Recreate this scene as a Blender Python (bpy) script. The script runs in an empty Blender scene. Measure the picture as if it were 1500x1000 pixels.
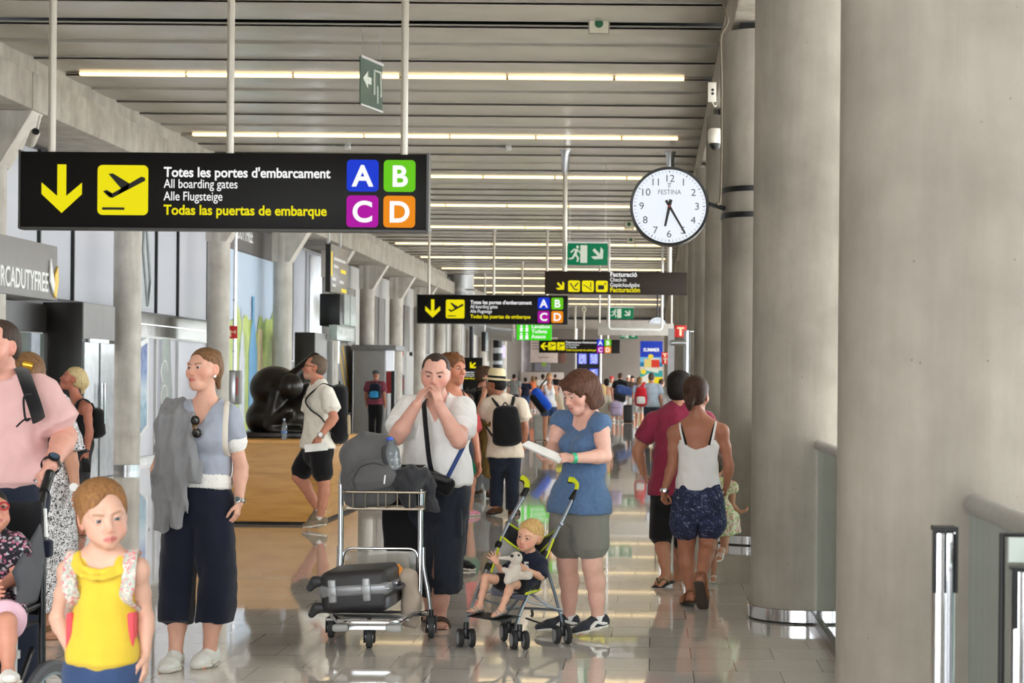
import bpy, bmesh, math, random
import numpy as np
from mathutils import Vector, Matrix
SC = bpy.context.scene
COL = SC.collection
R_ = math.radians
# ---------------------------------------------------------------- camera model: straight down the concourse (+Y), cropped (shifted) frame
FPX, CX, CY, CAMZ, ROLL = 2600.0, 955.0, 558.0, 1.5, 0.0085
_cr, _sr = math.cos(ROLL), math.sin(ROLL)
def P(px, py, Y):
    dx, dy = px - CX, py - CY
    x = _cr * dx + _sr * dy; y = -_sr * dx + _cr * dy
    return Vector((x * Y / FPX, Y, CAMZ - y * Y / FPX))
def GY(px, py):                      # distance of the floor seen at a pixel
    y = -_sr * (px - CX) + _cr * (py - CY)
    return FPX * CAMZ / y
def PX(px, X):                       # distance at which a plane X = const is seen in a column of the frame (near horizon)
    return X * FPX / (px - CX)
def V(*a): return Vector(a)
def npv(v): return np.array(v, dtype=np.float64)

# ---------------------------------------------------------------- materials
def lin(c):
    out = []
    for v in c[:3]:
        v = v / 255.0
        out.append(v / 12.92 if v <= 0.04045 else ((v + 0.055) / 1.055) ** 2.4)
    return tuple(out) + (1.0,)
class NT:
    def __init__(s, name):
        m = bpy.data.materials.new(name); m.use_nodes = True
        s.m = m; s.t = m.node_tree; s.t.nodes.clear()
        s.out = s.n('ShaderNodeOutputMaterial'); s.b = s.n('ShaderNodeBsdfPrincipled')
        s.l(s.b.outputs[0], s.out.inputs[0])
    def n(s, kind, **kw):
        nd = s.t.nodes.new(kind)
        for k, v in kw.items():
            if k in nd.inputs: nd.inputs[k].default_value = v
            else: setattr(nd, k, v)
        return nd
    def l(s, a, b): s.t.links.new(a, b)
    def coord(s, which='Object', scale=(1, 1, 1), rot=(0, 0, 0)):
        c = s.n('ShaderNodeTexCoord'); mp = s.n('ShaderNodeMapping')
        mp.inputs['Scale'].default_value = scale; mp.inputs['Rotation'].default_value = rot
        s.l(c.outputs[which], mp.inputs[0]); return mp.outputs[0]
    def noise(s, vec, scale, detail=4, rough=.55):
        nd = s.n('ShaderNodeTexNoise', Scale=scale, Detail=detail, Roughness=rough)
        s.l(vec, nd.inputs['Vector']); return nd.outputs[0]
    def ramp(s, fac, stops):
        r = s.n('ShaderNodeValToRGB'); e = r.color_ramp.elements
        while len(e) < len(stops): e.new(.5)
        for i, (p, c) in enumerate(stops): e[i].position = p; e[i].color = c
        s.l(fac, r.inputs[0]); return r.outputs[0]
    def mix(s, fac, a, b, blend='MIX'):
        m = s.n('ShaderNodeMix', data_type='RGBA', blend_type=blend)
        for sock, v in ((m.inputs[0], fac), (m.inputs[6], a), (m.inputs[7], b)):
            if isinstance(v, (int, float, tuple)): sock.default_value = v
            else: s.l(v, sock)
        return m.outputs[2]
    def bump(s, h, strength=.2, dist=.01):
        b = s.n('ShaderNodeBump', Strength=strength, Distance=dist)
        s.l(h, b.inputs['Height']); s.l(b.outputs[0], s.b.inputs['Normal'])
    def base(s, c):
        if isinstance(c, tuple): s.b.inputs['Base Color'].default_value = c
        else: s.l(c, s.b.inputs['Base Color'])
    def set(s, **kw):
        for k, v in kw.items(): s.b.inputs[k.replace('_', ' ')].default_value = v
MATS = {}
def mat(name, c, rough=.5, metal=0., var=.12, vscale=6., bump=0., bscale=60., spec=.5, emit=0., trans=0., alpha=1., coord='Object', aniso=(1, 1, 1)):
    if name in MATS: return MATS[name]
    t = NT(name); cl = lin(c)
    t.set(Roughness=rough, Metallic=metal); t.b.inputs['Specular IOR Level'].default_value = spec
    vec = t.coord(coord, aniso)
    if var > 0:
        nz = t.noise(vec, vscale, 5)
        lo = tuple(v * (1 - var) for v in cl[:3]) + (1,); hi = tuple(min(1, v * (1 + var)) for v in cl[:3]) + (1,)
        t.base(t.ramp(nz, [(.3, lo), (.7, hi)]))
    else: t.base(cl)
    if bump: t.bump(t.noise(vec, bscale, 3), bump, .01)
    if emit:
        t.b.inputs['Emission Color'].default_value = cl; t.set(Emission_Strength=emit)
    if trans: t.b.inputs['Transmission Weight'].default_value = trans
    if alpha < 1: t.set(Alpha=alpha)
    MATS[name] = t.m; return t.m
def cloth(name, c, var=.1, rough=.9, bump=.25, bscale=350., vscale=9.):
    if name in MATS: return MATS[name]
    m = mat(name, c, rough, var=var, vscale=vscale, bump=bump, bscale=bscale, spec=.2)
    b = m.node_tree.nodes['Principled BSDF']; b.inputs['Sheen Weight'].default_value = .15
    return m
def hairmat(name, c, c2=None):
    if name in MATS: return MATS[name]
    t = NT(name); vec = t.coord('Object', (1, 1, .12))
    nz = t.noise(vec, 160, 3); a = lin(c); b = lin(c2 or tuple(v * .6 for v in c))
    t.base(t.ramp(nz, [(.35, b), (.65, a)])); t.set(Roughness=.55); t.b.inputs['Specular IOR Level'].default_value = .18; t.bump(nz, .35, .004)
    MATS[name] = t.m; return t.m
def attr_mat(name, rough=.5, sss=0., bump=.08):
    if name in MATS: return MATS[name]
    t = NT(name); a = t.n('ShaderNodeAttribute', attribute_name='Col'); vec = t.coord()
    nz = t.noise(vec, 14, 4)
    t.base(t.mix(1., a.outputs[0], t.ramp(nz, [(.3, (.86, .83, .82, 1)), (.7, (1., 1., 1., 1))]), 'MULTIPLY'))
    t.set(Roughness=rough); t.b.inputs['Specular IOR Level'].default_value = .35
    if bump: t.bump(t.noise(vec, 180, 2), bump, .003)
    MATS[name] = t.m; return t.m

# ---------------------------------------------------------------- objects
def tag(o, label=None, cat=None, group=None, kind=None):
    if label: o['label'] = label
    if cat: o['category'] = cat
    if group: o['group'] = group
    if kind: o['kind'] = kind
    return o
def link(name, me, mats=None, parent=None, smooth=40):
    o = bpy.data.objects.new(name, me); COL.objects.link(o)
    for m in (mats if isinstance(mats, (list, tuple)) else [mats]):
        if m is not None: me.materials.append(m)
    if smooth is not None:
        me.shade_smooth()
        if smooth < 180: me.set_sharp_from_angle(angle=R_(smooth))
    if parent is not None:
        o.parent = parent; o.matrix_parent_inverse = Matrix.Identity(4)
        o.matrix_local = parent.matrix_world.inverted()
    return o
def empty(name, loc, label=None, cat=None, group=None):
    o = bpy.data.objects.new(name, None); COL.objects.link(o); o.empty_display_size = .1
    o.location = loc; o.matrix_world = Matrix.Translation(Vector(loc))
    return tag(o, label, cat, group)
def copy_tree(o, parent=None):
    c = o.copy(); COL.objects.link(c)
    if parent is not None: c.parent = parent
    for ch in list(o.children): copy_tree(ch, c)
    return c

class MB:
    """collects shapes, all in world space, and links them as one mesh"""
    def __init__(s): s.v = []; s.f = []; s.mi = []; s.M = None
    def add(s, vs, fs, mi=0):
        o = len(s.v)
        s.v += [tuple(v) for v in vs]; s.f += [tuple(i + o for i in f) for f in fs]; s.mi += [mi] * len(fs); return s
    def bm(s, b, M=None, mi=0):
        b.verts.index_update()
        s.add([(M @ v.co) if M else v.co for v in b.verts], [[v.index for v in f.verts] for f in b.faces], mi); b.free(); return s
    def box(s, c, size, rot=None, bev=0., seg=2, mi=0):
        b = bmesh.new(); bmesh.ops.create_cube(b, size=1)
        for v in b.verts: v.co = Vector((v.co.x * size[0], v.co.y * size[1], v.co.z * size[2]))
        if bev > 0: bmesh.ops.bevel(b, geom=b.edges[:], offset=bev, segments=seg, affect='EDGES', profile=.5)
        M = Matrix.Translation(Vector(c))
        if rot is not None: M = M @ (rot.to_4x4() if isinstance(rot, Matrix) else Matrix.Rotation(rot, 4, 'Z'))
        return s.bm(b, M, mi)
    def tube(s, pts, r, n=10, closed=False, mi=0, cap=True, flat=None):
        pts = [Vector(p) for p in pts]; N = len(pts)
        rs = r if isinstance(r, (list, tuple)) else [r] * N
        rings = []; prev = None
        for i, p in enumerate(pts):
            a = pts[(i - 1) % N] if (closed or i > 0) else p; b = pts[(i + 1) % N] if (closed or i < N - 1) else p
            t = (b - a).normalized()
            if prev is None:
                u = t.orthogonal().normalized() if flat is None else (Vector(flat[0]) - t * Vector(flat[0]).dot(t)).normalized()
            else: u = (prev - t * prev.dot(t)).normalized()
            prev = u; w = t.cross(u); k = 1. if flat is None else flat[1]
            rings.append([p + u * math.cos(q) * rs[i] + w * math.sin(q) * rs[i] * k for q in [2 * math.pi * j / n for j in range(n)]])
        vs = [v for rg in rings for v in rg]; fs = []
        for i in range(N if closed else N - 1):
            for j in range(n):
                a = i * n; b = ((i + 1) % N) * n
                fs.append((a + j, a + (j + 1) % n, b + (j + 1) % n, b + j))
        if cap and not closed: fs += [tuple(reversed(range(n))), tuple(range((N - 1) * n, N * n))]
        return s.add(vs, fs, mi)
    def cyl(s, a, b, r, r2=None, n=20, mi=0): return s.tube([a, b], [r, r if r2 is None else r2], n, mi=mi)
    def lathe(s, prof, c, axis=(0, 0, 1), n=28, mi=0, cap=True):
        ax = Vector(axis).normalized(); u = ax.orthogonal().normalized(); w = ax.cross(u); c = Vector(c)
        vs = []; fs = []
        for (r, h) in prof:
            vs += [c + ax * h + (u * math.cos(2 * math.pi * j / n) + w * math.sin(2 * math.pi * j / n)) * r for j in range(n)]
        for i in range(len(prof) - 1):
            for j in range(n): fs.append((i * n + j, i * n + (j + 1) % n, (i + 1) * n + (j + 1) % n, (i + 1) * n + j))
        if cap: fs += [tuple(reversed(range(n))), tuple(range((len(prof) - 1) * n, len(prof) * n))]
        return s.add(vs, fs, mi)
    def prism(s, poly, d, mi=0):                 # polygon (3-D points) extruded by vector d
        n = len(poly); d = Vector(d); a = [Vector(p) for p in poly]
        return s.add(a + [p + d for p in a], [tuple(range(n)), tuple(reversed(range(n, 2 * n)))] + [(i, i + n, (i + 1) % n + n, (i + 1) % n) for i in range(n)], mi)
    def ball(s, c, r, M=None, n=16, mi=0):
        r = r if isinstance(r, (tuple, list)) else (r, r, r); c = Vector(c); vs = []; fs = []; m = n // 2
        for i in range(m + 1):
            for j in range(n):
                a = math.pi * i / m; b = 2 * math.pi * j / n
                v = Vector((r[0] * math.sin(a) * math.cos(b), r[1] * math.sin(a) * math.sin(b), r[2] * math.cos(a)))
                vs.append(c + (M @ v if M else v))
        for i in range(m):
            for j in range(n): fs.append((i * n + j, (i + 1) * n + j, (i + 1) * n + (j + 1) % n, i * n + (j + 1) % n))
        return s.add(vs, fs, mi)
    def build(s, name, mats, parent=None, smooth=40, recalc=True):
        me = bpy.data.meshes.new(name); me.from_pydata(s.v, [], s.f)
        mats = mats if isinstance(mats, (list, tuple)) else [mats]
        me.polygons.foreach_set('material_index', s.mi)
        if recalc:
            b = bmesh.new(); b.from_mesh(me); bmesh.ops.remove_doubles(b, verts=b.verts, dist=1e-6); bmesh.ops.recalc_face_normals(b, faces=b.faces); b.to_mesh(me); b.free()
        me.update()
        return link(name, me, mats, parent, smooth)

def round_path(pts, r, seg=5, closed=False):
    """polyline with filleted corners"""
    pts = [Vector(p) for p in pts]; out = []; N = len(pts)
    for i, p in enumerate(pts):
        if not closed and (i == 0 or i == N - 1): out.append(p); continue
        a = pts[i - 1]; b = pts[(i + 1) % N]; da = (a - p); db = (b - p)
        k = min(r, da.length * .45, db.length * .45); q0 = p + da.normalized() * k; q1 = p + db.normalized() * k
        for j in range(seg + 1):
            t = j / seg; out.append(q0 * (1 - t) ** 2 + p * 2 * t * (1 - t) + q1 * t * t)
    return out
def spline(pts, sub=6):
    pts = [Vector(p) for p in pts]; out = []; N = len(pts)
    for i in range(N - 1):
        p0 = pts[max(0, i - 1)]; p1 = pts[i]; p2 = pts[i + 1]; p3 = pts[min(N - 1, i + 2)]
        for j in range(sub):
            t = j / sub
            out.append(.5 * ((2 * p1) + (p2 - p0) * t + (2 * p0 - 5 * p1 + 4 * p2 - p3) * t * t + (3 * p1 - p0 - 3 * p2 + p3) * t ** 3))
    out.append(pts[-1]); return out

def text_geo(s, size=1., bold=0., xs=1., align='LEFT', extr=0.):
    cu = bpy.data.curves.new('t', 'FONT'); cu.body = s; cu.size = size; cu.offset = bold * size; cu.align_x = align; cu.extrude = extr; cu.resolution_u = 5
    o = bpy.data.objects.new('t', cu); COL.objects.link(o)
    dg = bpy.context.evaluated_depsgraph_get(); me = o.evaluated_get(dg).to_mesh()
    vs = [(v.co.x * xs, v.co.y, v.co.z) for v in me.vertices]; fs = [tuple(p.vertices) for p in me.polygons]
    o.evaluated_get(dg).to_mesh_clear(); bpy.data.objects.remove(o); bpy.data.curves.remove(cu)
    return vs, fs
def text_width(vs): return max(v[0] for v in vs) - min(v[0] for v in vs) if vs else 0
def put_text(mb, s, org, ux, uz, size, width=None, bold=0., xs=1., mi=0, extr=.0015, align='LEFT', lift=None):
    """text in the plane spanned by ux (reading direction) and uz (up); width fits it"""
    vs, fs = text_geo(s, size, bold, xs, align, extr)
    if width:
        k = width / max(1e-6, text_width(vs)); vs = [(v[0] * k, v[1], v[2]) for v in vs]
    org = Vector(org); ux = Vector(ux); uz = Vector(uz); nn = ux.cross(uz)
    mb.add([org + ux * v[0] + uz * v[1] + nn * v[2] for v in vs], fs, mi)

# ---------------------------------------------------------------- signed distance fields -> one continuous surface
class Prim: pass
def _fr(w, u):
    w = np.array(w, float); L = np.linalg.norm(w); w = w / max(L, 1e-9)
    if u is None: u = np.array([1., 0, 0]) if abs(w[0]) < .8 else np.array([0, 1., 0])
    u = np.array(u, float); u = u - w * np.dot(u, w); u /= max(1e-9, np.linalg.norm(u))
    return w, u, np.cross(w, u), L
def ec(c0, c1, r0, r1=None, u=None, n=2., fs=False, fe=False):
    """elliptical tapered capsule; r = radius or (along u, across); fs / fe cut the start / end flat"""
    c0 = npv(c0); c1 = npv(c1); r1 = r0 if r1 is None else r1
    a0, b0 = r0 if isinstance(r0, (tuple, list)) else (r0, r0); a1, b1 = r1 if isinstance(r1, (tuple, list)) else (r1, r1)
    w, uu, vv, L = _fr(c1 - c0, u); p = Prim(); m = max(a0, b0, a1, b1)
    p.lo = np.minimum(c0, c1) - m; p.hi = np.maximum(c0, c1) + m
    def fn(X, Y, Z):
        x = X - c0[0]; y = Y - c0[1]; z = Z - c0[2]
        s = x * w[0] + y * w[1] + z * w[2]
        sc = np.clip(s, 0, L); t = sc / max(L, 1e-9); ov = s - sc
        a = a0 + (a1 - a0) * t; b = b0 + (b1 - b0) * t; mm = np.minimum(a, b)
        lx = (x * uu[0] + y * uu[1] + z * uu[2]) / a; ly = (x * vv[0] + y * vv[1] + z * vv[2]) / b; lo = ov / mm
        if n == 2: k = np.sqrt(lx * lx + ly * ly + lo * lo)
        else: k = (np.abs(lx) ** n + np.abs(ly) ** n + np.abs(lo) ** n) ** (1 / n)
        d = (k - 1) * mm
        if fs: d = np.maximum(d, -s)
        if fe: d = np.maximum(d, s - L)
        return d
    p.fn = fn; return p
def el(c, r, M=None, n=2.):
    c = npv(c); r = npv(r if isinstance(r, (tuple, list)) else (r, r, r)); p = Prim(); m = r.max()
    Mi = np.eye(3) if M is None else np.array(M).reshape(3, 3).T     # columns of M = axes
    p.lo = c - m; p.hi = c + m; mn = r.min()
    def fn(X, Y, Z):
        x = X - c[0]; y = Y - c[1]; z = Z - c[2]
        q = [(Mi[i][0] * x + Mi[i][1] * y + Mi[i][2] * z) / r[i] for i in range(3)]
        if n == 2: k = np.sqrt(q[0] ** 2 + q[1] ** 2 + q[2] ** 2)
        else: k = (np.abs(q[0]) ** n + np.abs(q[1]) ** n + np.abs(q[2]) ** n) ** (1 / n)
        return (k - 1) * mn
    p.fn = fn; return p
def half(pt, nrm):
    pt = npv(pt); nn = npv(nrm); nn = nn / np.linalg.norm(nn); p = Prim(); p.lo = None
    p.fn = lambda X, Y, Z: (X - pt[0]) * nn[0] + (Y - pt[1]) * nn[1] + (Z - pt[2]) * nn[2]
    return p
class Sdf:
    def __init__(s, res=.01): s.res = res; s.ops = []; s.bands = []; s.warps = []
    def u(s, p, k=.02): s.ops.append(('u', p, k)); return s
    def sub(s, p, k=.006): s.ops.append(('s', p, k)); return s
    def cut(s, pt, nrm, k=.002): s.ops.append(('s', half(pt, -Vector(nrm)), k)); return s      # drops what lies on the side nrm points to
    def fine(s, c, r, h): s.bands.append((npv(c), r, h)); return s
    def warp(s, fn): s.warps.append(fn); return s
    def chain(s, pts, rs, k=.02, u=None, fs=False, fe=False, n=2.):
        for i in range(len(pts) - 1):
            s.u(ec(pts[i], pts[i + 1], rs[i], rs[i + 1], u, n, fs and i == 0, fe and i == len(pts) - 2), k)
        return s
    def geo(s):
        us = [p for o, p, k in s.ops if o == 'u']
        lo = np.min([p.lo for p in us], 0) - 3 * s.res - .012; hi = np.max([p.hi for p in us], 0) + 3 * s.res + .012
        ax = []
        for i in range(3):
            x = lo[i]; c = [x]
            iv = [(b[0][i] - b[1], b[0][i] + b[1], b[2]) for b in s.bands]
            while x < hi[i]:
                h = min([s.res] + [q[2] for q in iv if q[0] < x < q[1]]); x += h; c.append(x)
            ax.append(np.array(c, np.float32))
        F = np.full([len(a) for a in ax], 1., np.float32)
        for o, p, k in s.ops:
            if p.lo is None: sl = [slice(0, len(a)) for a in ax]
            else:
                pad = .05 + k
                sl = [slice(max(0, np.searchsorted(a, p.lo[i] - pad)), min(len(a), np.searchsorted(a, p.hi[i] + pad) + 1)) for i, a in enumerate(ax)]
            X = ax[0][sl[0]][:, None, None]; Y = ax[1][sl[1]][None, :, None]; Z = ax[2][sl[2]][None, None, :]
            if 0 in (X.size, Y.size, Z.size): continue
            d = p.fn(X, Y, Z).astype(np.float32); G = F[sl[0], sl[1], sl[2]]
            if o == 'u':
                h = np.maximum(k - np.abs(G - d), 0) / k; F[sl[0], sl[1], sl[2]] = np.minimum(G, d) - h * h * k * .25
            else:
                d = -d; h = np.maximum(k - np.abs(G - d), 0) / k; F[sl[0], sl[1], sl[2]] = np.maximum(G, d) + h * h * k * .25
        for wf in s.warps:
            near = np.abs(F) < .06
            I = np.nonzero(near)
            F[near] += wf(ax[0][I[0]], ax[1][I[1]], ax[2][I[2]]).astype(np.float32)
        for i in range(3):
            sl = [slice(None)] * 3; sl[i] = 0; F[tuple(sl)] = np.maximum(F[tuple(sl)], .01); sl[i] = -1; F[tuple(sl)] = np.maximum(F[tuple(sl)], .01)
        return snets(F, ax)
    def build(s, name, mats, parent=None, color=None, smooth=180):
        v, f = s.geo(); me = bpy.data.meshes.new(name)
        fill(me, v, f)
        if color is not None: paint(me, color(v) if callable(color) else np.tile(np.array(color, np.float32), (len(v), 1)))
        return link(name, me, mats, parent, smooth)
def fill(me, v, f):
    me.vertices.add(len(v)); me.vertices.foreach_set('co', np.asarray(v, np.float32).ravel())
    me.loops.add(f.size); me.loops.foreach_set('vertex_index', f.ravel().astype(np.int32))
    me.polygons.add(len(f)); me.polygons.foreach_set('loop_start', np.arange(0, f.size, 4, dtype=np.int32))
    me.update(calc_edges=True); me.validate()
def paint(me, c):
    a = me.color_attributes.new('Col', 'FLOAT_COLOR', 'POINT')
    c4 = np.ones((len(me.vertices), 4), np.float32); c4[:, :3] = c[:len(me.vertices), :3]; a.data.foreach_set('color', c4.ravel())
def snets(F, ax):
    S = F < 0; n = [k - 1 for k in F.shape]
    cnt = np.zeros(n, np.uint8); offs = [(i, j, k) for i in (0, 1) for j in (0, 1) for k in (0, 1)]
    for o in offs: cnt += S[o[0]:o[0] + n[0], o[1]:o[1] + n[1], o[2]:o[2] + n[2]]
    I, J, K = np.nonzero((cnt > 0) & (cnt < 8))
    pos = np.zeros((len(I), 3)); num = np.zeros(len(I))
    for d in range(3):
        e = [0, 0, 0]; e[d] = 1
        for o in offs:
            if o[d]: continue
            a = (I + o[0], J + o[1], K + o[2]); b = (a[0] + e[0], a[1] + e[1], a[2] + e[2])
            fa = F[a]; fb = F[b]; m = (fa < 0) != (fb < 0)
            t = np.where(m, fa / np.where(m, fa - fb, 1), 0)
            pa = np.stack([ax[0][a[0]], ax[1][a[1]], ax[2][a[2]]], 1); pb = np.stack([ax[0][b[0]], ax[1][b[1]], ax[2][b[2]]], 1)
            pos += np.where(m[:, None], pa + (pb - pa) * t[:, None], 0); num += m
    pos /= np.maximum(num, 1)[:, None]
    ID = np.full(n, -1, np.int32); ID[I, J, K] = np.arange(len(I)); quads = []
    for d in range(3):
        sa = [slice(0, k) for k in F.shape]; sb = list(sa)
        sa[d] = slice(0, F.shape[d] - 1); sb[d] = slice(1, F.shape[d])
        A = S[tuple(sa)]; B = S[tuple(sb)]; E = np.nonzero(A != B); e1, e2 = [(1, 2), (2, 0), (0, 1)][d]
        ok = (E[e1] > 0) & (E[e2] > 0) & (E[e1] < n[e1]) & (E[e2] < n[e2]); E = [q[ok] for q in E]
        def g(s1, s2):
            q = [x.copy() for x in E]; q[e1] = q[e1] - s1; q[e2] = q[e2] - s2; return ID[q[0], q[1], q[2]]
        q = np.stack([g(1, 1), g(0, 1), g(0, 0), g(1, 0)], 1); fl = ~A[E[0], E[1], E[2]]
        q[fl] = q[fl][:, ::-1]; quads.append(q)
    Q = np.concatenate(quads); Q = Q[(Q >= 0).all(1)]
    return pos, Q
def folds(amp, fx, fy, fz, ph=0.):
    """soft irregular cloth folds"""
    def fn(x, y, z):
        a = np.sin(fx * x + 1.7 * np.sin(fz * .6 * z + ph) + ph) * np.cos(fy * y + 1.3 * np.sin(fx * .5 * x + 2 * ph))
        b = np.sin(fz * z + 1.9 * np.sin(fx * .7 * x + 1.1 + ph) + .6 * np.sin(fy * y) + 2 * ph)
        return amp * (.6 * a + .5 * b)
    return fn
# ================================================================ camera, world
cam = bpy.data.cameras.new('camera'); cam_o = bpy.data.objects.new('camera', cam); COL.objects.link(cam_o)
cam.sensor_width = 36.0; cam.lens = FPX / 1500 * 36.0
cam.shift_x = (750 - CX) / 1500; cam.shift_y = (CY - 500) / 1500
cam_o.matrix_world = Matrix.Translation((0, 0, CAMZ)) @ Matrix.Rotation(R_(90), 4, 'X') @ Matrix.Rotation(ROLL, 4, 'Z')
cam.dof.use_dof = True; cam.dof.focus_distance = 10.6; cam.dof.aperture_fstop = 6.3
cam.clip_end = 400
SC.camera = cam_o
SC.view_settings.view_transform = 'Standard'; SC.view_settings.look = 'None'; SC.view_settings.gamma = 1.0
SC.view_settings.exposure = 0.45; SC.view_settings.use_curve_mapping = False
SC.cycles.use_denoising = True
SC.cycles.max_bounces = 8; SC.cycles.diffuse_bounces = 4; SC.cycles.glossy_bounces = 4; SC.cycles.transmission_bounces = 6; SC.cycles.transparent_max_bounces = 12
SC.cycles.sample_clamp_indirect = 6.0
SC.cycles.caustics_reflective = False; SC.cycles.caustics_refractive = False
w = bpy.data.worlds.new('World'); SC.world = w; w.use_nodes = True
nt = w.node_tree; bg = nt.nodes['Background']
tc = nt.nodes.new('ShaderNodeTexCoord'); sx = nt.nodes.new('ShaderNodeSeparateXYZ'); rp = nt.nodes.new('ShaderNodeValToRGB')
nt.links.new(tc.outputs['Generated'], sx.inputs[0]); nt.links.new(sx.outputs[2], rp.inputs[0]); nt.links.new(rp.outputs[0], bg.inputs[0])
e = rp.color_ramp.elements
e[0].position = 0.0; e[0].color = (.62, .66, .68, 1); e[1].position = .6; e[1].color = (1., 1., 1., 1)
bg.inputs[1].default_value = 6.9

# ================================================================ materials of the shell
def concrete(name, c, c2, scale=1.2, streak=True, rough=.75, spec=.3):
    if name in MATS: return MATS[name]
    t = NT(name); v = t.coord('Object'); vs = t.coord('Object', (3., 3., .35))
    a = t.noise(v, scale, 7, .62); b = t.noise(vs, 1.6, 6, .6)
    col = t.ramp(a, [(.25, lin(c2)), (.72, lin(c))])
    if streak: col = t.mix(.55, col, t.ramp(b, [(.32, (.62, .61, .6, 1)), (.6, (1, 1, 1, 1))]), 'MULTIPLY')
    pits = t.n('ShaderNodeTexVoronoi', Scale=9.); t.l(v, pits.inputs['Vector'])
    col = t.mix(1., col, t.ramp(pits.outputs['Distance'], [(.018, (.55, .52, .5, 1)), (.05, (1, 1, 1, 1))]), 'MULTIPLY')
    t.base(col); t.set(Roughness=rough); t.b.inputs['Specular IOR Level'].default_value = spec
    t.bump(t.noise(v, 30, 6), .12, .01); MATS[name] = t.m; return t.m
M_conc = concrete('concrete', (168, 161, 150), (126, 119, 109))
M_conc_beam = concrete('concrete_beam', (186, 180, 168), (146, 139, 128), 2.)
M_conc_left = concrete('concrete_left', (224, 219, 210), (184, 178, 168), 2.)
# polished stone tiles
t = NT('stone_tiles'); v = t.coord('Object')
br = t.n('ShaderNodeTexBrick', Scale=1.0); br.offset = .5
br.inputs['Brick Width'].default_value = .45; br.inputs['Row Height'].default_value = .4; br.inputs['Mortar Size'].default_value = .003; br.inputs['Mortar Smooth'].default_value = .3
br.inputs['Color1'].default_value = lin((236, 229, 224)); br.inputs['Color2'].default_value = lin((222, 214, 208)); br.inputs['Mortar'].default_value = lin((150, 138, 129)); br.inputs['Bias'].default_value = -.1
t.l(v, br.inputs['Vector'])
n1 = t.noise(v, 2.2, 8, .65); n2 = t.noise(v, 55, 4, .6)
col = t.mix(.55, br.outputs['Color'], t.ramp(n1, [(.3, (.84, .83, .82, 1)), (.7, (1.05, 1.05, 1.04, 1))]), 'MULTIPLY')
col = t.mix(.5, col, t.ramp(n2, [(.3, (.82, .81, .8, 1)), (.62, (1.05, 1.05, 1.05, 1))]), 'MULTIPLY')
t.base(col); rr = t.n('ShaderNodeMapRange'); rr.inputs[3].default_value = .03; rr.inputs[4].default_value = .08
t.l(n1, rr.inputs[0]); t.l(rr.outputs[0], t.b.inputs['Roughness']); t.b.inputs['Specular IOR Level'].default_value = .9; t.b.inputs['Coat Weight'].default_value = .5; t.b.inputs['Coat Roughness'].default_value = .02
vn = t.coord('Object', (.5, 1.6, 1)); t.bump(t.noise(vn, .8, 1), .012, .05)
M_floor = t.m
M_ceil = mat('ceiling_metal', (180, 174, 163), .24, 0, .04, 2., spec=.5)
M_strip = mat('strip_light', (255, 224, 168), .5, var=0, emit=1.9)
M_striphouse = mat('strip_housing', (120, 112, 100), .5)
M_dark = mat('dark_gap', (28, 26, 24), .8)
M_steel = mat('brushed_steel', (190, 192, 195), .28, 1., .06, 20., aniso=(1, 1, .1))
M_chrome = mat('chrome', (215, 216, 220), .12, 1., .03)
M_alu = mat('painted_aluminium', (196, 196, 194), .4, .3, .04)
M_blackmetal = mat('black_metal', (22, 22, 23), .4, .2, .1)
M_greywall = mat('grey_panel', (146, 145, 144), .55, 0, .05, 3.)
M_lightwall = mat('light_grey_wall', (176, 174, 170), .6, 0, .07, 2.)
M_brown = mat('brown_shutter', (108, 100, 92), .5, 0, .08, 3., aniso=(1, 6, .3))
M_black = mat('black_panel', (30, 26, 23), .35, 0, .08, 3.)
M_red = mat('fire_red', (205, 38, 38), .45, 0, .04)
M_white = mat('white_paint', (236, 236, 234), .5, 0, .03)
M_yellow = mat('sign_yellow', (255, 226, 20), .5, 0, .02)

def structure(o): o['kind'] = 'structure'; return o
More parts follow.
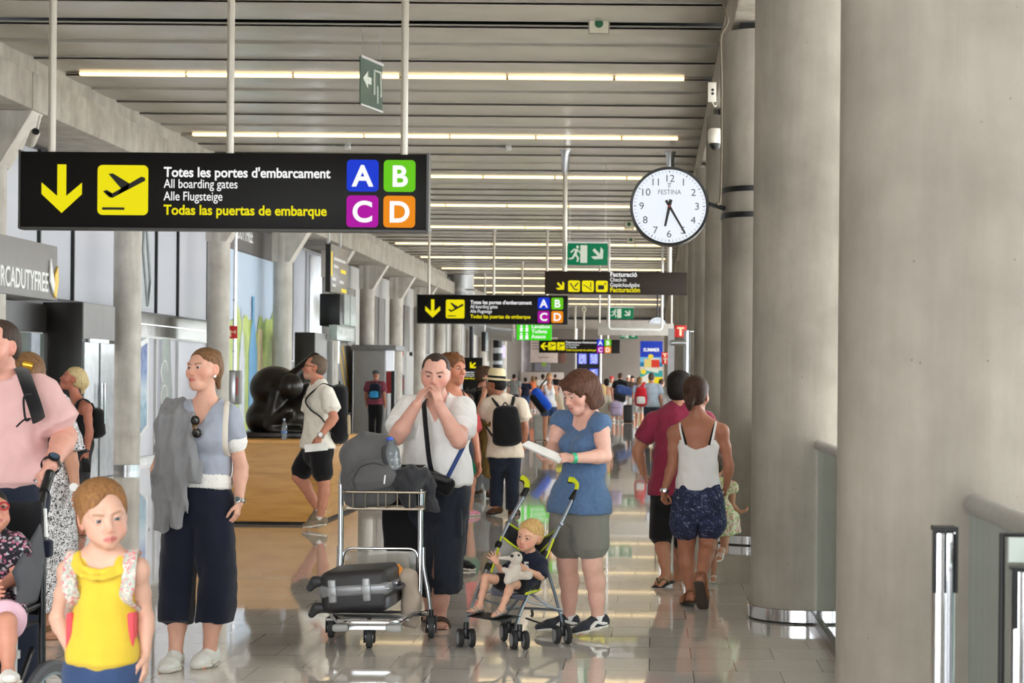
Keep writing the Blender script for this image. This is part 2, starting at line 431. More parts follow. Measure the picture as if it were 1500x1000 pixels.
# ================================================================ floor, ceiling
XL, XR, YB, YE, ZC = -9.0, 1.02, -5.0, 122.0, 5.65
m = MB(); m.box(((-14 + XR) / 2, (YB + YE) / 2, -.15), (XR + 14, YE - YB, .3)); structure(m.build('floor', M_floor))
m = MB(); m.box((32, (YB + YE) / 2, -4.6), (62, YE - YB + 40, .2)); structure(m.build('floor_lower_bounce', mat('lower_bounce_floor', (222, 220, 215), .5)))  # unseen lower level, made pale to bounce light up onto the ceiling
m = MB(); m.box((8.5, 46, 6.3), (14, 116, .2)); structure(m.build('ceiling_added_shade', mat('shade_roof', (190, 188, 184), .6)))  # unseen roof, added to cut the daylight coming in from the right
m = MB()
PIT = 1.19
Y0 = 24.2
k0 = -24; edges = []
xa, xb = -8.05, .78
prof = []
for k in range(k0, 64):
    ya = Y0 + PIT * k + (.07 if (k % 5) == 0 else 0); yb = Y0 + PIT * (k + 1) - (.07 if ((k + 1) % 5) == 0 else 0)
    if 0 < k + 4 and k == -3: ya += .12
    if k == -4: yb -= .12
    pts = []
    for j in range(9):
        q = j / 8; pts.append((ya + (yb - ya) * q, ZC - .04 + .03 * q - .02 * math.sin(math.pi * q)))
    n = len(pts); vs = []; th = .02
    for x in (xa, xb):
        vs += [(x, y, z) for y, z in pts] + [(x, y, z + th) for y, z in pts]
    fs = []
    for j in range(n - 1):
        fs += [(j, j + 1, 2 * n + j + 1, 2 * n + j), (n + j, 3 * n + j, 3 * n + j + 1, n + j + 1)]
    fs += [(0, 2 * n, 3 * n, n), (n - 1, 2 * n - 1, 4 * n - 1, 3 * n - 1), tuple(range(n)) + tuple(reversed(range(n, 2 * n))), tuple(range(2 * n, 3 * n)) + tuple(reversed(range(3 * n, 4 * n)))]
    m.add(vs, fs)
    m.box(((xa + xb) / 2, ya + .012, ZC - .024), (xb - xa, .024, .05))
structure(m.build('ceiling', M_ceil, smooth=35))
m = MB(); m.box(((-9.6 + 1.6) / 2, (YB + 101) / 2, ZC + .3), (11.2, 101 - YB, .1)); structure(m.build('ceiling_slab', M_dark))
# the lower, darker hall beyond the concourse
m = MB(); m.box((-4.0, 111.5, 5.05), (12.5, 21, .2)); structure(m.build('ceiling_far', mat('far_soffit', (120, 112, 102), .7)))
m = MB(); m.box((-4.0, 101.0, 5.45), (12.5, .3, .9)); structure(m.build('trim_1', mat('far_fascia', (150, 144, 134), .6)))
m = MB(); m.box((-4.0, 100.8, 5.02), (12.5, .3, .12)); structure(m.build('trim_2', M_dark))
m = MB(); m.box((-4.5, 121.5, 2.4), (18, .4, 5.4)); structure(m.build('wall_back', mat('far_wall', (112, 104, 96), .6, var=.1, vscale=.6)))
m = MB(); m.box((5.2, -.4, .9), (.3, 13, 10.6)); structure(m.build('wall_added_shade', mat('shade_wall', (150, 148, 144), .7)))  # unseen wall, added to shade the right side of the nearest column
# ================================================================ beams
def beam(name, x0, x1, z0, z1, ya, yb, joint0):
    m = MB(); y = ya; first = True
    js = [ya] + [joint0 + 5.95 * k for k in range(-8, 20) if ya + .3 < joint0 + 5.95 * k < yb] + [yb]
    for a, b in zip(js[:-1], js[1:]):
        m.box(((x0 + x1) / 2, (a + b) / 2, (z0 + z1) / 2), (x1 - x0, b - a - .02, z1 - z0), bev=.03, seg=2)
    m.box(((x0 + x1) / 2, (ya + yb) / 2, (z0 + z1) / 2), (x1 - x0 - .08, yb - ya, z1 - z0 - .08))
    return structure(m.build(name, M_conc_beam))
beam('trim_beam_left', -9.3, -7.75, 4.82, 5.3, -4, 100.7, 22.15)
beam('trim_beam_right', .72, 1.5, 4.82, 5.3, -4, 100.7, 21.9)
m = MB(); m.box((-8.15, 48.3, 5.5), (.2, 105, .4)); structure(m.build('wall_upper_left', M_conc_beam))
m = MB(); m.box((.92, 48.3, 5.5), (.2, 105, .4)); structure(m.build('wall_upper_right', M_conc_beam))
# ================================================================ columns
LCY = [22.4 + 5.95 * k for k in range(-3, 14)]
for i, y in enumerate(LCY):
    m = MB(); m.lathe([(.215, 0), (.215, 4.6), (.215, 4.82)], (-8.39, y, 0), n=40)
    o = structure(m.build('wall_column_left', M_conc_left))
    w_ = MB(); w_.prism([(-8.2, y - .2, 4.12), (-7.78, y - .2, 4.82), (-8.6, y - .2, 4.82), (-8.6, y - .2, 4.12)], (0, .4, 0)); w_.build('bracket', M_conc_left, o)
    b_ = MB(); b_.lathe([(.222, 0), (.222, .1), (.215, .105)], (-8.39, y, 0), n=40); b_.build('base_ring', M_steel, o)
    b_ = MB(); b_.box((-7.95, y, 4.805), (.3, .3, .03)); b_.build('bearing_pad', M_dark, o)
RCY = [6.1 + 5.25 * k for k in range(-1, 18)]
for i, y in enumerate(RCY):
    m = MB(); m.lathe([(.35, 0), (.35, 4.74)], (.99, y, 0), n=72)
    o = structure(m.build('wall_column_right', M_conc))
    b_ = MB(); b_.lathe([(.352, .012), (.366, .012), (.366, .085), (.355, .09)], (.99, y, 0), n=72, cap=False); b_.build('base_ring', M_chrome, o)
    b_ = MB(); b_.lathe([(.358, 0), (.358, .012)], (.99, y, 0), n=60); b_.build('base_gap', M_dark, o)
    b_ = MB(); b_.box((.99, y, 4.78), (.4, .4, .08)); b_.build('bearing_pad', M_dark, o)
# ================================================================ ceiling strip lights
for n in range(-4, 13):
    y = 24.2 + 5.95 * n
    od = ['first', 'second', 'third', 'fourth', 'fifth', 'sixth', 'seventh', 'eighth', 'ninth', 'tenth', 'eleventh', 'twelfth', 'thirteenth']
    o = empty('ceiling_light', (-3.6, y, ZC), 'long warm strip light across the slatted ceiling, %s row from the top of the view' % od[n] if n >= 0 else 'long warm strip light overhead, in front of the rows in view', 'light', 'ceiling strip lights')
    h = MB(); h.box((-3.64, y, ZC + .03), (8.7, .13, .08)); h.build('housing', M_striphouse, o)
    xs = [-7.85]
    while xs[-1] < .3: xs.append(min(.42, xs[-1] + 1.46))
    for a, b in zip(xs[:-1], xs[1:]):
        d = MB(); d.box(((a + b) / 2, y, ZC - .025), (b - a - .035, .078, .05), bev=.008); d.build('diffuser', M_strip, o)
# ================================================================ left side: shop fronts and panes along the concourse
XW = -8.9
def LP(px, py, X=XW):
    dx = _cr * (px - CX) + _sr * (py - CY); return P(px, py, X * FPX / dx)
t = NT('frosted_pane'); tr = t.n('ShaderNodeBsdfTranslucent'); tr.inputs[0].default_value = (.37, .375, .39, 1)
gl = t.n('ShaderNodeBsdfGlossy'); gl.inputs['Roughness'].default_value = .12; gl.inputs[0].default_value = (1, 1, 1, 1)
mx = t.n('ShaderNodeMixShader'); mx.inputs[0].default_value = .06
df = t.n('ShaderNodeBsdfDiffuse'); df.inputs[0].default_value = (.66, .66, .68, 1); m2 = t.n('ShaderNodeMixShader'); m2.inputs[0].default_value = .35
t.l(tr.outputs[0], m2.inputs[1]); t.l(df.outputs[0], m2.inputs[2]); t.l(m2.outputs[0], mx.inputs[1]); t.l(gl.outputs[0], mx.inputs[2]); t.l(mx.outputs[0], t.out.inputs[0])
M_pane = t.m
def glassmat(name, tint=(.8, .88, .86, 1), alpha=.3, rough=.03):
    if name in MATS: return MATS[name]
    t = NT(name); tb = t.n('ShaderNodeBsdfTransparent'); tb.inputs[0].default_value = tint
    g = t.n('ShaderNodeBsdfGlossy'); g.inputs['Roughness'].default_value = rough
    d = t.n('ShaderNodeBsdfDiffuse'); d.inputs[0].default_value = tint
    fr = t.n('ShaderNodeFresnel', IOR=1.45); a = t.n('ShaderNodeMixShader'); a.inputs[0].default_value = alpha
    b = t.n('ShaderNodeMixShader'); t.l(tb.outputs[0], a.inputs[1]); t.l(d.outputs[0], a.inputs[2])
    t.l(fr.outputs[0], b.inputs[0]); t.l(a.outputs[0], b.inputs[1]); t.l(g.outputs[0], b.inputs[2]); t.l(b.outputs[0], t.out.inputs[0])
    MATS[name] = t.m; return t.m
M_glass = glassmat('clear_glass', (.82, .9, .88, 1), .12)
M_glass_green = glassmat('balustrade_glass', (.66, .76, .72, 1), .35)
def wallbox(mb, ya, yb, za, zb, x=XW, th=.1, **k): return mb.box((x - th / 2, (ya + yb) / 2, (za + zb) / 2), (th, yb - ya, zb - za), **k)
def opaque(name, parts, mats_):
    return structure(parts.build(name, mats_))
# plain wall running back past the camera, wall above / behind
m = MB(); wallbox(m, -5, 23.9, 0, 4.85); opaque('wall_left', m, M_lightwall)
win_n = [0]
def window(ya, yb, za, zb, mull, frame=M_blackmetal, pane=M_pane, x=XW):
    win_n[0] += 1
    m = MB(); m.box((x - .06, (ya + yb) / 2, (za + zb) / 2), (.02, yb - ya, zb - za)); o = structure(m.build('window_%d' % win_n[0], pane))
    f = MB()
    for y in mull: f.box((x - .03, y, (za + zb) / 2), (.06, .045, zb - za))
    f.box((x - .03, (ya + yb) / 2, za + .02), (.07, yb - ya, .04)); f.box((x - .03, (ya + yb) / 2, zb - .02), (.07, yb - ya, .04))
    f.build('window_frame', frame, o); return o
window(23.9, 29.8, 2.62, 4.82, [25.8, 27.3, 29.75])
window(29.9, 35.7, 2.6, 4.82, [31.9, 33.35, 35.6])
window(29.9, 35.7, .06, 2.22, [31.9, 33.35, 35.6], M_alu)
m = MB(); wallbox(m, 29.9, 35.7, 2.22, 2.42); wallbox(m, 29.9, 35.7, 2.43, 2.6); wallbox(m, 29.9, 35.7, 0, .06)
opaque('trim_3', m, mat('dull_steel', (122, 120, 114), .16, .9, .3, 3.))
m = MB(); wallbox(m, 23.9, 29.85, 0, 2.6, x=XW - .6); opaque('wall_left_recess', m, M_lightwall)
m = MB(); wallbox(m, 23.9, 29.85, 2.3, 2.62, x=XW); opaque('trim_4', m, M_black)
# poster bay
m = MB(); wallbox(m, 35.75, 41.8, 0, 4.85); opaque('wall_left_poster_bay', m, M_greywall)
def flat(mb, poly, x, mi=0, th=.004): mb.prism([(x, y, z) for y, z in poly], (th, 0, 0), mi)
def ell(cy, cz, ry, rz, n=20, a0=0, a1=2 * math.pi): return [(cy + ry * math.cos(a0 + (a1 - a0) * i / n), cz + rz * math.sin(a0 + (a1 - a0) * i / n)) for i in range(n if a1 - a0 > 6.2 else n + 1)]
o = empty('advertising_poster', (XW, 39, 0), 'tall wall poster with blue bottle shapes over a pale sky and green field', 'poster')
m = MB(); m.box((XW + .013, 38.75, 2.1), (.024, 5.9, 4.2)); m.build('sky_panel', mat('poster_sky', (196, 212, 232), .5, var=.03, vscale=.5), o)
m = MB(); m.box((XW + .03, 38.75, 4.52), (.05, 5.9, .6)); m.build('header_band', mat('poster_header', (98, 92, 90), .5), o)
t = NT('poster_field'); v = t.coord('Object'); t.base(t.ramp(t.noise(v, 1.1, 6), [(.3, lin((128, 160, 70))), (.5, lin((190, 208, 112))), (.7, lin((216, 222, 150)))]))
m = MB(); flat(m, [(35.85, 0), (41.7, 0)] + [(41.7 - 5.85 * i / 24, 2.78 + .25 * math.sin(i * .9) * math.cos(i * .37) + .12 * math.sin(i * 2.1)) for i in range(25)], XW + .04); m.build('green_field', t.m, o, smooth=None)
def bottle_shape(cy, w, z1, neck=.25): return [(cy - w, 0), (cy + w, 0), (cy + w, z1 * .62), (cy + w * .45, z1 * .8), (cy + w * neck, z1 * .84), (cy + w * neck, z1), (cy - w * neck, z1), (cy - w * neck, z1 * .84), (cy - w * .45, z1 * .8), (cy - w, z1 * .62)]
m = MB(); flat(m, bottle_shape(39.35, .4, 3.3), XW + .05); m.build('blue_bottle_print', mat('poster_blue', (112, 170, 214), .5, var=.08), o, smooth=None)
m = MB(); flat(m, bottle_shape(38.3, .26, 3.0, .1), XW + .05); m.build('white_bottle_print', mat('poster_white', (214, 220, 228), .5), o, smooth=None)
m = MB(); m.box((XW + .05, 40.05, 1.3), (.01, .5, 2.6)); m.build('amber_strip_print', mat('poster_amber', (222, 204, 160), .5), o)
m = MB(); put_text(m, 'MALLORCADUTYFREE', (XW + .056, 36.2, 4.47), (0, 1, 0), (0, 0, 1), .42, 3.0, .02); m.build('lettering', M_white, o, smooth=None)
m = MB(); m.box((XW + .056, 36.7, 4.33), (.004, .4, .1)); m.build('red_mark', M_red, o)
# pane bay and curved steel front
window(41.85, 47.7, 1.9, 4.82, [44.0, 45.7], M_alu)
m = MB(); wallbox(m, 41.85, 47.7, 0, 1.9); opaque('wall_left_low', m, M_greywall)
m = MB()
pts = [(XW + .02 + .5 * math.sin(a) ** 2, 46.0 + 1.6 * (a / 1.57)) for a in [1.57 * i / 12 for i in range(13)]]
for (x0, y0), (x1, y1) in zip(pts[:-1], pts[1:]): m.prism([(x0, y0, 1.9), (x1, y1, 1.9), (x1, y1, 4.7), (x0, y0, 4.7)], (-.03, 0, 0))
opaque('wall_curved_steel', m, M_steel)
# shuttered bays further on
for k in range(4, 14):
    ya = 23.85 + 5.95 * k; yb = ya + 5.95
    m = MB(); wallbox(m, ya, yb, 4.15, 4.85); wallbox(m, ya, ya + .4, 0, 4.15); wallbox(m, yb - .4, yb, 0, 4.15)
    wallbox(m, ya, yb, 2.35, 2.5); wallbox(m, ya + .4, yb - .4, 0, 2.35, th=.12)
    o = opaque('wall_left_shuttered', m, M_lightwall)
    s = MB(); s.box((XW - .06, (ya + yb) / 2, 3.32), (.04, 5.1, 1.64))
    for i in range(1, 4): s.box((XW - .03, ya + .4 + i * 1.28, 3.32), (.02, .03, 1.62))
    s.build('shutter', M_brown, o)
m = MB(); wallbox(m, 107.1, 121, 0, 5.0); opaque('wall_left_end', m, M_brown)

# ---- duty free fascia sign with raised letters
o = empty('shop_sign', (-8.15, 22.5, 2.5), 'grey shop fascia sign with raised white letters and a yellow leaf logo', 'sign')
m = MB(); m.box((-8.5, 20.2, 2.9), (.7, 8.2, .74), bev=.01); m.build('fascia_panel', mat('fascia_grey', (140, 138, 137), .45, var=.04), o)
m = MB(); put_text(m, 'MALLORCADUTYFREE', (-8.14, 21.25, 2.63), (0, 1, 0), (0, 0, 1), .36, 2.58, .012, extr=.02); m.build('lettering', M_white, o, smooth=None)
m = MB(); flat(m, [(23.93, 2.78), (24.08, 2.62), (24.12, 2.75), (24.02, 2.95), (23.95, 3.08)], -8.14, th=.02); m.build('logo_leaf', M_white, o, smooth=None)
m = MB(); flat(m, [(24.1, 2.5 + .1), (24.18, 2.56), (24.27, 2.8), (24.24, 3.0), (24.12, 2.86)], -8.14, th=.02); m.build('logo_leaf', mat('logo_yellow', (246, 204, 80), .5), o, smooth=None)
# ---- shop front below the fascia: dark header and a glazed front with a big white outline letter
o = empty('shop_window', (-8.6, 24, 0), 'shop window under the fascia, dark header over green grey glass with outlined letters', 'shop window')
m = MB(); m.box((-8.72, 23.6, 2.32), (.1, 3.6, .4)); m.box((-8.71, 23.6, 2.3), (.09, 3.64, .012)); m.build('header', M_black, o)
m = MB(); m.box((-8.72, 23.6, 1.05), (.04, 3.6, 2.1)); m.build('pane', mat('shop_glass', (118, 126, 122), .15, spec=.6), o)
m = MB(); m.box((-8.69, 24.95, 1.05), (.05, .35, 2.1)); m.build('pale_panel', mat('pale_panel', (186, 192, 204), .4), o)
m = MB()
for cy, r_, z in ((24.0, .16, 1.5), (24.42, .1, 1.35)):
    q = [(cy - r_, z - .5), (cy - r_, z + .1), (cy - r_ * .4, z + .38), (cy + r_ * .5, z + .25), (cy + r_, z - .05), (cy + r_, z - .5)]
    m.tube([(-8.69, a, b) for a, b in q], .012, 6)
m.build('outline_letter', M_white, o)
# ---- black entrance portal with glass doors
def portal(Y, xa, xb, depth, label, door=True):
    o = empty('shop_entrance', ((xa + xb) / 2, Y, 0), label, 'shop entrance')
    m = MB(); m.box(((xa + xb) / 2, Y + depth / 2, 1.28), (xb - xa, depth, 2.56), bev=.006); m.build('portal_box', M_black, o)
    m = MB(); m.box((xb + .006, Y + depth / 2, 2.3), (.02, depth - .01, .52)); 
    if not door: m.box((xb + .006, Y + depth / 2, 1.02), (.02, depth - .01, 2.04))
    m.build('side_panel', M_greywall, o)
    if door:
        for i in range(2):
            g = MB(); g.box((xb + .012, Y + .06 + depth * (.25 + .5 * i) - .06, 1.0), (.02, depth * .44, 1.98)); d = g.build('door', mat('door_glass', (176, 180, 184), .12, spec=.7), o)
            h = MB(); h.tube([(xb + .07, Y + depth * (.45 + .1 * i), .8), (xb + .07, Y + depth * (.45 + .1 * i), 1.4)], .015, 8); h.build('handle', M_chrome, d)
        m = MB(); m.box((xb + .025, Y + depth * .45, 2.02), (.035, depth * .6, .05)); m.build('door_closer', M_steel, o)
    return o
portal(25.5, -8.76, -8.19, 1.5, 'black boxy shop entrance with a glazed grey side beside the first column')
portal(41.0, -8.26, -7.8, 1.5, 'small dark grey shop entrance box behind the bronze sculpture', False)
# prints on the lower panes
o = empty('pane_poster', (XW, 31.2, 0), 'narrow blue seaside print stuck on the lower pane behind the column', 'poster')
m = MB(); flat(m, [(30.55, .35), (31.35, .62), (31.35, 2.2), (30.55, 2.05)], XW + .004); m.build('margin', M_white, o, smooth=None)
t = NT('sea_print'); v = t.coord('Object'); sz = t.n('ShaderNodeSeparateXYZ'); t.l(v, sz.inputs[0])
mr = t.n('ShaderNodeMapRange'); mr.inputs[1].default_value = .4; mr.inputs[2].default_value = 2.1; t.l(sz.outputs[2], mr.inputs[0])
t.base(t.mix(.35, t.ramp(mr.outputs[0], [(0, lin((60, 120, 160))), (.35, lin((150, 190, 210))), (.5, lin((215, 230, 240))), (.7, lin((90, 120, 190))), (1, lin((70, 90, 170)))]), t.ramp(t.noise(v, 6, 6), [(.3, lin((40, 80, 130))), (.7, lin((220, 235, 240)))])))
m = MB(); flat(m, [(30.6, .42), (31.25, .66), (31.25, 2.1), (30.6, 1.95)], XW + .01); m.build('print', t.m, o, smooth=None)
o = empty('pane_banner', (XW, 32.6, 0), 'slim grey print with outlined letters on the lower pane', 'poster')
m = MB(); flat(m, [(32.1, .1), (33.1, .1), (32.75, 2.2), (32.2, 2.2)], XW + .004); m.build('print', mat('banner_grey', (150, 158, 154), .4), o, smooth=None)
m = MB()
for z in (.7, 1.15, 1.6): m.tube([(XW + .012, 32.35 + .22 * math.cos(a), z + .2 * math.sin(a)) for a in [i * .5 for i in range(10)]], .014, 5)
m.build('outline_letter', M_white, o)
o = empty('pane_decal', (XW, 31, 3), 'tall grey outlined letter decal on the upper pane', 'decal')
m = MB(); flat(m, [(30.5, 2.7), (31.65, 2.7), (31.2, 4.8), (30.5, 4.8)], XW + .004); m.build('backing', mat('decal_back', (176, 182, 184), .5), o, smooth=None)
m = MB(); m.tube([(XW + .012, y, z) for y, z in ((30.95, 4.1), (31.0, 4.45), (31.1, 4.1), (31.35, 3.2), (31.2, 2.75), (30.9, 3.7), (30.95, 4.1))], .03, 6); m.build('outline_letter', mat('decal_grey', (132, 138, 140), .5), o)
# ---- fire point: pipe, flag sign, cabinet beside a column
def fire_point(Y, lab, px):
    x = P(px, 520, Y).x
    o = empty('fire_pipe', (x, Y, 0), 'steel pipe running down beside %s, over the grey cabinet' % lab, 'pipe')
    m = MB(); m.tube(round_path([(x, Y, 1.645), (x, Y, 4.4), (x + .2, Y, 4.78)], .15), .035, 12); m.build('pipe', M_chrome, o)
    m = MB(); m.tube([(x - .04, Y + .16, 0), (x - .04, Y + .16, 4.1)], .03, 8); m.build('cable_duct', mat('duct_grey', (110, 104, 98), .5), o)
    m = MB()
    for z in (2.0, 3.0): m.lathe([(.045, 0), (.045, .04)], (x, Y, z), n=14)
    m.build('clamp', M_steel, o)
    o = empty('fire_sign', (x - .05, Y - .08, 2.2), 'small red fire hose flag sign on the pipe by %s' % lab, 'sign', 'red fire flag signs')
    m = MB(); m.box((x - .05, Y - .09, 2.385), (.25, .02, .25), bev=.003); m.build('panel', M_red, o)
    m = MB(); yy = Y - .102
    m.box((x - .09, yy, 2.36), (.09, .004, .13)); m.box((x + .0, yy, 2.39), (.1, .004, .02)); m.box((x + .03, yy, 2.39), (.02, .004, .07)); m.build('symbol', mat('cream', (250, 226, 190), .5), o)
    o = empty('fire_cabinet', (x - .05, Y, .95), 'grey metal fire hose cabinet beside %s' % lab, 'cabinet')
    m = MB(); m.box((x - .03, Y - .02, 1.31), (.33, .2, .66), bev=.01); m.build('body', M_greywall, o)
    m = MB(); m.box((x - .06, Y - .126, 1.31), (.22, .012, .6), bev=.004); d = m.build('door', M_steel, o)
    m = MB(); m.box((x + .085, Y - .127, 1.33), (.018, .014, .35)); m.box((x - .14, Y - .134, 1.05), (.06, .004, .06)); m.build('red_mark', M_red, o)
    m = MB(); m.tube([(x - .03, Y, 0), (x - .03, Y, .98)], .03, 8); m.build('stand', M_steel, o)
fire_point(34.75, 'the column with the poster behind', 343.5)
fire_point(58.55, 'the column past the grey booth', 588)
# ---- hanging information board over the shops and a screen unit and a lit box
XB = -7.72
def bd(px): return XB * FPX / (px - CX)
o = empty('hanging_board', (XB, 43.6, 3.5), 'dark grey hanging shop board with white and yellow lines of text', 'sign')
m = MB(); m.box((XB - .03, 43.6, 4.15), (.08, 2.45, 1.16), bev=.006); m.build('panel', mat('board_grey', (120, 115, 110), .3), o)
m = MB(); m.box((XB - .03, 42.36, 4.15), (.12, .06, 1.18)); m.build('edge', M_blackmetal, o)
for y in (42.35, 43.9):
    m = MB(); m.box((XB - .03, y, 5.18), (.06, .12, .95)); m.build('post', M_alu, o)
m = MB()
for z, a, b in ((4.4, 42.9, 44.6), (4.22, 42.9, 43.5), (3.9, 42.7, 43.3), (3.88, 43.7, 44.4), (3.75, 42.7, 43.3)):
    m = MB()
    for i in range(int((b - a) / .12)): m.box((XB + .012, a + .06 + i * .12, z), (.003, .08, .07))
    m.build('text_line', M_white, o)
for a in ((42.6, 4.25, .16, .6), (44.2, 4.15, .7, .09), (44.3, 3.68, .7, .09)): m = MB(); m.box((XB + .012, a[0], a[1]), (.004, a[2], a[3])); m.build('yellow_line', M_yellow, o)
o = empty('screen_unit', (XB, 44.3, 2.9), 'hanging pair of pale display screens under the dark grey shop board', 'screen')
m = MB(); m.box((XB - .1, 44.1, 3.16), (.5, 2.2, .78), bev=.02); m.build('housing', M_blackmetal, o)
for y in (43.85, 44.75):
    m = MB(); m.box((XB + .165, y, 3.2), (.02, .8, .74)); m.build('screen', mat('pale_screen', (176, 186, 186), .15), o)
for y in (43.3, 44.9): m = MB(); m.box((XB - .14, y, 3.56), (.03, .03, .02)); m.build('hanger', M_blackmetal, o)
o = empty('lit_sign', (XB, 43.9, 2.5), 'pale lit box sign with white letters under the hanging screens', 'sign')
m = MB(); m.box((XB + .1, 43.6, 2.6), (.2, 2.5, .36), bev=.01); m.build('box', mat('lit_box', (165, 178, 172), .3), o)
m = MB(); put_text(m, 'CLUB LOUNGE', (XB + .2, 42.55, 2.52), (0, 1, 0), (0, 0, 1), .3, 2.0, .02, extr=.01); m.build('lettering', M_white, o, smooth=None)
m = MB(); m.box((XB + .1, 43.6, 2.78), (.05, 2.2, .02)); m.build('hanger', M_alu, o)
# ---- grey wall panel with yellow zigzag, pale post, booth
o = empty('zigzag_panel', (-8.7, 49.7, 0), 'tall grey wall panel with two bent yellow stripes', 'panel')
m = MB(); m.box((-8.7, 49.7, 1.22), (.06, 3.5, 2.44)); m.build('panel', M_greywall, o)
for dy in (0, .65):
    m = MB(); pts = [(-8.665, 49.0 + dy, 2.42), (-8.665, 50.35 + dy, 1.05), (-8.665, 49.6 + dy, .02)]
    for p, q in zip(pts[:-1], pts[1:]): m.prism([(p[0], p[1] - .1, p[2]), (p[0], p[1] + .1, p[2]), (q[0], q[1] + .1, q[2]), (q[0], q[1] - .1, q[2])], (-.01, 0, 0))
    m.build('stripe', mat('stripe_amber', (226, 182, 70), .5), o)
o = empty('pale_post', (-7.95, 43.3, 0), 'pale square post beside the yellow striped grey panel', 'post')
m = MB(); m.box((-7.8, 42.95, 1.2), (.16, .16, 2.4), bev=.01); m.build('post', M_lightwall, o)
m = MB(); m.box((-7.8, 42.95, .02), (.22, .22, .04)); m.build('base_plate', M_steel, o)
o = empty('booth', (-8.05, 51, 0), 'grey service booth with flat roof slab and a dark cash machine side', 'booth')
m = MB(); m.box((-7.98, 51.0, 1.15), (.86, 1.7, 2.3), bev=.008); m.build('body', M_greywall, o)
m = MB(); m.box((-7.86, 50.98, 2.38), (1.26, 1.8, .15), bev=.01); m.build('roof', mat('roof_grey', (120, 120, 120), .5), o)
m = MB(); m.box((-7.44, 50.4, 2.02), (.22, .1, .56)); m.build('light_panel', mat('booth_light', (230, 234, 240), .5, emit=.35), o)
m = MB(); m.box((-7.47, 50.5, 1.4), (.14, .2, .62)); m.build('red_panel', mat('booth_red', (150, 30, 34), .5), o)
m = MB(); m.box((-7.36, 50.55, .86), (.1, .3, 1.72)); m.build('black_panel', M_blackmetal, o)
m = MB(); m.box((-8.43, 50.19, 1.15), (.02, .02, 2.3)); m.build('seam', M_dark, o)
# ---- far: duct, display column, monitor
o = empty('ventilation_duct', (-7.4, 70, 3), 'fat shiny steel ventilation duct bending down from the ceiling', 'duct')
a = [P(677, 400, 70), P(677, 440, 70), P(700, 478, 70), P(752, 483, 70)]
m = MB(); m.tube(round_path(a, 1.2, 10), .47, 28); m.build('duct', M_steel, o)
m = MB(); m.lathe([(.5, -.04), (.5, .04)], a[3], (1, 0, 0)); m.lathe([(.5, -.04), (.5, .04)], P(677, 425, 70)); m.build('flange', M_chrome, o)
o = empty('display_column', (-6.5, 75, 0), 'round pillar with black and white printed bands in the distance', 'pillar')
x = P(729, 520, 75).x
m = MB(); m.lathe([(.2, 0), (.2, 3.2)], (x, 75, 0), n=24); m.build('pillar', mat('pale_blue_grey', (190, 196, 200), .5), o)
for z, h in ((2.85, .5), (2.3, .32), (1.85, .3)):
    m = MB(); m.lathe([(.207, 0), (.207, h)], (x, 75, z), n=24); m.build('black_band', M_blackmetal, o)
o = empty('hanging_monitor', (-6.5, 70, 2.6), 'hanging flat monitor seen edge on between the far columns', 'screen')
x = P(712, 500, 68).x
m = MB(); m.box((x - .06, 68, 2.95), (.16, .9, .75), bev=.02); m.build('housing', M_blackmetal, o)
m = MB(); m.box((x + .03, 68, 2.95), (.012, .8, .66)); m.build('screen', mat('grey_screen', (150, 165, 170), .2), o)
m = MB(); m.tube([(x - .06, 68, 3.3), (x - .06, 68, 5.58)], .03, 8); m.build('post', M_alu, o)
o = empty('lit_screen', (-6, 76, 2.3), 'small bright violet screen beside the banded pillar', 'screen')
x = P(737, 515, 76).x
m = MB(); m.box((x, 76, 2.7), (.16, .06, .5)); m.build('screen', mat('violet_screen', (205, 190, 255), .4, emit=.7, var=0), o)
m = MB(); m.tube([(x, 76, 0), (x, 76, 2.46)], .02, 8); m.build('stand', M_alu, o)
m = MB(); m.lathe([(.16, 0), (.16, .02)], (x, 76, 0)); m.build('foot', M_alu, o)
# ---- totem with yellow arrow
# ================================================================ lit wayfinding signs
def emis(name, c, st=.8):
    if name in MATS: return MATS[name]
    t = NT(name); t.base(tuple(v * .12 for v in lin(c)[:3]) + (1,)); t.set(Roughness=.5, Emission_Strength=st * .68); t.b.inputs['Specular IOR Level'].default_value = .15; t.b.inputs['Emission Color'].default_value = lin(c)
    MATS[name] = t.m; return t.m
E_white = emis('lit_white', (255, 255, 255), .95); E_yel = emis('lit_yellow', (252, 238, 10), .85); E_blue = emis('lit_blue', (22, 62, 225)); E_green = emis('lit_green', (112, 215, 22)); E_mag = emis('lit_magenta', (190, 8, 175)); E_or = emis('lit_orange', (255, 150, 12))
M_sign = mat('sign_black', (15, 12, 10), .45, 0, .05, 2., spec=.2); M_ink = mat('sign_ink', (18, 16, 10), .6, var=0)
E_exit = emis('exit_green', (16, 128, 84), .7); E_exitw = emis('exit_cream', (232, 240, 220), .7); E_wc = emis('lavatory_green', (70, 232, 30), .8)
M_pole = mat('sign_pole', (196, 190, 178), .35, .4, .04)
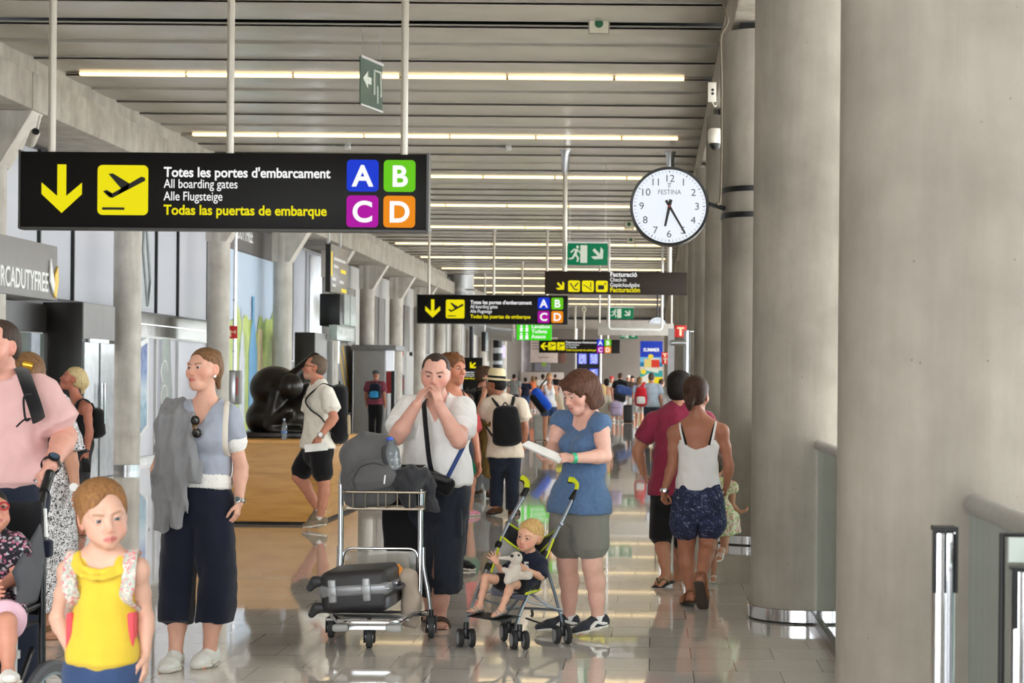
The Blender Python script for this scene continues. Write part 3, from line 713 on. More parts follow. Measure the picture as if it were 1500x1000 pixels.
class Board:
    """a sign facing down the concourse; u, v = 0..1 across its face"""
    def __init__(s, Y, x0, y0, x1, y1, th=.14):
        cx, cy = (x0 + x1) / 2, (y0 + y1) / 2
        s.Y = Y; s.X0 = P(x0, cy, Y).x; s.X1 = P(x1, cy, Y).x; s.Z1 = P(cx, y0, Y).z; s.Z0 = P(cx, y1, Y).z; s.th = th
        s.W = s.X1 - s.X0; s.H = s.Z1 - s.Z0
    def p(s, u, v, d=.003): return Vector((s.X0 + u * s.W, s.Y - d, s.Z1 - v * s.H))
    def poly(s, mb, pts, mi=0, d=.0): mb.prism([s.p(u, v, d) for u, v in pts], (0, -.004, 0), mi)
    def rrect(s, u0, v0, u1, v1, r=.02):
        rx = r; ry = r * s.W / s.H; out = []
        for (cx, cy, a) in ((u1 - rx, v0 + ry, -90), (u1 - rx, v1 - ry, 0), (u0 + rx, v1 - ry, 90), (u0 + rx, v0 + ry, 180)):
            for i in range(6):
                q = R_(a + 90 * i / 5); out.append((cx + rx * math.cos(q), cy + ry * math.sin(q)))
        return out
    def text(s, mb, txt, u, v, h, w=None, bold=0., mi=0, d=.003, align='LEFT'):
        """v = baseline, h = cap height as share of the board's height"""
        put_text(mb, txt, s.p(u, v, d), (1, 0, 0), (0, 0, 1), h * s.H / .7, (w * s.W) if w else None, bold, 1., mi, .001, align)
    def box(s, name, parent, m=None):
        mb = MB(); mb.box(((s.X0 + s.X1) / 2, s.Y + s.th / 2, (s.Z0 + s.Z1) / 2), (s.W, s.th, s.H), bev=.008); return mb.build(name, m or M_sign, parent)
def poles(parent, Y, pxs, z0, r=.038, cap=False, zt=ZC - .02):
    for px in pxs:
        x = P(px, 400, Y).x if px > 5 else px
        m = MB(); m.tube([(x, Y + .07, z0), (x, Y + .07, zt)], r, 14); o = m.build('pole', M_pole, parent)
        c = MB(); c.lathe([(r * 1.5, -.42), (r * 1.7, -.1), (r * 2.6, 0)] if cap else [(r * 1.6, -.05), (r * 1.6, 0)], (x, Y + .07, zt), n=16); c.build('ceiling_flange', M_steel, o)
def plane_icon(bd_, mb, u0, v0, u1, v1):
    f = lambda x, y: (u0 + (u1 - u0) * x, v0 + (v1 - v0) * y)
    for pg in ([(.115, .53), (.19, .5), (.3, .57), (.47, .47), (.87, .23), (.94, .25), (.95, .31), (.3, .66)],
               [(.22, .18), (.31, .17), (.64, .37), (.47, .47)], [(.47, .47), (.64, .37), (.6, .5), (.4, .6)], [(.115, .53), (.3, .57), (.3, .66), (.24, .65)]):
        bd_.poly(mb, [f(*q) for q in pg], 0, .012)
    bd_.poly(mb, [f(*q) for q in ((.1, .85), (.54, .85), (.54, .9), (.1, .9))], 0, .012)
ARROW = [(-.11, -.5), (.11, -.5), (.11, .08), (.5, -.24), (.5, .04), (0, .5), (-.5, .04), (-.5, -.24), (-.11, .08)]   # points down
def arrow(bd_, mb, u, v, su, ang, d=.006):
    a = R_(ang); asp = bd_.W / bd_.H; pts = []
    for x, y in ARROW: pts.append((u + su * (x * math.cos(a) - y * math.sin(a)), v + su * asp * (x * math.sin(a) + y * math.cos(a))))
    bd_.poly(mb, pts, 0, d)
def gate_squares(bd_, o, us, vs, wu, fs=.27):
    for (c, i, j, E) in (('A', 0, 0, E_blue), ('B', 1, 0, E_green), ('C', 0, 1, E_mag), ('D', 1, 1, E_or)):
        u = us[i]; v = vs[j]; h = wu * bd_.W / bd_.H
        m = MB(); bd_.poly(m, bd_.rrect(u, v, u + wu, v + h, wu * .13), 0, .004); q = m.build('gate_square', E, o, smooth=None)
        tag(q, '%s square marked %s' % ({'A': 'blue', 'B': 'green', 'C': 'magenta', 'D': 'orange'}[c], c))
        m = MB(); bd_.text(m, c, u + wu / 2, v + h * .82, fs, None, .028, 0, .012, 'CENTER'); m.build('letter', E_white, q, smooth=None)
def gate_sign(Y, x0, y0, x1, y1, pole_px, label, r=.038):
    b = Board(Y, x0, y0, x1, y1); o = empty('hanging_sign', ((b.X0 + b.X1) / 2, Y, b.Z0), label, 'sign', 'boarding gate signs')
    b.box('sign_panel', o)
    m = MB(); m.box(((b.X0 + b.X1) / 2, Y + .07, b.Z0 - .012), (b.W + .02, .16, .024)); m.box((b.X1 + .01, Y + .07, (b.Z0 + b.Z1) / 2), (.024, .16, b.H + .03)); m.box((b.X0 - .01, Y + .07, (b.Z0 + b.Z1) / 2), (.02, .16, b.H + .03)); m.build('frame', mat('sign_frame', (70, 68, 66), .4, .4), o)
    U = lambda px: (px - 30) / 595; W = lambda py, px=300: (py - (220.5 + .0127 * (px - 30) * .62)) / 112
    m = MB(); b.poly(m, [(U(84), W(240, 90)), (U(97), W(240, 90)), (U(97), W(287, 90)), (U(120), W(267, 90)), (U(120), W(284, 90)), (U(90.5), W(312, 90)), (U(61), W(284, 90)), (U(61), W(267, 90)), (U(84), W(287, 90))]); m.build('arrow', E_yel, o, smooth=None)
    m = MB(); b.poly(m, b.rrect(U(143), W(241, 180), U(217), W(315, 180), .012)); q = m.build('departures_square', E_yel, o, smooth=None)
    m = MB(); plane_icon(b, m, U(143), W(241, 180), U(217), W(315, 180)); m.build('aircraft_symbol', M_ink, q, smooth=None)
    m = MB(); b.text(m, "Totes les portes d'embarcament", U(240), W(258.5), .128, 244 / 595, .022); b.text(m, 'All boarding gates', U(240), W(275), .118, 108 / 595, .004); b.text(m, 'Alle Flugsteige', U(240), W(293.5), .118, 86 / 595, .004); m.build('white_lettering', E_white, o, smooth=None)
    m = MB(); b.text(m, 'Todas las puertas de embarque', U(240), W(314.5), .128, 239 / 595, .022); m.build('yellow_lettering', E_yel, o, smooth=None)
    gate_squares(b, o, (U(508), U(562)), (W(233, 550), W(286, 550)), 46.5 / 595)
    poles(o, Y, pole_px, b.Z1, r); return o
gate_sign(18.0, 30, 224, 625, 334.5, (71, 333, 589), 'large black boarding gates sign with down arrow, nearest of its kind')
gate_sign(48.8, 611.5, 432, 831, 473.5, (628, 723, 801), 'black boarding gates sign with down arrow farther off below the check-in sign')
# third, with arrow to the left
b = Board(93, 789.5, 497, 908, 517); o = empty('hanging_sign', (b.X0, 93, b.Z0), 'farthest black boarding gates sign, with left arrow and two yellow squares', 'sign', 'boarding gate signs')
b.box('sign_panel', o)
U = lambda px: (px - 789.5) / 118.5; W = lambda py: (py - 497) / 20
m = MB(); arrow(b, m, U(797), .52, .09, 90); m.build('arrow', E_yel, o, smooth=None)
for u0 in (803, 816):
    m = MB(); b.poly(m, b.rrect(U(u0), .22, U(u0 + 11.3), .8, .012)); q = m.build('yellow_square', E_yel, o, smooth=None); m = MB(); plane_icon(b, m, U(u0), .22, U(u0 + 11.3), .8); m.build('symbol', M_ink, q, smooth=None)
m = MB(); b.text(m, "Totes les portes d'embarcament", U(828.5), .28, .14, 45.5 / 118.5, .02); b.text(m, 'All boarding gates', U(828.5), .45, .12, 20 / 118.5); b.text(m, 'Alle Flugsteige', U(828.5), .62, .12, 16 / 118.5); m.build('white_lettering', E_white, o, smooth=None)
m = MB(); b.text(m, 'Todas las puertas de embarque', U(828.5), .84, .14, 44.5 / 118.5, .02); m.build('yellow_lettering', E_yel, o, smooth=None)
gate_squares(b, o, (U(874.5), U(885.5)), (-.02, .49), 9.8 / 118.5, .3)
poles(o, 93, (843, 855.5, 891), b.Z1, .06, zt=5.4)
# check-in sign
b = Board(31.7, 798, 398, 1006.5, 431); o = empty('hanging_sign', (b.X0, 31.7, b.Z0), 'dark brown check-in sign with slanting arrow and three yellow squares', 'sign')
b.box('sign_panel', o, mat('sign_brown', (42, 34, 28), .5, 0, .04, 2., spec=.2))
U = lambda px: (px - 798) / 208.5; W = lambda py: (py - 397.5) / 33.3
m = MB(); arrow(b, m, U(821.5), W(419.5), .066, -45); m.build('arrow', E_yel, o, smooth=None)
for i, u0 in enumerate((832.3, 852.6, 872.9)):
    m = MB(); b.poly(m, b.rrect(U(u0), W(410.8), U(u0 + 17.3), W(427.6), .012)); q = m.build('yellow_square', E_yel, o, smooth=None)
    f = lambda x, y: (U(u0 + 17.3 * x), W(410.8 + 16.8 * y)); m = MB()
    if i == 0:
        b.poly(m, [f(.12, .25), (f(.22, .2)), f(.55, .72), f(.85, .78), f(.85, .86), f(.5, .82)], 0, .012); b.poly(m, [f(.5, .5), f(.85, .15), f(.9, .22), f(.6, .58)], 0, .012)
    elif i == 1:
        b.poly(m, [f(.1, .4), f(.15, .35), f(.85, .8), f(.82, .87)], 0, .012); b.poly(m, [f(.7, .15), f(.78, .15), f(.78, .6), f(.7, .6)], 0, .012)
    else:
        b.poly(m, [f(.18, .4), f(.7, .4), f(.7, .78), f(.18, .78)], 0, .012); b.poly(m, [f(.72, .2), f(.85, .2), f(.85, .35), f(.72, .35)], 0, .012)
    m.build('symbol', M_ink, q, smooth=None)
m = MB(); b.text(m, 'Facturació', U(893.5), W(404.5), .2, 39 / 208.5, .022); b.text(m, 'Check-in', U(893.5), W(411.8), .17, 23.5 / 208.5, .004); b.text(m, 'Gepäckaufgabe', U(893.5), W(419.4), .17, 43 / 208.5, .004); m.build('white_lettering', E_white, o, smooth=None)
m = MB(); b.text(m, 'Facturación', U(893.5), W(427.3), .2, 43.5 / 208.5, .022); m.build('yellow_lettering', E_yel, o, smooth=None)
poles(o, 31.7, (826.5, 980.5), b.Z1, .045, True)
# lavatory sign
b = Board(62, 757, 474, 808, 498); o = empty('hanging_sign', (b.X0, 62, b.Z0), 'bright green lavatories sign with four white symbols', 'sign')
b.box('sign_panel', o, E_wc)
m = MB()
for u, v in ((.13, .08), (.29, .08), (.13, .55), (.29, .55)):
    b.poly(m, [(u + .035 * math.cos(a), v + .07 + .07 * math.sin(a)) for a in [i * .785 for i in range(8)]]); b.poly(m, [(u - .05, v + .16), (u + .05, v + .16), (u + .035, v + .28), (u + .05, v + .4), (u - .05, v + .4), (u - .035, v + .28)])
m.build('symbol', E_white, o, smooth=None)
m = MB(); b.text(m, 'Lavabos', .42, .27, .22, .52, .02); b.text(m, 'Toilets', .42, .57, .22, .45, .02); b.text(m, 'Aseos', .42, .88, .22, .41, .02); m.build('lettering', E_white, o, smooth=None)
poles(o, 62, (765, 801), b.Z1, .04)
# emergency exit signs
def exit_face(b, o, man0, man1, ar, ang, mirror=False):
    m = MB(); f = lambda x, y: (man0 + (man1 - man0) * x, .08 + .84 * y)
    b.poly(m, [f(*q) for q in ((.62, .02), (.98, .02), (.98, .98), (.62, .98))])                                                   # door leaf
    b.poly(m, [(f(.47, .1)[0] + .035 * math.cos(i), f(0, .12)[1] + .07 * math.sin(i)) for i in [k * .7 for k in range(9)]], 0, .008)
    for pg in ([(.36, .22), (.5, .24), (.42, .55), (.28, .52)], [(.36, .24), (.3, .2), (.1, .38), (.14, .46)], [(.46, .3), (.5, .26), (.64, .42), (.6, .48)], [(.28, .5), (.42, .52), (.56, .72), (.5, .94), (.42, .92), (.46, .74)], [(.28, .5), (.38, .55), (.24, .78), (.02, .8), (.02, .72), (.18, .7)]):
        b.poly(m, [f(*q) for q in pg], 0, .008)
    arrow(b, m, ar, .5, .36 * b.H / b.W * 1.7, ang); m.build('symbol', E_exitw, o, smooth=None)
def exit_sign(Y, x0, y0, x1, y1, label, ang=-45, hang=None):
    b = Board(Y, x0, y0, x1, y1, .03); o = empty('exit_sign', (b.X0, Y, b.Z0), label, 'exit sign')
    b.box('panel', o, E_exit); exit_face(b, o, .03, .5, .76, ang)
    m = MB(); m.box(((b.X0 + b.X1) / 2, Y + .015, b.Z1 + .012), (b.W + .02, .05, .03)); m.build('rail', M_alu, o)
    for u in hang or (): m = MB(); p = b.p(u, 0); m.tube([(p.x, Y + .015, b.Z1), (p.x, Y + .015, ZC)], .003, 6); m.build('wire', M_steel, o)
    return o
exit_sign(31.5, 831, 356, 890.5, 388, 'green emergency exit sign with running man, nearest, right above the check-in sign', hang=(.06, .94))
exit_sign(52, 893, 450.5, 928, 467, 'green emergency exit sign hanging from a white goalpost frame', hang=(.5,))
exit_sign(70, 908, 486, 934, 496, 'small green exit sign half hidden behind the pale hanging panel', hang=(.5,))
# oblique glass exit sign near the ceiling
o = empty('exit_sign', P(544, 122, 21), 'dark green hanging exit sign turned edgeways, arrow and door outlined, by the third pole', 'exit sign')
A = P(528, 80, 20.75); B_ = P(560, 94, 21.35); C_ = P(560, 165, 21.35); D = P(528, 154, 20.75)
A.z = B_.z = (A.z + B_.z) / 2; C_.z = D.z = (C_.z + D.z) / 2
ux = (B_ - A).normalized(); uz = Vector((0, 0, 1)); nn = ux.cross(uz)
q = lambda x, y, d=0.: A + (B_ - A) * x + (D - A) * y + nn * d
m = MB(); m.prism([q(0, .03), q(1, .03), q(1, 1), q(0, 1)], nn * -.012); m.build('panel', mat('exit_dull_green', (62, 82, 72), .3), o)
m = MB(); m.prism([q(0, 0), q(1, 0), q(1, .05), q(0, .05)], nn * .02); m.prism([q(0, .965), q(1, .965), q(1, 1), q(0, 1)], nn * .01); m.build('rail', M_alu, o)
m = MB()
for pg in ([(.1, .44), (.32, .26), (.32, .38), (.48, .38), (.48, .52), (.32, .52), (.32, .62)],): m.prism([q(x, y, .002) for x, y in pg], nn * .004)
for a, b2 in (((.6, .2), (.9, .2)), ((.9, .2), (.9, .7)), ((.6, .2), (.6, .7)), ((.75, .5), (.75, .85))): m.tube([q(*a, .006), q(*b2, .006)], .012, 5)
m.build('symbol', mat('exit_dull_cream', (190, 196, 184), .5), o)
for x in (.1, .9): p = q(x, 0); m = MB(); m.tube([p, (p.x, p.y, ZC)], .006, 6); m.build('wire', M_steel, o)
# detector location plates
for px, py, Y, lab in ((877.5, 35, 20.4, 'square white plate with a green dot hanging under the slats, nearest of these plates'), (921.5, 328.5, 46, 'small white plate with a green dot left of the clock'), (924, 351, 51.5, 'small white plate with green dot at the clock\'s lower left'), (855.5, 453, 92, 'tiny white plate with green dot above the farthest gates sign')):
    c = P(px, py, Y); o = empty('detector_plate', c, lab, 'plate', 'green dot plates')
    s = .245
    m = MB(); m.box(c, (s, .03, s), bev=.004); m.build('frame', mat('plate_frame', (150, 142, 130), .5), o)
    m = MB(); m.box(c - V(0, .017, 0), (s - .03, .006, s - .03)); m.build('plate', mat('plate_cream', (214, 210, 190), .5), o)
    m = MB(); m.lathe([(.05, 0), (.05, .004)], c - V(0, .02, 0), (0, -1, 0)); m.build('dot', mat('plate_green', (20, 96, 58), .5), o)
    m = MB(); m.tube([c + V(0, 0, s / 2), (c.x, c.y, max(c.z + s / 2 + .01, ZC + .05))], .006, 6); m.build('wire', M_steel, o)
# white goalpost frame and pale hanging panel
Y = 51.6; a = P(892, 428, Y); b2 = P(970, 428, Y); zb = P(930, 482, Y).z
o = empty('goalpost_hanger', (a.x, Y, zb), 'white tubular goalpost frame hanging from the ceiling around an exit sign', 'frame')
m = MB(); m.tube(round_path([(a.x, Y, ZC), (a.x, Y, zb), (b2.x, Y, zb), (b2.x, Y, ZC)], .1), .034, 12); m.build('tube', M_white, o)
b = Board(56, 876, 473.5, 987, 491, .2); o = empty('blank_sign', (b.X0, 56, b.Z0), 'blank pale grey long hanging panel behind the white goalpost frame', 'panel')
b.box('panel', o, mat('pale_back', (186, 182, 176), .5))
poles(o, 56, (878.5, 984), b.Z1, .03)
# ================================================================ clocks
def clock(px, py, rpx, Y, label, arm=True):
    c = P(px, py, Y); r = rpx * Y / FPX; o = empty('wall_clock', c, label, 'clock')
    m = MB(); m.lathe([(r * .93, -.015), (r * .985, -.02), (r, 0), (r, .16), (r * .985, .18), (r * .93, .175)], c, (0, 1, 0), n=64, cap=False); m.lathe([(r * .95, .165), (r * .95, .172)], c, (0, 1, 0), n=64); m.build('case', M_blackmetal, o)
    E_face = emis('clock_face', (240, 246, 255), .92)
    m = MB(); m.lathe([(r * .925, -.006), (r * .925, 0)], c, (0, 1, 0), n=64); m.build('face', E_face, o)
    at = lambda a, rr, d=.0085: c + V(rr * r * math.sin(a), -d, rr * r * math.cos(a))
    m = MB()
    for i in range(60):
        a = i * math.pi / 30; k = .012 if i % 5 == 0 else .005
        m.tube([at(a, .84), at(a, .9)], r * k, 4)
    m.build('minute_marks', M_ink, o)
    m = MB()
    for i in range(1, 13):
        a = i * math.pi / 6; pt = at(a, .7, .007) - V(0, 0, r * .085)
        put_text(m, str(i), pt, (1, 0, 0), (0, 0, 1), r * .255, None, .0, 1.05, 0, .001, 'CENTER')
    m.build('numerals', mat('numeral_grey', (62, 66, 74), .5, var=0), o, smooth=None)
    if arm:
        m = MB(); put_text(m, 'FESTINA', c + V(0, -.007, r * .3), (1, 0, 0), (0, 0, 1), r * .17, r * .58, 0, 1., 0, .001, 'CENTER'); put_text(m, 'F', c + V(0, -.007, r * .445), (1, 0, 0), (0, 0, 1), r * .16, None, 0, 1., 0, .001, 'CENTER')
        m.tube([c + V(-r * .05, -.008, r * .57), c + V(r * .05, -.008, r * .585)], r * .012, 4); m.build('maker_name', mat('name_grey', (96, 100, 112), .5, var=0), o, smooth=None)
    for nm, a, L, w in (('hour_hand', R_(191.5), .52, .045), ('minute_hand', R_(149.5), .8, .035)):
        m = MB(); d = V(math.sin(a), 0, math.cos(a)); s_ = V(d.z, 0, -d.x)
        m.prism([c - d * r * .17 + s_ * r * w + V(0, -.012, 0), c - d * r * .17 - s_ * r * w + V(0, -.012, 0), c + d * r * L - s_ * r * w * .6 + V(0, -.012, 0), c + d * r * L + s_ * r * w * .6 + V(0, -.012, 0)], (0, -.005, 0)); m.build(nm, M_ink, o)
    m = MB(); m.lathe([(r * .035, 0), (r * .035, .02)], c + V(0, -.006, 0), (0, -1, 0), n=16); m.build('pivot', mat('pivot_red', (120, 40, 36), .5), o)
    return o, c, r
o, c, r = clock(980.5, 302, 58, 16.0, 'round white lit clock with black rim fixed to the column by an arm')
yc = RCY[3]; yc = 16.6
m = MB(); m.tube([(c.x + r * .98, c.y + .09, P(1048, 297, 16).z), (.66, yc - .1, P(1048, 297, 16).z)], .022, 10); m.build('arm', M_blackmetal, o)
for py in (275.5, 313.5):
    m = MB(); m.lathe([(.353, -.025), (.36, -.025), (.36, .025), (.353, .025)], (.99, yc, P(1075, py, 16.3).z), n=64, cap=False); m.build('strap', M_blackmetal, o)
o, c, r = clock(963, 478, 14.5, 66, 'round white clock far off, half covered by the pale hanging panel', False)
m = MB(); m.tube([(c.x, c.y + .09, c.z + r), (c.x, c.y + .09, ZC)], .03, 8); m.build('arm', M_blackmetal, o)
# ================================================================ far end
def wallitem(name, label, cat, Y, x0, y0, x1, y1, m_, th=.06, parts=None, group=None):
    b = Board(Y, x0, y0, x1, y1, th); o = empty(name, (b.X0, Y, b.Z0), label, cat, group); b.box('panel', o, m_)
    for pn, pm, polys in parts or ():
        m = MB()
        for k, pg in enumerate(polys): b.poly(m, pg, 0, .002 + .002 * k)
        m.build(pn, pm, o, smooth=None)
    return b, o
rc = lambda a, b_, c_, d: [(a, b_), (c_, b_), (c_, d), (a, d)]
b, o = wallitem('wall_poster', 'large pale pink notice with lines of text on the far wall', 'poster', 121.2, 777, 494, 817, 531, mat('pink_notice', (204, 186, 176), .7), parts=[('text_line', mat('notice_ink', (130, 112, 104), .7), [rc(.06, .1 + .11 * i, .5 + .3 * ((i * 7) % 3) / 2, .14 + .11 * i) for i in range(4)] + [rc(.3, .78, .7, .81)])])
b, o = wallitem('wall_poster', 'dark photo mural with greyish blue figures on the far wall', 'poster', 121.25, 760, 497, 778, 545, mat('mural_grey', (124, 116, 116), .7, var=.3, vscale=1.5))
b, o = wallitem('wall_poster', 'greyish blue print with green round spot under the pink notice', 'poster', 121.25, 783, 532, 806, 544, mat('mural_blue', (132, 128, 136), .7, var=.15), parts=[('green_spot', mat('spot_green', (136, 170, 50), .6), [[(.6 + .16 * math.cos(i * .5), .1 + .3 * math.sin(i * .5)) for i in range(12)]])])
b, o = wallitem('wall_poster', 'small reddish framed picture right of the pink notice', 'poster', 121.25, 819, 514, 829, 532, mat('mural_red', (120, 84, 72), .7, var=.25, vscale=3))
b, o = wallitem('counter', 'long pale counter front under the far posters', 'counter', 118, 763, 545, 825, 597, mat('counter_pale', (196, 182, 172), .6), .6)
# departure screens
Yf = 106
o = empty('departure_board', (P(862, 540, Yf).x, Yf, 0), 'black stand of four blue departure screens between white posts', 'screen')
x0, x1 = P(844.5, 540, Yf).x, P(878, 540, Yf).x
m = MB(); m.box(((x0 + x1) / 2, Yf + .06, 2.2), (x1 - x0, .12, 2.3)); m.build('housing', M_blackmetal, o)
for px in (843.5, 879.5): x = P(px, 540, Yf).x; m = MB(); m.tube([(x, Yf + .05, 0), (x, Yf + .05, 4.6)], .07, 10); m.build('post', M_white, o)
t = NT('departure_screen'); v = t.coord('Object', (3.5, 1, 26)); wn = t.noise(v, 2., 2, .5)
t.base((0, 0, 0, 1)); t.l(t.ramp(wn, [(.47, lin((70, 92, 232))), (.53, lin((226, 230, 255)))]), t.b.inputs['Emission Color']); t.set(Emission_Strength=.75)
E_rim = emis('screen_blue', (48, 70, 235), .8)
for px in (846.5, 863):
    for py in (517.5, 539.5):
        b = Board(Yf - .01, px, py, px + 13, py + (15.5 if py < 530 else 21), .02); q = b.box('screen', o, E_rim)
        m = MB(); b.poly(m, rc(.12, .06, .94, .96), 0, .004); m.build('timetable', t.m, q, smooth=None)
# lightbox advert
b, o = wallitem('lightbox_poster', 'tall lit blue and yellow summer advert beside the far columns', 'poster', 100, 937.5, 499.5, 970.5, 593, emis('ad_blue', (44, 72, 196), .75), .15)
for nm, c_, pg in (('sky_low', (130, 196, 232), rc(0, .25, 1, .36)), ('sea', (40, 130, 180), rc(0, .33, 1, .4)), ('sand', (226, 214, 190), rc(0, .4, 1, .47)), ('teal_band', (60, 170, 168), rc(0, .46, 1, .6)), ('yellow_field', (250, 226, 40), rc(.0, .56, 1, 1)), ('tile', (236, 232, 214), [(.2, .4), (.85, .44), (.8, .5), (.3, .46)]),
                   ('sun', (252, 228, 70), [(.47 + .12 * math.cos(i * .4), .245 + .042 * math.sin(i * .4)) for i in range(16)]), ('pale_box', (240, 214, 130), rc(.18, .28, .5, .41)), ('red_box', (226, 66, 48), rc(.5, .28, .86, .41)), ('white_band', (250, 236, 226), rc(.5, .27, .86, .29)), ('lemon', (252, 226, 60), [(.15 + .12 * math.cos(i * .4), .48 + .04 * math.sin(i * .4)) for i in range(16)]), ('white_swirl', (244, 240, 226), [(.12, .56), (.4, .5), (.36, .66), (.1, .68)])):
    m = MB(); b.poly(m, pg, 0, .004 + .002 * len(o.children)); m.build(nm, emis('ad_' + nm, c_, .75), o, smooth=None)
m = MB(); b.text(m, 'SUMMER', .14, .16, .05, .72, .03, 0, .04); m.build('lettering', E_white, o, smooth=None)
m = MB(); m.box(((b.X0 + b.X1) / 2, 100.2, b.Z0 / 2), (b.W * .8, .1, b.Z0)); m.build('stand', M_blackmetal, o)
# totem with yellow arrow
Y = 40; b = Board(Y, 678, 523.5, 706.5, 570, .1); o = empty('totem_sign', (b.X0 + b.W / 2, Y, 0), 'black floor totem with a yellow slanting arrow behind the hat wearer', 'sign')
m = MB(); m.box((b.X0 + b.W / 2, Y + .05, b.Z1 / 2), (b.W, .1, b.Z1), bev=.006); m.build('panel', M_sign, o)
W = lambda py: (py - 523.5) / 46.5
m = MB(); arrow(b, m, .5, W(535), .38, 45); m.build('arrow', E_yel, o, smooth=None)
m = MB(); b.text(m, 'Totes les portes', .08, W(546), .05, .84, .02); b.text(m, 'All boarding gates', .1, W(549), .04, .7); b.text(m, 'Alle Flugsteige', .1, W(551.5), .04, .6); m.build('white_lettering', E_white, o, smooth=None)
m = MB(); b.text(m, 'Todas las puertas', .03, W(555), .05, .84, .02); m.build('yellow_lettering', E_yel, o, smooth=None)
m = MB(); m.tube([(b.X0 + b.W * .42, Y + .05, b.Z1 - .01), (b.X0 + b.W * .42, Y + .05, 2.7)], .05, 10); m.build('mast', M_blackmetal, o)
# ================================================================ right side: pipe stand, red signs, balustrades, cameras, cables
Y = 27
o = empty('pipe_stand', (P(1005, 550, Y).x, Y, 0), 'steel pipe stand with a side arm and grey plate in front of the columns', 'pipe')
x = P(1006, 520, Y).x; xp = P(983, 520, Y).x
m = MB(); m.tube([(x, Y, 0), (x, Y, P(1006, 484, Y).z)], .047, 16); m.build('pipe', M_steel, o)
m = MB(); m.tube([(x, Y, P(1000, 502, Y).z), (xp, Y, P(1000, 502, Y).z)], .045, 16); m.build('side_arm', M_steel, o)
m = MB(); m.box((xp, Y + .02, P(983, 481, Y).z / 2), (.1, .06, P(983, 481, Y).z)); m.build('plate', mat('plate_grey', (150, 150, 152), .5), o)
m = MB(); m.lathe([(.1, 0), (.1, .02)], (x, Y, 0)); m.build('foot', M_steel, o)
for px, py, Yq, s, lab in ((997, 485, 30, .2, 'red extinguisher sign with a white T mark by the pipe stand'), (974, 521, 62, .24, 'small red hose sign on the far columns, upper one'), (974.5, 528, 60, .24, 'small red hose sign on the far columns, lower one')):
    c = P(px, py, Yq); 
    o = empty('fire_sign', c, lab, 'sign', 'red fire flag signs')
    m = MB(); m.box(c, (s, .02, s), bev=.002); m.build('panel', M_red, o)
    m = MB(); m.box(c + V(0, -.012, -.01), (s * .2, .004, s * .65)); m.box(c + V(0, -.012, s * .27), (s * .6, .004, s * .14)); m.build('symbol', MATS['cream'], o)
    m = MB(); m.tube([c + V(s / 2, .01, 0), (max(c.x + s / 2 + .02, .7), c.y + .05, c.z)], .01, 6); m.build('bracket', M_steel, o)
def balustrade(ya, yb, label):
    o = empty('glass_balustrade', (1.03, (ya + yb) / 2, 0), label, 'balustrade', None)
    m = MB(); m.box((1.04, (ya + yb) / 2, .55), (.02, yb - ya, 1.06)); m.build('glass_panel', M_glass_green, o)
    m = MB(); m.tube([(1.04, ya, 1.11), (1.04, yb, 1.11)], .032, 16); m.build('handrail', M_steel, o)
    m = MB(); m.box((1.04, (ya + yb) / 2, .03), (.06, yb - ya, .06)); m.build('base_channel', mat('channel', (112, 106, 100), .45, .5), o); return o
balustrade(6.46, 10.99, 'greenish glass balustrade with steel rail between the two nearest columns')
balustrade(2.2, 5.74, 'greenish glass balustrade with steel rail in the right foreground')
for k in range(2, 9):
    q = balustrade(RCY[k] + .36, RCY[k + 1] - .36, 'glass balustrade between the columns of the right hand row, mostly hidden by them'); q['group'] = 'far balustrades'
# queue posts at the lower right
def queue_post(px0, px1, py, Y, label):
    a = P(px0, py, Y); b2 = P(px1, py, Y); w_ = b2.x - a.x; o = empty('barrier_post', ((a.x + b2.x) / 2, Y, 0), label, 'post', None)
    m = MB(); m.box(((a.x + b2.x) / 2, Y, a.z / 2), (w_ * .94, w_ * .9, a.z - .02), bev=.01, seg=3); m.build('post', M_chrome, o)
    m = MB(); m.box(((a.x + b2.x) / 2, Y, a.z - .006), (w_, w_ * .96, .012))
    for q in (0, .5, 1): m.box((a.x + w_ * q, Y - w_ * .45, a.z - .085), (w_ * .12, w_ * .16, .17))
    m.build('cap', M_blackmetal, o)
    m = MB(); m.box(((a.x + b2.x) / 2, Y, .01), (.3, .3, .02), bev=.006); m.build('foot', M_blackmetal, o); return o
queue_post(1366, 1399, 770, 4.6, 'chrome barrier post with black cap left of the glass balustrade')
o = empty('queue_barrier', (P(1486, 850, 4.3).x, 4.3, 0), 'black framed barrier with chrome posts at the lower right corner', 'barrier')
x0, x1 = P(1468, 800, 4.3).x, P(1468, 800, 4.3).x + .75; zt = P(1480, 783, 4.3).z
m = MB(); m.tube([(x0, 4.3, 0), (x0, 4.3, zt), (x1, 4.3, zt), (x1, 4.3, 0)], .009, 8); m.build('frame', M_blackmetal, o)
m = MB(); m.box(((x0 + x1) / 2, 4.3, zt - .036), (x1 - x0 - .03, .012, .06)); m.build('top_panel', mat('pale_mint', (188, 198, 190), .3), o)
for i in range(2):
    xx = x0 + .035 + .08 * i + .0
    m = MB(); m.box((xx + .01, 4.27, (zt - .08) / 2), (.055, .05, zt - .08), bev=.008); q = m.build('post', M_chrome, o)
    m = MB(); m.box((xx - .014, 4.243, zt - .15), (.012, .012, .14)); m.box((xx + .034, 4.243, zt - .15), (.012, .012, .14)); m.box((xx + .01, 4.27, zt - .078), (.06, .054, .008)); m.build('cap', M_blackmetal, q)
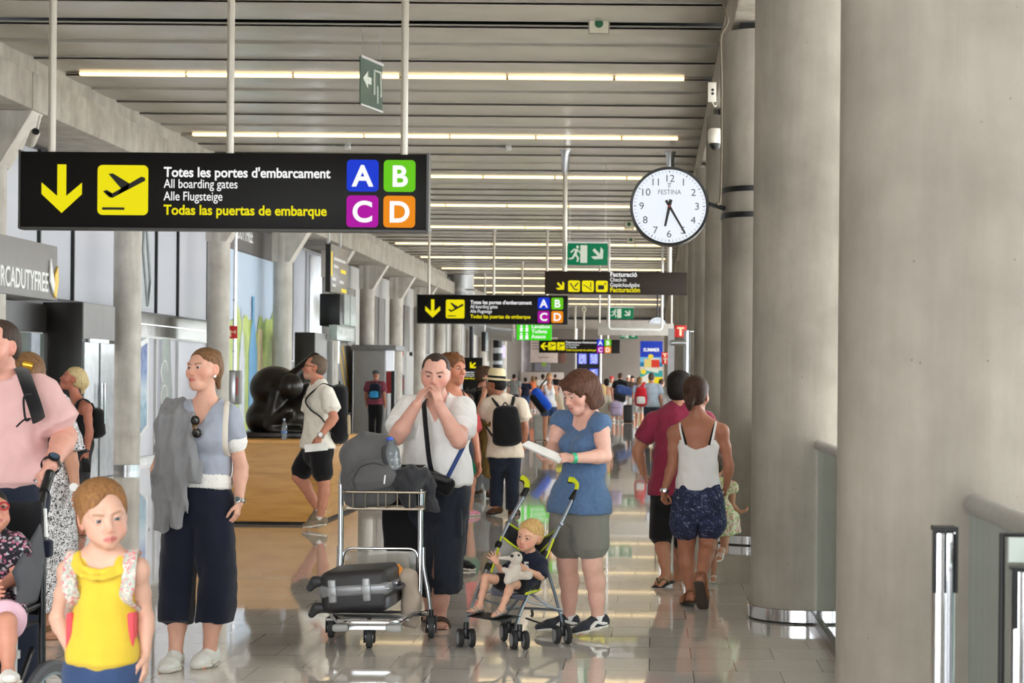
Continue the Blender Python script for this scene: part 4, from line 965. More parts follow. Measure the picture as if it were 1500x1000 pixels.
# security cameras, junction box, cable
def tubecam(c, d, label):
    c = Vector(c); d = Vector(d).normalized(); o = empty('security_camera', c, label, 'camera')
    m = MB(); m.lathe([(.05, 0), (.058, .02), (.058, .3), (.05, .32)], c, d); m.build('housing', mat('cam_white', (214, 208, 196), .4), o)
    m = MB(); m.lathe([(.045, -.012), (.045, .004)], c, d); m.build('lens', M_blackmetal, o)
    m = MB(); m.tube([c + d * .2, c + d * .2 + V(.06, .0, .12), c + d * .2 + V(.09, .02, .3)], .018, 8); m.build('bracket', MATS['cam_white'], o); return o
tubecam(P(52, 193, 21.9), (-.45, .75, -.35), 'white tube security camera under the left beam')
c = P(1047, 205, 20.4); o = empty('mounted_camera', c, 'white dome security camera beside the clock column', 'camera')
m = MB(); m.lathe([(.07, -.04), (.08, 0), (.08, .1), (.06, .13)], c); m.build('housing', MATS['cam_white'], o)
m = MB(); m.ball(c + V(0, 0, -.05), .066); m.build('dome', M_blackmetal, o)
m = MB(); m.tube([c + V(0, 0, .1), c + V(.08, .05, .1), c + V(.3, .1, .1)], .02, 8); m.build('bracket', MATS['cam_white'], o)
c = P(1043, 135, 19.5); o = empty('junction_box', c, 'white box with two black holes on the right beam above the dome camera', 'box')
m = MB(); m.box(c, (.09, .06, .21), bev=.006); m.build('box', MATS['cam_white'], o)
m = MB()
for z in (.02, -.02): m.lathe([(.016, 0), (.016, .004)], c + V(.005, -.031, z), (0, -1, 0), n=12)
m.build('hole', M_blackmetal, o)
m = MB(); m.box(c + V(.02, .03, .0), (.03, .08, .1)); m.tube([c + V(0, 0, -.1), c + V(.03, 0, -.16), c + V(.05, .03, -.14)], .006, 6); m.build('bracket', MATS['cam_white'], o)
o = tag(MB().tube(spline([P(1057, -2, 15.9), P(1066, 30, 15.9), P(1056, 55, 15.95), P(1056.5, 100, 16.1), P(1057, 200, 16.15), P(1055, 290, 16.1), P(1050, 297, 16.05)]), .011, 6).build('cable', mat('cable_brown', (88, 78, 62), .6)), 'thin brown cable running down the column to the clock arm', 'cable')
c = P(627, 20, 20.9); o = empty('hanging_cable', c, 'small dark coil of cable hanging from the slats near the top', 'cable')
m = MB(); m.tube([c + V(.05 * math.cos(i * .5), 0, .05 * math.sin(i * .5)) for i in range(13)], .017, 6, True); m.build('coil', M_dark, o)
m = MB(); m.tube([c + V(0, 0, .05), c + V(.01, 0, .1), (c.x + .01, c.y, ZC + .05)], .006, 6); m.build('tail', M_dark, o)
for px, py, Y, lab in ((745, 210, 31.2, 'small white box with a wire on the slats right of the exit sign'), (509, 210, 31.2, 'small grey box on the slats left of the third pole')):
    c = P(px, py, Y); c.z = ZC - .07; o = empty('ceiling_box', c, lab, 'box', None)
    m = MB(); m.box(c, (.1, .08, .1), bev=.01); m.build('box', M_alu, o); m = MB(); m.tube([c, c + V(-.12, 0, -.02), c + V(-.25, 0, .02)], .008, 6); m.build('wire', M_steel, o)
# ================================================================ people
UP = Vector((0, 0, 1))
M_skin = attr_mat('skin', .48, bump=.06)
M_eyew = mat('eye_white', (232, 228, 222), .2, var=0); M_pupil = mat('eye_dark', (22, 16, 14), .1, var=0)
def iris(c): return mat('iris_%d_%d_%d' % c, c, .15, var=.1)
def head_axes(yaw, pitch, roll):
    y, p, r = R_(yaw), R_(pitch), R_(roll)
    fw = Vector((math.sin(y) * math.cos(p), -math.cos(y) * math.cos(p), math.sin(p))); lf = Vector((math.cos(y), math.sin(y), 0)); up = fw.cross(lf)
    l2 = lf * math.cos(r) + up * math.sin(r); u2 = up * math.cos(r) - lf * math.sin(r)
    return l2, fw, u2
class Head:
    def __init__(s, c, yaw=0, pitch=0, roll=0, sc=1., fem=False, child=False, jaw=1.):
        s.c = Vector(c); s.l, s.f, s.u = head_axes(yaw, pitch, roll); s.s = sc; s.fem = fem; s.child = child; s.jaw = jaw
        s.M = np.array([s.l, s.f, s.u])
        s.Mc = [list(s.l), list(s.f), list(s.u)]
    def w(s, x, y, z): return s.c + (s.l * x + s.f * y + s.u * z) * s.s
    def loc(s, v): return (np.asarray(v) - npv(s.c)) @ s.M.T / s.s
    def el(s, c, r): p = el(s.w(*c), tuple(q * s.s for q in r), None); return s._el(c, r)
    def _el(s, c, r, n=2.):
        return el(s.w(*c), tuple(q * s.s for q in r), np.array([s.l, s.f, s.u]).T, n)
    def ec(s, a, b, r0, r1=None):
        k = s.s; f = lambda r: tuple(q * k for q in r) if isinstance(r, tuple) else r * k
        return ec(s.w(*a), s.w(*b), f(r0), f(r0 if r1 is None else r1), s.l)
    def prims(s, sd, detail=True):
        k = s.s; j = s.jaw; ch = s.child
        sd.u(s._el((0, -.016, .036), (.074, .094, .08)), .02 * k)
        sd.u(s._el((0, .02, -.0), (.066, .066, .075)), .03 * k)
        if ch:
            sd.u(s.ec((0, .032, -.02), (0, .042, -.066), (.06, .05), (.046, .036)), .03 * k); sd.u(s._el((0, .062, -.086), (.02, .018, .018)), .02 * k)
            for q in (-1, 1): sd.u(s._el((.036 * q, .05, -.045), (.03, .03, .03)), .02 * k)
        else:
            sd.u(s.ec((0, .03, -.02), (0, .042, -.082), (.06 * j, .052), (.043 * j, .036)), .03 * k); sd.u(s._el((0, .07, -.102), (.022 * j, .018, .018)), .025 * k)
            for q in (-1, 1): sd.u(s._el((.04 * q, .055, -.028), (.027, .024, .024)), .025 * k)
        if not detail:
            sd.u(s.ec((0, .085, .01), (0, .1, -.035), .01, .013), .015 * k); 
            for q in (-1, 1): sd.u(s._el((.072 * q, -.006, -.008), (.012, .02, .03)), .008 * k)
            return
        for q in (-1, 1): sd.u(s.ec((.016 * q, .08, .024), (.046 * q, .068, .026), .012 if not s.fem else .010), .016 * k)
        for q in (-1, 1): sd.sub(s._el((.031 * q, .1, .002), (.02, .018, .013)), .014 * k)
        nb = .006 if ch else 0
        sd.u(s.ec((0, .083, .012), (0, .106 - nb, -.03), .0085, .0115), .012 * k)
        for q in (-1, 1): sd.u(s._el((.0125 * q, .093 - nb, -.036), (.0085, .0105, .008)), .008 * k)
        sd.u(s._el((0, .08, -.066), (.03, .018, .024)), .02 * k)                      # muzzle
        for q in (-1, 1):
            sd.u(s.ec((0, .097, -.058), (.02 * q, .086, -.0625), .0056, .0035), .004 * k)
            sd.u(s.ec((0, .0965, -.071), (.018 * q, .087, -.0665), .0066, .0035), .004 * k)
            sd.u(s._el((.031 * q, .0765, .002), (.0148, .0148, .0148)), .005 * k)
            sd.sub(s._el((.0315 * q, .092, .0012), (.0128, .014, .0054 if s.child else .0045)), .002 * k)
            sd.u(s._el((.073 * q, -.008, -.008), (.0085, .02, .031)), .008 * k); sd.u(s._el((.079 * q, -.012, .0), (.006, .018, .022)), .006 * k)
            sd.sub(s._el((.086 * q, -.004, -.004), (.007, .009, .016)), .004 * k)
    def paint(s, v, col, skin, brow, lip, blush=.25, stubble=None):
        q = s.loc(v); ss = lambda d, w: np.clip(.5 - d / w, 0, 1)[:, None]
        e = lambda c, r: (np.sqrt((((q - np.array(c)) / np.array(r)) ** 2).sum(1)) - 1)
        inh = e((0, .03, -.0), (.12, .14, .16)) < 0
        def mixc(m, c, a=1.):
            m = m * a * inh[:, None]; col[:] = col * (1 - m) + np.array(lin(c)[:3]) * m
        sk = np.array(skin)
        for x in (-1, 1):
            mixc(ss(e((.043 * x, .06, -.035), (.03, .04, .03)), 1.), tuple(np.clip(sk * np.array([1.0, .76, .74]), 0, 255)), blush)
            mixc(ss(e((.08 * x, -.01, -.01), (.02, .03, .04)), .6), tuple(np.clip(sk * np.array([.98, .78, .74]), 0, 255)), .45)
            dy = np.abs(q[:, 2] - (.0235 + .16 * (np.abs(q[:, 0]) - .03) - 4.5 * (np.abs(q[:, 0]) - .033) ** 2)); m = ss(dy - .0042, .005)[:, 0] * ss(np.abs(np.abs(q[:, 0]) - .031) - .019, .008)[:, 0] * (q[:, 1] > .03)
            mixc(m[:, None], brow, .42 if s.fem or s.child else .62)
            mixc(ss(np.abs(e((.0315 * x, .085, .0012), (.0148, .05, .0075))) - .1, .3) * (q[:, 1:2] > .04), (70, 48, 42), .4)
        mixc(ss(e((0, .1, -.036), (.02, .03, .014)), .8), tuple(np.clip(sk * np.array([1, .8, .76]), 0, 255)), blush)
        mixc(ss(e((0, .09, -.0645), (.0235, .03, .0115)), .35), lip, .8)
        mixc(ss(np.abs(q[:, 2] + .0645) - .0012, .002) * ss(e((0, .09, -.0645), (.022, .03, .02)), .3), (110, 52, 46), .75)
        if stubble: mixc(ss(e((0, .05, -.085), (.062, .07, .045)), .6) * (1 - ss(e((0, .09, -.0645), (.0235, .03, .01)), .3)), stubble[0], stubble[1])
    def eyes(s, parent, col=(80, 60, 45), gaze=None):
        for q in (-1, 1):
            c = s.w(.031 * q, .0765, .002); g = (Vector(gaze) - c).normalized() if gaze else s.f; r = .0131 * s.s
            a = g; u = a.orthogonal().normalized(); w = a.cross(u); n = 20; mr = 12
            M = Matrix((u, w, a)).transposed(); mb = MB()
            vs = []; fs = []; mi = []
            for i in range(mr + 1):
                for jj in range(n):
                    A = math.pi * i / mr; B = 2 * math.pi * jj / n
                    vs.append(c + M @ Vector((r * math.sin(A) * math.cos(B), r * math.sin(A) * math.sin(B), r * math.cos(A))))
            for i in range(mr):
                for jj in range(n): mb_f = (i * n + jj, (i + 1) * n + jj, (i + 1) * n + (jj + 1) % n, i * n + (jj + 1) % n); fs.append(mb_f); mi.append(2 if i == 0 else (1 if i < 3 else 0))
            mb.v = vs; mb.f = fs; mb.mi = mi
            mb.build('eye', [M_eyew, iris(tuple(int(x) for x in col)), M_pupil], parent, 180)

# ---- hair
def hair(hd, parent, style, m, res=.006, name='hair'):
    sd = Sdf(res); k = hd.s; t = .0
    W = hd.w; E = hd._el
    cap = {'buzz': .004, 'short': .011, 'thin': .005, 'curly': .02, 'bob': .016, 'pulled': .006, 'toddler': .008, 'long': .014, 'spiky': .012}[style]
    sd.u(E((0, -.018, .036), (.075 + cap, .096 + cap, .082 + cap)), .01)
    sd.u(E((0, -.045, -.01), (.066 + cap, .062 + cap, .07)), .03 * k)
    if style in ('short', 'curly', 'thin', 'spiky', 'toddler'):
        if style == 'curly':
            rnd = random.Random(4)
            for i in range(46):
                a = rnd.uniform(0, 6.28); b = rnd.uniform(.15, 1.); sd.u(E((.08 * math.cos(a) * math.sqrt(1 - b * b * .8), -.018 + .1 * math.sin(a) * math.sqrt(1 - b * b * .8), .05 + .075 * b), (.016, .016, .016)), .008)
        if style == 'spiky':
            for i in range(9): sd.u(hd.ec((-.05 + .0125 * i, .04, .1), (-.055 + .014 * i, .07, .128 - .0 * i), .014, .006), .012)
            sd.u(E((0, .03, .11), (.06, .05, .024)), .02)
        if style == 'toddler': sd.u(E((0, .05, .085), (.05, .03, .018)), .02)
    # face opening, ears, nape
    hl = {'buzz': .062, 'short': .066, 'thin': .092, 'curly': .066, 'bob': .05, 'pulled': .08, 'toddler': .072, 'long': .06, 'spiky': .07}[style]
    sd.sub(E((0, .105, hl - .135), (.078, .09, .135)), .012 * k)
    if style == 'thin':
        for q in (-1, 1): sd.sub(E((.05 * q, .09, .085), (.032, .06, .045)), .012 * k)
    if style not in ('bob', 'long'):
        for q in (-1, 1): sd.sub(E((.075 * q, .03, -.06), (.05, .045, .085)), .012 * k); sd.sub(E((.085 * q, -.008, -.02), (.03, .026, .042)), .008 * k)
        sd.sub(half(W(0, 0, -.072 if style != 'buzz' else -.06), hd.u), .01) if False else sd.cut(W(0, -.09, -.072), -hd.u + hd.f * .25, .01)
    if style == 'pulled':
        pass
    if style == 'bob':
        for q in (-1, 1):
            sd.u(hd.ec((.068 * q, -.035, .05), (.068 * q, -.04, -.1), (.022, .054), (.02, .05)), .03 * k); sd.u(hd.ec((.07 * q, .01, .03), (.074 * q, .012, -.03), (.016, .03), (.012, .022)), .02 * k)
            sd.u(hd.ec((.055 * q, .05, .075), (.076 * q, .035, .0), (.018, .02), (.012, .018)), .02 * k)
        sd.u(hd.ec((0, -.08, .04), (0, -.088, -.09), (.075, .03), (.065, .028)), .03 * k)
        sd.u(hd.ec((-.045, .072, .085), (.05, .078, .05), .018, .014), .025 * k)
        for q in (-1, 1): sd.sub(E((.086 * q, .03, -.03), (.02, .02, .03)), .012 * k)
    if style == 'long':
        sd.u(hd.ec((0, -.08, .04), (0, -.1, -.2), (.08, .03), (.085, .022)), .03 * k)
        for q in (-1, 1): sd.u(hd.ec((.07 * q, -.03, .03), (.075 * q, -.05, -.15), (.02, .045), (.022, .03)), .03 * k)
    f = {'curly': 120, 'bob': 75}.get(style, 90)
    sd.warp(lambda x, y, z: .0005 * np.sin(f * 3 * (x * .8 + y * .6) + 4 * np.sin(20 * z)))
    return sd, lambda: sd.build(name, m, parent)

def hand(sd, wr, d, palm, thumb, s=1., curl=.5, spread=.0, tc=.4, grip=None):
    """wr wrist, d finger direction, palm = way the palm faces, thumb = way of the thumb side"""
    d = Vector(d).normalized(); palm = Vector(palm); palm = (palm - d * palm.dot(d)).normalized(); th = d.cross(palm)
    if th.dot(Vector(thumb)) < 0: th = -th
    wr = Vector(wr)
    sd.u(ec(wr + d * .012 * s, wr + d * .078 * s + palm * .002 * s, (.03 * s, .017 * s), (.041 * s, .0135 * s), th), .012)
    curls = curl if isinstance(curl, (list, tuple)) else [curl] * 4
    for i, (o, L) in enumerate(((.031, .072), (.0105, .08), (-.0105, .075), (-.03, .06))):
        p = wr + d * (.082 - (.004 if i in (0,) else 0) - (.01 if i == 3 else 0)) * s + th * o * s; r = .0088 * s * (1 if i < 3 else .88)
        a = R_(8) + curls[i] * .25; dirv = d * math.cos(spread * (1.5 - i)) + th * math.sin(spread * (1.5 - i)) 
        for jn, fr in enumerate((.44, .31, .25)):
            a += curls[i] * (.75 if jn else .6); q = p + (dirv * math.cos(a) + palm * math.sin(a)) * L * fr * s
            sd.u(ec(p, q, r, r * .9), .0045); p = q; r *= .92
    p = wr + d * .025 * s + th * .03 * s + palm * .006 * s
    for L, ang, r in ((.04, .75 - tc * .3, .0125), (.032, .45 - tc * .5, .0105), (.026, .3 - tc * .7, .0092)):
        q = p + (d * math.cos(ang) + th * math.sin(ang) + palm * (.25 + tc * .5)).normalized() * L * s
        sd.u(ec(p, q, r * s, r * .92 * s), .006); p = q

class Person:
    def __init__(s, label, Y0, x, H=1.7, th=0., J=None, fem=False, child=False, skin=(214, 160, 134), girth=1., arm=1., leg=1., head=None, hs=None, cat='person', group=None, gz=0., jaw=1., walk=0., shw=1., bust=None, hipw=1.):
        s.Y0 = Y0; s.H = H; s.th = th; s.fem = fem; s.child = child; s.skin = skin; s.g = girth; s.ma = arm; s.ml = leg; s.k = H / 1.7
        a = R_(th); s.fr = Vector((math.sin(a), -math.cos(a), 0)); s.lf = Vector((math.cos(a), math.sin(a), 0))
        s.base = Vector((P(x, 700, Y0).x, Y0, gz)); s.det = True
        W = lambda l, f, z: s.base + (s.lf * l + s.fr * f + UP * z) * H
        sw = (.098 if fem else .112) * shw * (1 if not child else .95); hw = .05 * hipw
        j = s.j = {'pel': W(0, 0, .52), 'neck': W(0, -.012, .822), 'head': W(0, .022, .932)}
        for q, n in ((1, 'L'), (-1, 'R')):
            wk = walk * q
            j['sh' + n] = W(sw * q, -.01, .805); j['el' + n] = W(sw * 1.22 * q, -.02 - .05 * wk, .635); j['wr' + n] = W(sw * 1.25 * q, .03 - .1 * wk, .49)
            j['hp' + n] = W(hw * q, 0, .52); j['kn' + n] = W(hw * 1.05 * q, .015 + .08 * wk, .285); j['an' + n] = W(hw * 1.05 * q, -.01 + .09 * wk - (.05 if wk < 0 else 0), .042 + (.03 * abs(walk) if wk < 0 else 0)); j['to' + n] = W(hw * 1.2 * q, .11 + .09 * wk, .0)
        for n, v in (J or {}).items(): j[n] = P(v[0], v[1], Y0 + (v[2] if len(v) > 2 else 0)) if not isinstance(v, Vector) else v
        if J and ('hpL' in J and 'hpR' in J) and 'pel' not in J: j['pel'] = (j['hpL'] + j['hpR']) / 2
        if J and 'pel' in J and 'hpL' not in J:
            for q, n in ((1, 'L'), (-1, 'R')): j['hp' + n] = j['pel'] + s.lf * hw * q * H
        if J and 'neck' in J and 'shL' not in J:
            for q, n in ((1, 'L'), (-1, 'R')): j['sh' + n] = j['neck'] + s.lf * sw * q * H - UP * .02 * H
        for n in 'LR':
            z = j['to' + n].z
            if -.06 < z < .05 and not gz: j['to' + n] = Vector((j['to' + n].x, j['to' + n].y, max(z, 0)))
        hd = head or {}
        s.hd = Head(j['head'], hd.get('yaw', th), hd.get('pitch', 0), hd.get('roll', 0), hs or (H / 1.7 * (1 if not child else 1.28)), fem, child, jaw)
        s.root = empty('person', (s.base.x, s.base.y, 0), label, cat, group)
        s.bust = (.5 if bust is None else bust) if fem else 0
    # torso stations: t from hips (0) to neck (1)
    def st(s, t, infl=0.):
        k = s.k; g = s.g
        if s.child: T = [(-.22, .085, .075), (-.05, .115, .085), (.12, .115, .088), (.4, .105, .085), (.7, .115, .085), (.88, .11, .07), (1., .06, .05)]
        elif s.fem: T = [(-.22, .115, .095), (-.05, .152, .106), (.12, .147, .103), (.42, .122, .09), (.7, .138, .1), (.88, .125, .078), (1., .06, .055)]
        else: T = [(-.22, .115, .095), (-.05, .152, .11), (.12, .15, .108), (.42, .142, .102), (.7, .162, .115), (.88, .15, .088), (1., .07, .06)]
        for (a, b) in zip(T[:-1], T[1:]):
            if t <= b[0] or b is T[-1]:
                q = min(1, max(0, (t - a[0]) / (b[0] - a[0]))); A = a[1] + (b[1] - a[1]) * q; B = a[2] + (b[2] - a[2]) * q; break
        gg = 1 + (g - 1) * (1 if t < .6 else .5)
        sp = s.j['pel'].lerp(s.j['neck'], t) if t >= 0 else s.j['pel'] + (s.j['pel'] - s.j['neck']) * -t
        curve = .02 * math.sin(math.pi * min(1, max(0, t))) * k
        c = sp - s.fr * curve * .6 + s.fr * max(0, g - 1) * .06 * math.exp(-((t - .35) / .22) ** 2)
        return c, (A * k * gg + infl, B * k * gg + infl)
    def torso(s, sd, ts, infl=0., k=.03, fs=False, fe=False):
        f = infl if callable(infl) else (lambda t: infl)
        S = [s.st(t, f(t)) for t in ts]; lat = (s.j['shL'] - s.j['shR']) + (s.j['hpL'] - s.j['hpR'])
        sd.chain([q[0] for q in S], [q[1] for q in S], k * s.k, lat, fs, fe)
        if s.bust and max(ts) > .6:
            c, (a, b) = s.st(.68); i0 = f(.68) if infl else 0
            for q in (-1, 1): sd.u(el(c + s.lf * q * .062 * s.k + s.fr * (b + .004 - .03 * (1 - s.bust)), .058 * s.k * (.7 + .4 * s.bust) + i0 * 1.05), .05 * s.k)
    def shoulders(s, sd, infl=0., k=.03):
        for n in 'LR':
            sh = s.j['sh' + n]; nk = s.j['neck'] + (s.hd.c - s.j['neck']) * .12
            sd.u(ec(nk, sh, (.045 if not s.fem else .036) * s.k + infl, (.046 if not s.fem else .038) * s.k * s.ma + infl), k)
            sd.u(el(s.j['neck'].lerp(sh, .55) - UP * .045 * s.k, .06 * s.k + infl), .04 * s.k)
    def armr(s):
        m = s.ma * s.k * (.86 if s.fem else 1.) * (.8 if s.child else 1)
        return [.053 * m, .047 * m, .041 * m, .043 * m, .0275 * m]
    def armp(s, n):
        a, b, c = s.j['sh' + n], s.j['el' + n], s.j['wr' + n]
        return [a, a.lerp(b, .5), b, b.lerp(c, .25), c]
    def legr(s):
        m = s.ml * s.k * (.78 if s.child else 1)
        return [.092 * m, .08 * m, .058 * m, .057 * m, .046 * m, .034 * m]
    def legp(s, n):
        a, b, c = s.j['hp' + n], s.j['kn' + n], s.j['an' + n]
        w = (c - b).normalized(); bk = -(s.fr - w * s.fr.dot(w)); bk = bk.normalized() if bk.length > .1 else V(0, 0, 0)
        return [a, a.lerp(b, .5), b, b.lerp(c, .3) + bk * .013 * s.k, b.lerp(c, .62) + bk * .007 * s.k, c]
    def along(s, pts, rs, t0, t1, infl0, infl1, n=7):
        """sub-path of a limb between fractions of its length"""
        L = [0]
        for a, b in zip(pts[:-1], pts[1:]): L.append(L[-1] + (b - a).length)
        tot = L[-1]
        def at(t):
            d = t * tot
            for i in range(len(pts) - 1):
                if d <= L[i + 1] + 1e-9 or i == len(pts) - 2:
                    q = min(1, max(0, (d - L[i]) / max(1e-9, L[i + 1] - L[i]))); return pts[i].lerp(pts[i + 1], q), rs[i] + (rs[i + 1] - rs[i]) * q
        P_, Rr = [], []
        for i in range(n):
            q = i / (n - 1); p, r = at(t0 + (t1 - t0) * q); P_.append(p); Rr.append(r + infl0 + (infl1 - infl0) * q)
        return P_, Rr
    def foot(s, n):
        an, to = s.j['an' + n], s.j['to' + n]; h = .04 * s.H; d = to - (an - UP * h)
        d = d.normalized(); lat = d.cross(UP).normalized(); nn = lat.cross(d).normalized()
        hb = an - nn * h; d = (to - hb).normalized(); nn = lat.cross(d).normalized(); hb = an - nn * h
        return hb - d * .03 * s.H, to, d, nn, lat
    def body(s, hands=None, bare=(), res=.009, fine=.0034, colors=None, feet=True, name='body', legs=True, lips=(190, 96, 90), brow=(80, 56, 42), stubble=None, blush=.25, eyes=None, gaze=None):
        sd = Sdf(res); k = s.k; j = s.j; s.hands = hands or {}
        if s.det: sd.fine(s.hd.c, .125 * s.hd.s, fine)
        s.torso(sd, (-.05, .12, .42, .7, .88, 1.)); s.shoulders(sd)
        sd.u(ec(j['neck'] - UP * .02 * k, s.hd.w(0, -.018, -.06), (.058 if not s.fem else .047) * k * (.8 if s.child else 1) * (1 + (s.g - 1) * .4), (.056 if not s.fem else .046) * k * (.85 if s.child else 1)), .03 * k)
        s.hd.prims(sd, s.det)
        for n in 'LR':
            p, r = s.armp(n), s.armr(); sd.chain(p, r, .02 * k)
            sd.u(el(p[0] - UP * .012 * k, r[0] * 1.12), .03 * k)
            if legs:
                p, r = s.legp(n), s.legr(); sd.chain(p, r, .025 * k)
                sd.u(el(j['hp' + n] - s.fr * .04 * k + UP * .01, .08 * k * s.ml), .05 * k)
            hk = .9 * k * (.86 if s.fem else 1.) * (.98 if not s.child else 1.12)
            h = dict(s.hands.get(n, {})); fo = (j['wr' + n] - j['el' + n]).normalized(); sgn = 1 if n == 'L' else -1
            d = Vector(h.get('d', fo)); palm = Vector(h.get('palm', -s.lf * sgn)); thb = Vector(h.get('thumb', s.fr))
            hand(sd, j['wr' + n], d, palm, thb, hk, h.get('curl', .45), h.get('spread', 0.), h.get('tc', .4))
            if s.det: sd.fine(j['wr' + n] + d.normalized() * .085 * hk, .1 * hk, fine)
            if feet and legs:
                he, to, d, nn, lat = s.foot(n); q = k * (.85 if s.child else 1)
                sd.u(ec(he + d * .02 * q + nn * .035 * q, he + d * .03 * q + nn * .04 * q, .031 * q), .02); sd.u(ec(j['an' + n], he.lerp(to, .62) + nn * .028 * q, (.033 * q, .03 * q), (.036 * q, .022 * q), lat), .02)
                sd.u(ec(he + d * .05 * q + nn * .024 * q, he.lerp(to, .72) + nn * .02 * q, (.03 * q, .02 * q), (.042 * q, .017 * q), lat), .02)
                for i in range(5):
                    o = (-.032 + .016 * i) * (1 if n == 'L' else -1) * q; rr = (.0125 if i == 0 else .0088) * q
                    a = he.lerp(to, .72) + lat * o + nn * .013 * q; sd.u(ec(a, a + d * max(.02 * q, ((to - he).length * .28 - .02 * q - .005 * i * q)) - nn * .003 * q, rr), .006)
        sk = np.array(lin(s.skin)[:3], np.float32)
        def colr(v):
            c = np.tile(sk, (len(v), 1)).astype(np.float64)
            if s.det: s.hd.paint(v, c, s.skin, brow, lips, blush, stubble)
            for f in colors or (): f(v, c)
            return c.astype(np.float32)
        b = sd.build(name, M_skin, s.root, colr); s.b = b
        if s.det and eyes: s.hd.eyes(b, eyes, gaze)
        return b
    def hair(s, style, m, extra=None, res=.006, name='hair'):
        sd, go = hair(s.hd, s.root, style, m, res, name)
        if extra: extra(sd, s.hd)
        return go()
    def top(s, m, sleeve=.5, hem=-.12, neck='crew', infl=.013, loose=.012, res=.011, fold=.003, name='shirt', rn=1., vdepth=.12, slv=.014, extra=None, ph=0., parent=None, back_scoop=0., t_top=.99, yoke=.6):
        sd = Sdf(res); k = s.k; j = s.j
        f = lambda t: (infl + loose * max(0, min(1, (.6 - t) / .6)))
        s.torso(sd, [hem, max(hem + .05, -.0), .15, .42, .7, .88, t_top] if hem < 0 else [hem, hem + .08, .42, .7, .88, t_top], f, .03, True)
        if hem < .1:
            for n in 'LR': sd.u(el(j['hp' + n] - s.fr * .04 * k + UP * .01, .08 * k * s.ml + infl + .005), .05 * k); sd.u(ec(j['hp' + n] + UP * .05, j['hp' + n].lerp(j['kn' + n], .3), .092 * k * s.ml + infl + .003), .05 * k)
            c_h, ab_h = s.st(hem); sd.cut(c_h, -UP if (j['neck'] - j['pel']).normalized().z > .9 else (j['pel'] - j['neck']), .002)
        if neck != 'strap' and sleeve > .1: s.shoulders(sd, infl * .8)
        elif neck != 'strap':
            for n in 'LR':
                sh = j['sh' + n]; sd.u(ec(j['neck'], j['neck'].lerp(sh, yoke), .036 * k + infl * .6, (.03 * k + infl * .6) if yoke < 1 else s.armr()[0] * 1.16 + infl), .03 * k); sd.u(el(j['neck'].lerp(sh, .42) - UP * .045 * k, .06 * k + infl * .8), .04 * k)
        if sleeve > 0:
            for n in 'LR':
                p = s.armp(n); r = s.armr(); P_, Rr = s.along(p, r, 0, sleeve * .5, infl, infl + slv, 5)
                sd.chain(P_, Rr, .02 * k, None, False, True); sd.u(el(p[0], r[0] * 1.02 + infl * .8), .03 * k)
        if sleeve <= .1 and yoke < .7:
            for sg, n in ((1, 'L'), (-1, 'R')): sd.sub(ec(j['sh' + n] + s.lf * sg * .03 * k + UP * .08 * k, j['sh' + n] + s.lf * sg * .012 * k - UP * .06 * k, (.058 * k, .2), (.048 * k, .2), s.lf), .012)
        nb = j['neck'] + UP * .012 * k; ax = (s.hd.c - j['neck']).normalized(); r0 = (.062 if not s.fem else .056) * k * rn * (.85 if s.child else 1)
        if neck in ('crew', 'v', 'scoop', 'strap'):
            sd.sub(ec(nb + s.fr * .006 - ax * .03, nb + ax * .2 + s.fr * .01, (r0, r0 * .95), (r0 * 1.35, r0 * 1.3), s.lf), .008)
        if neck == 'v':
            c, (a, b) = s.st(.82); sd.sub(ec(j['neck'] + s.fr * .07 * k + UP * .02 * k, j['neck'] + s.fr * (b + .035) - UP * vdepth * k, (r0 * .95, .07 * k), (.008, .05 * k), s.lf), .006)
        if neck in ('scoop', 'strap'):
            sd.sub(ec(j['neck'] + s.fr * .075 * k + UP * .03 * k, j['neck'] + s.fr * .1 * k - UP * vdepth * k, (r0 * 1.1, .075 * k), (r0 * .9, .055 * k), s.lf), .01)
        if back_scoop:
            sd.sub(ec(j['neck'] - s.fr * .07 * k + UP * .03 * k, j['neck'] - s.fr * .1 * k - UP * back_scoop * k, (r0 * 1.7, .08 * k), (r0 * 1.35, .08 * k), s.lf), .01)
        if extra: extra(sd, s)
        if fold: sd.warp(folds(fold, 38, 31, 24, ph)); sd.warp(folds(fold * .45, 85, 77, 60, ph + 1.))
        return sd.build(name, m, parent or s.root)
    def bottom(s, m, hem=.45, waist=.3, infl=.012, flare=.02, res=.011, fold=.003, name='trousers', skirt=False, extra=None, ph=0., gap=.008, gap_drop=.1):
        """hem = share of the leg's length covered"""
        sd = Sdf(res); k = s.k
        s.torso(sd, (-.06, min(.1, waist - .02), waist), infl * .7, .03, False, True)
        for n in 'LR':
            p, r = s.legp(n), s.legr(); P_, Rr = s.along(p, r, 0, hem, infl, infl + flare, 8); sd.chain(P_, Rr, .012 * k, None, False, True)
            sd.u(el(s.j['hp' + n] - s.fr * .04 * k + UP * .01, .08 * k * s.ml + infl), .05 * k)
        if gap:
            ca = (s.j['hpL'] + s.j['hpR']) / 2 - UP * gap_drop * k; cb = (s.j['anL'] + s.j['anR']) / 2; lat = (s.j['hpL'] - s.j['hpR'])
            kl = (s.j['knL'] + s.j['knR']) / 2
            sd.sub(ec(ca, kl, (.003, .2), (gap, .2), lat), .01); sd.sub(ec(kl, cb, (gap, .2), (gap * 1.3, .2), lat), .01)
        if extra: extra(sd, s)
        if fold: sd.warp(folds(fold, 30, 27, 14, ph)); sd.warp(folds(fold * .5, 70, 66, 30, ph + 2))
        return sd.build(name, m, s.root)
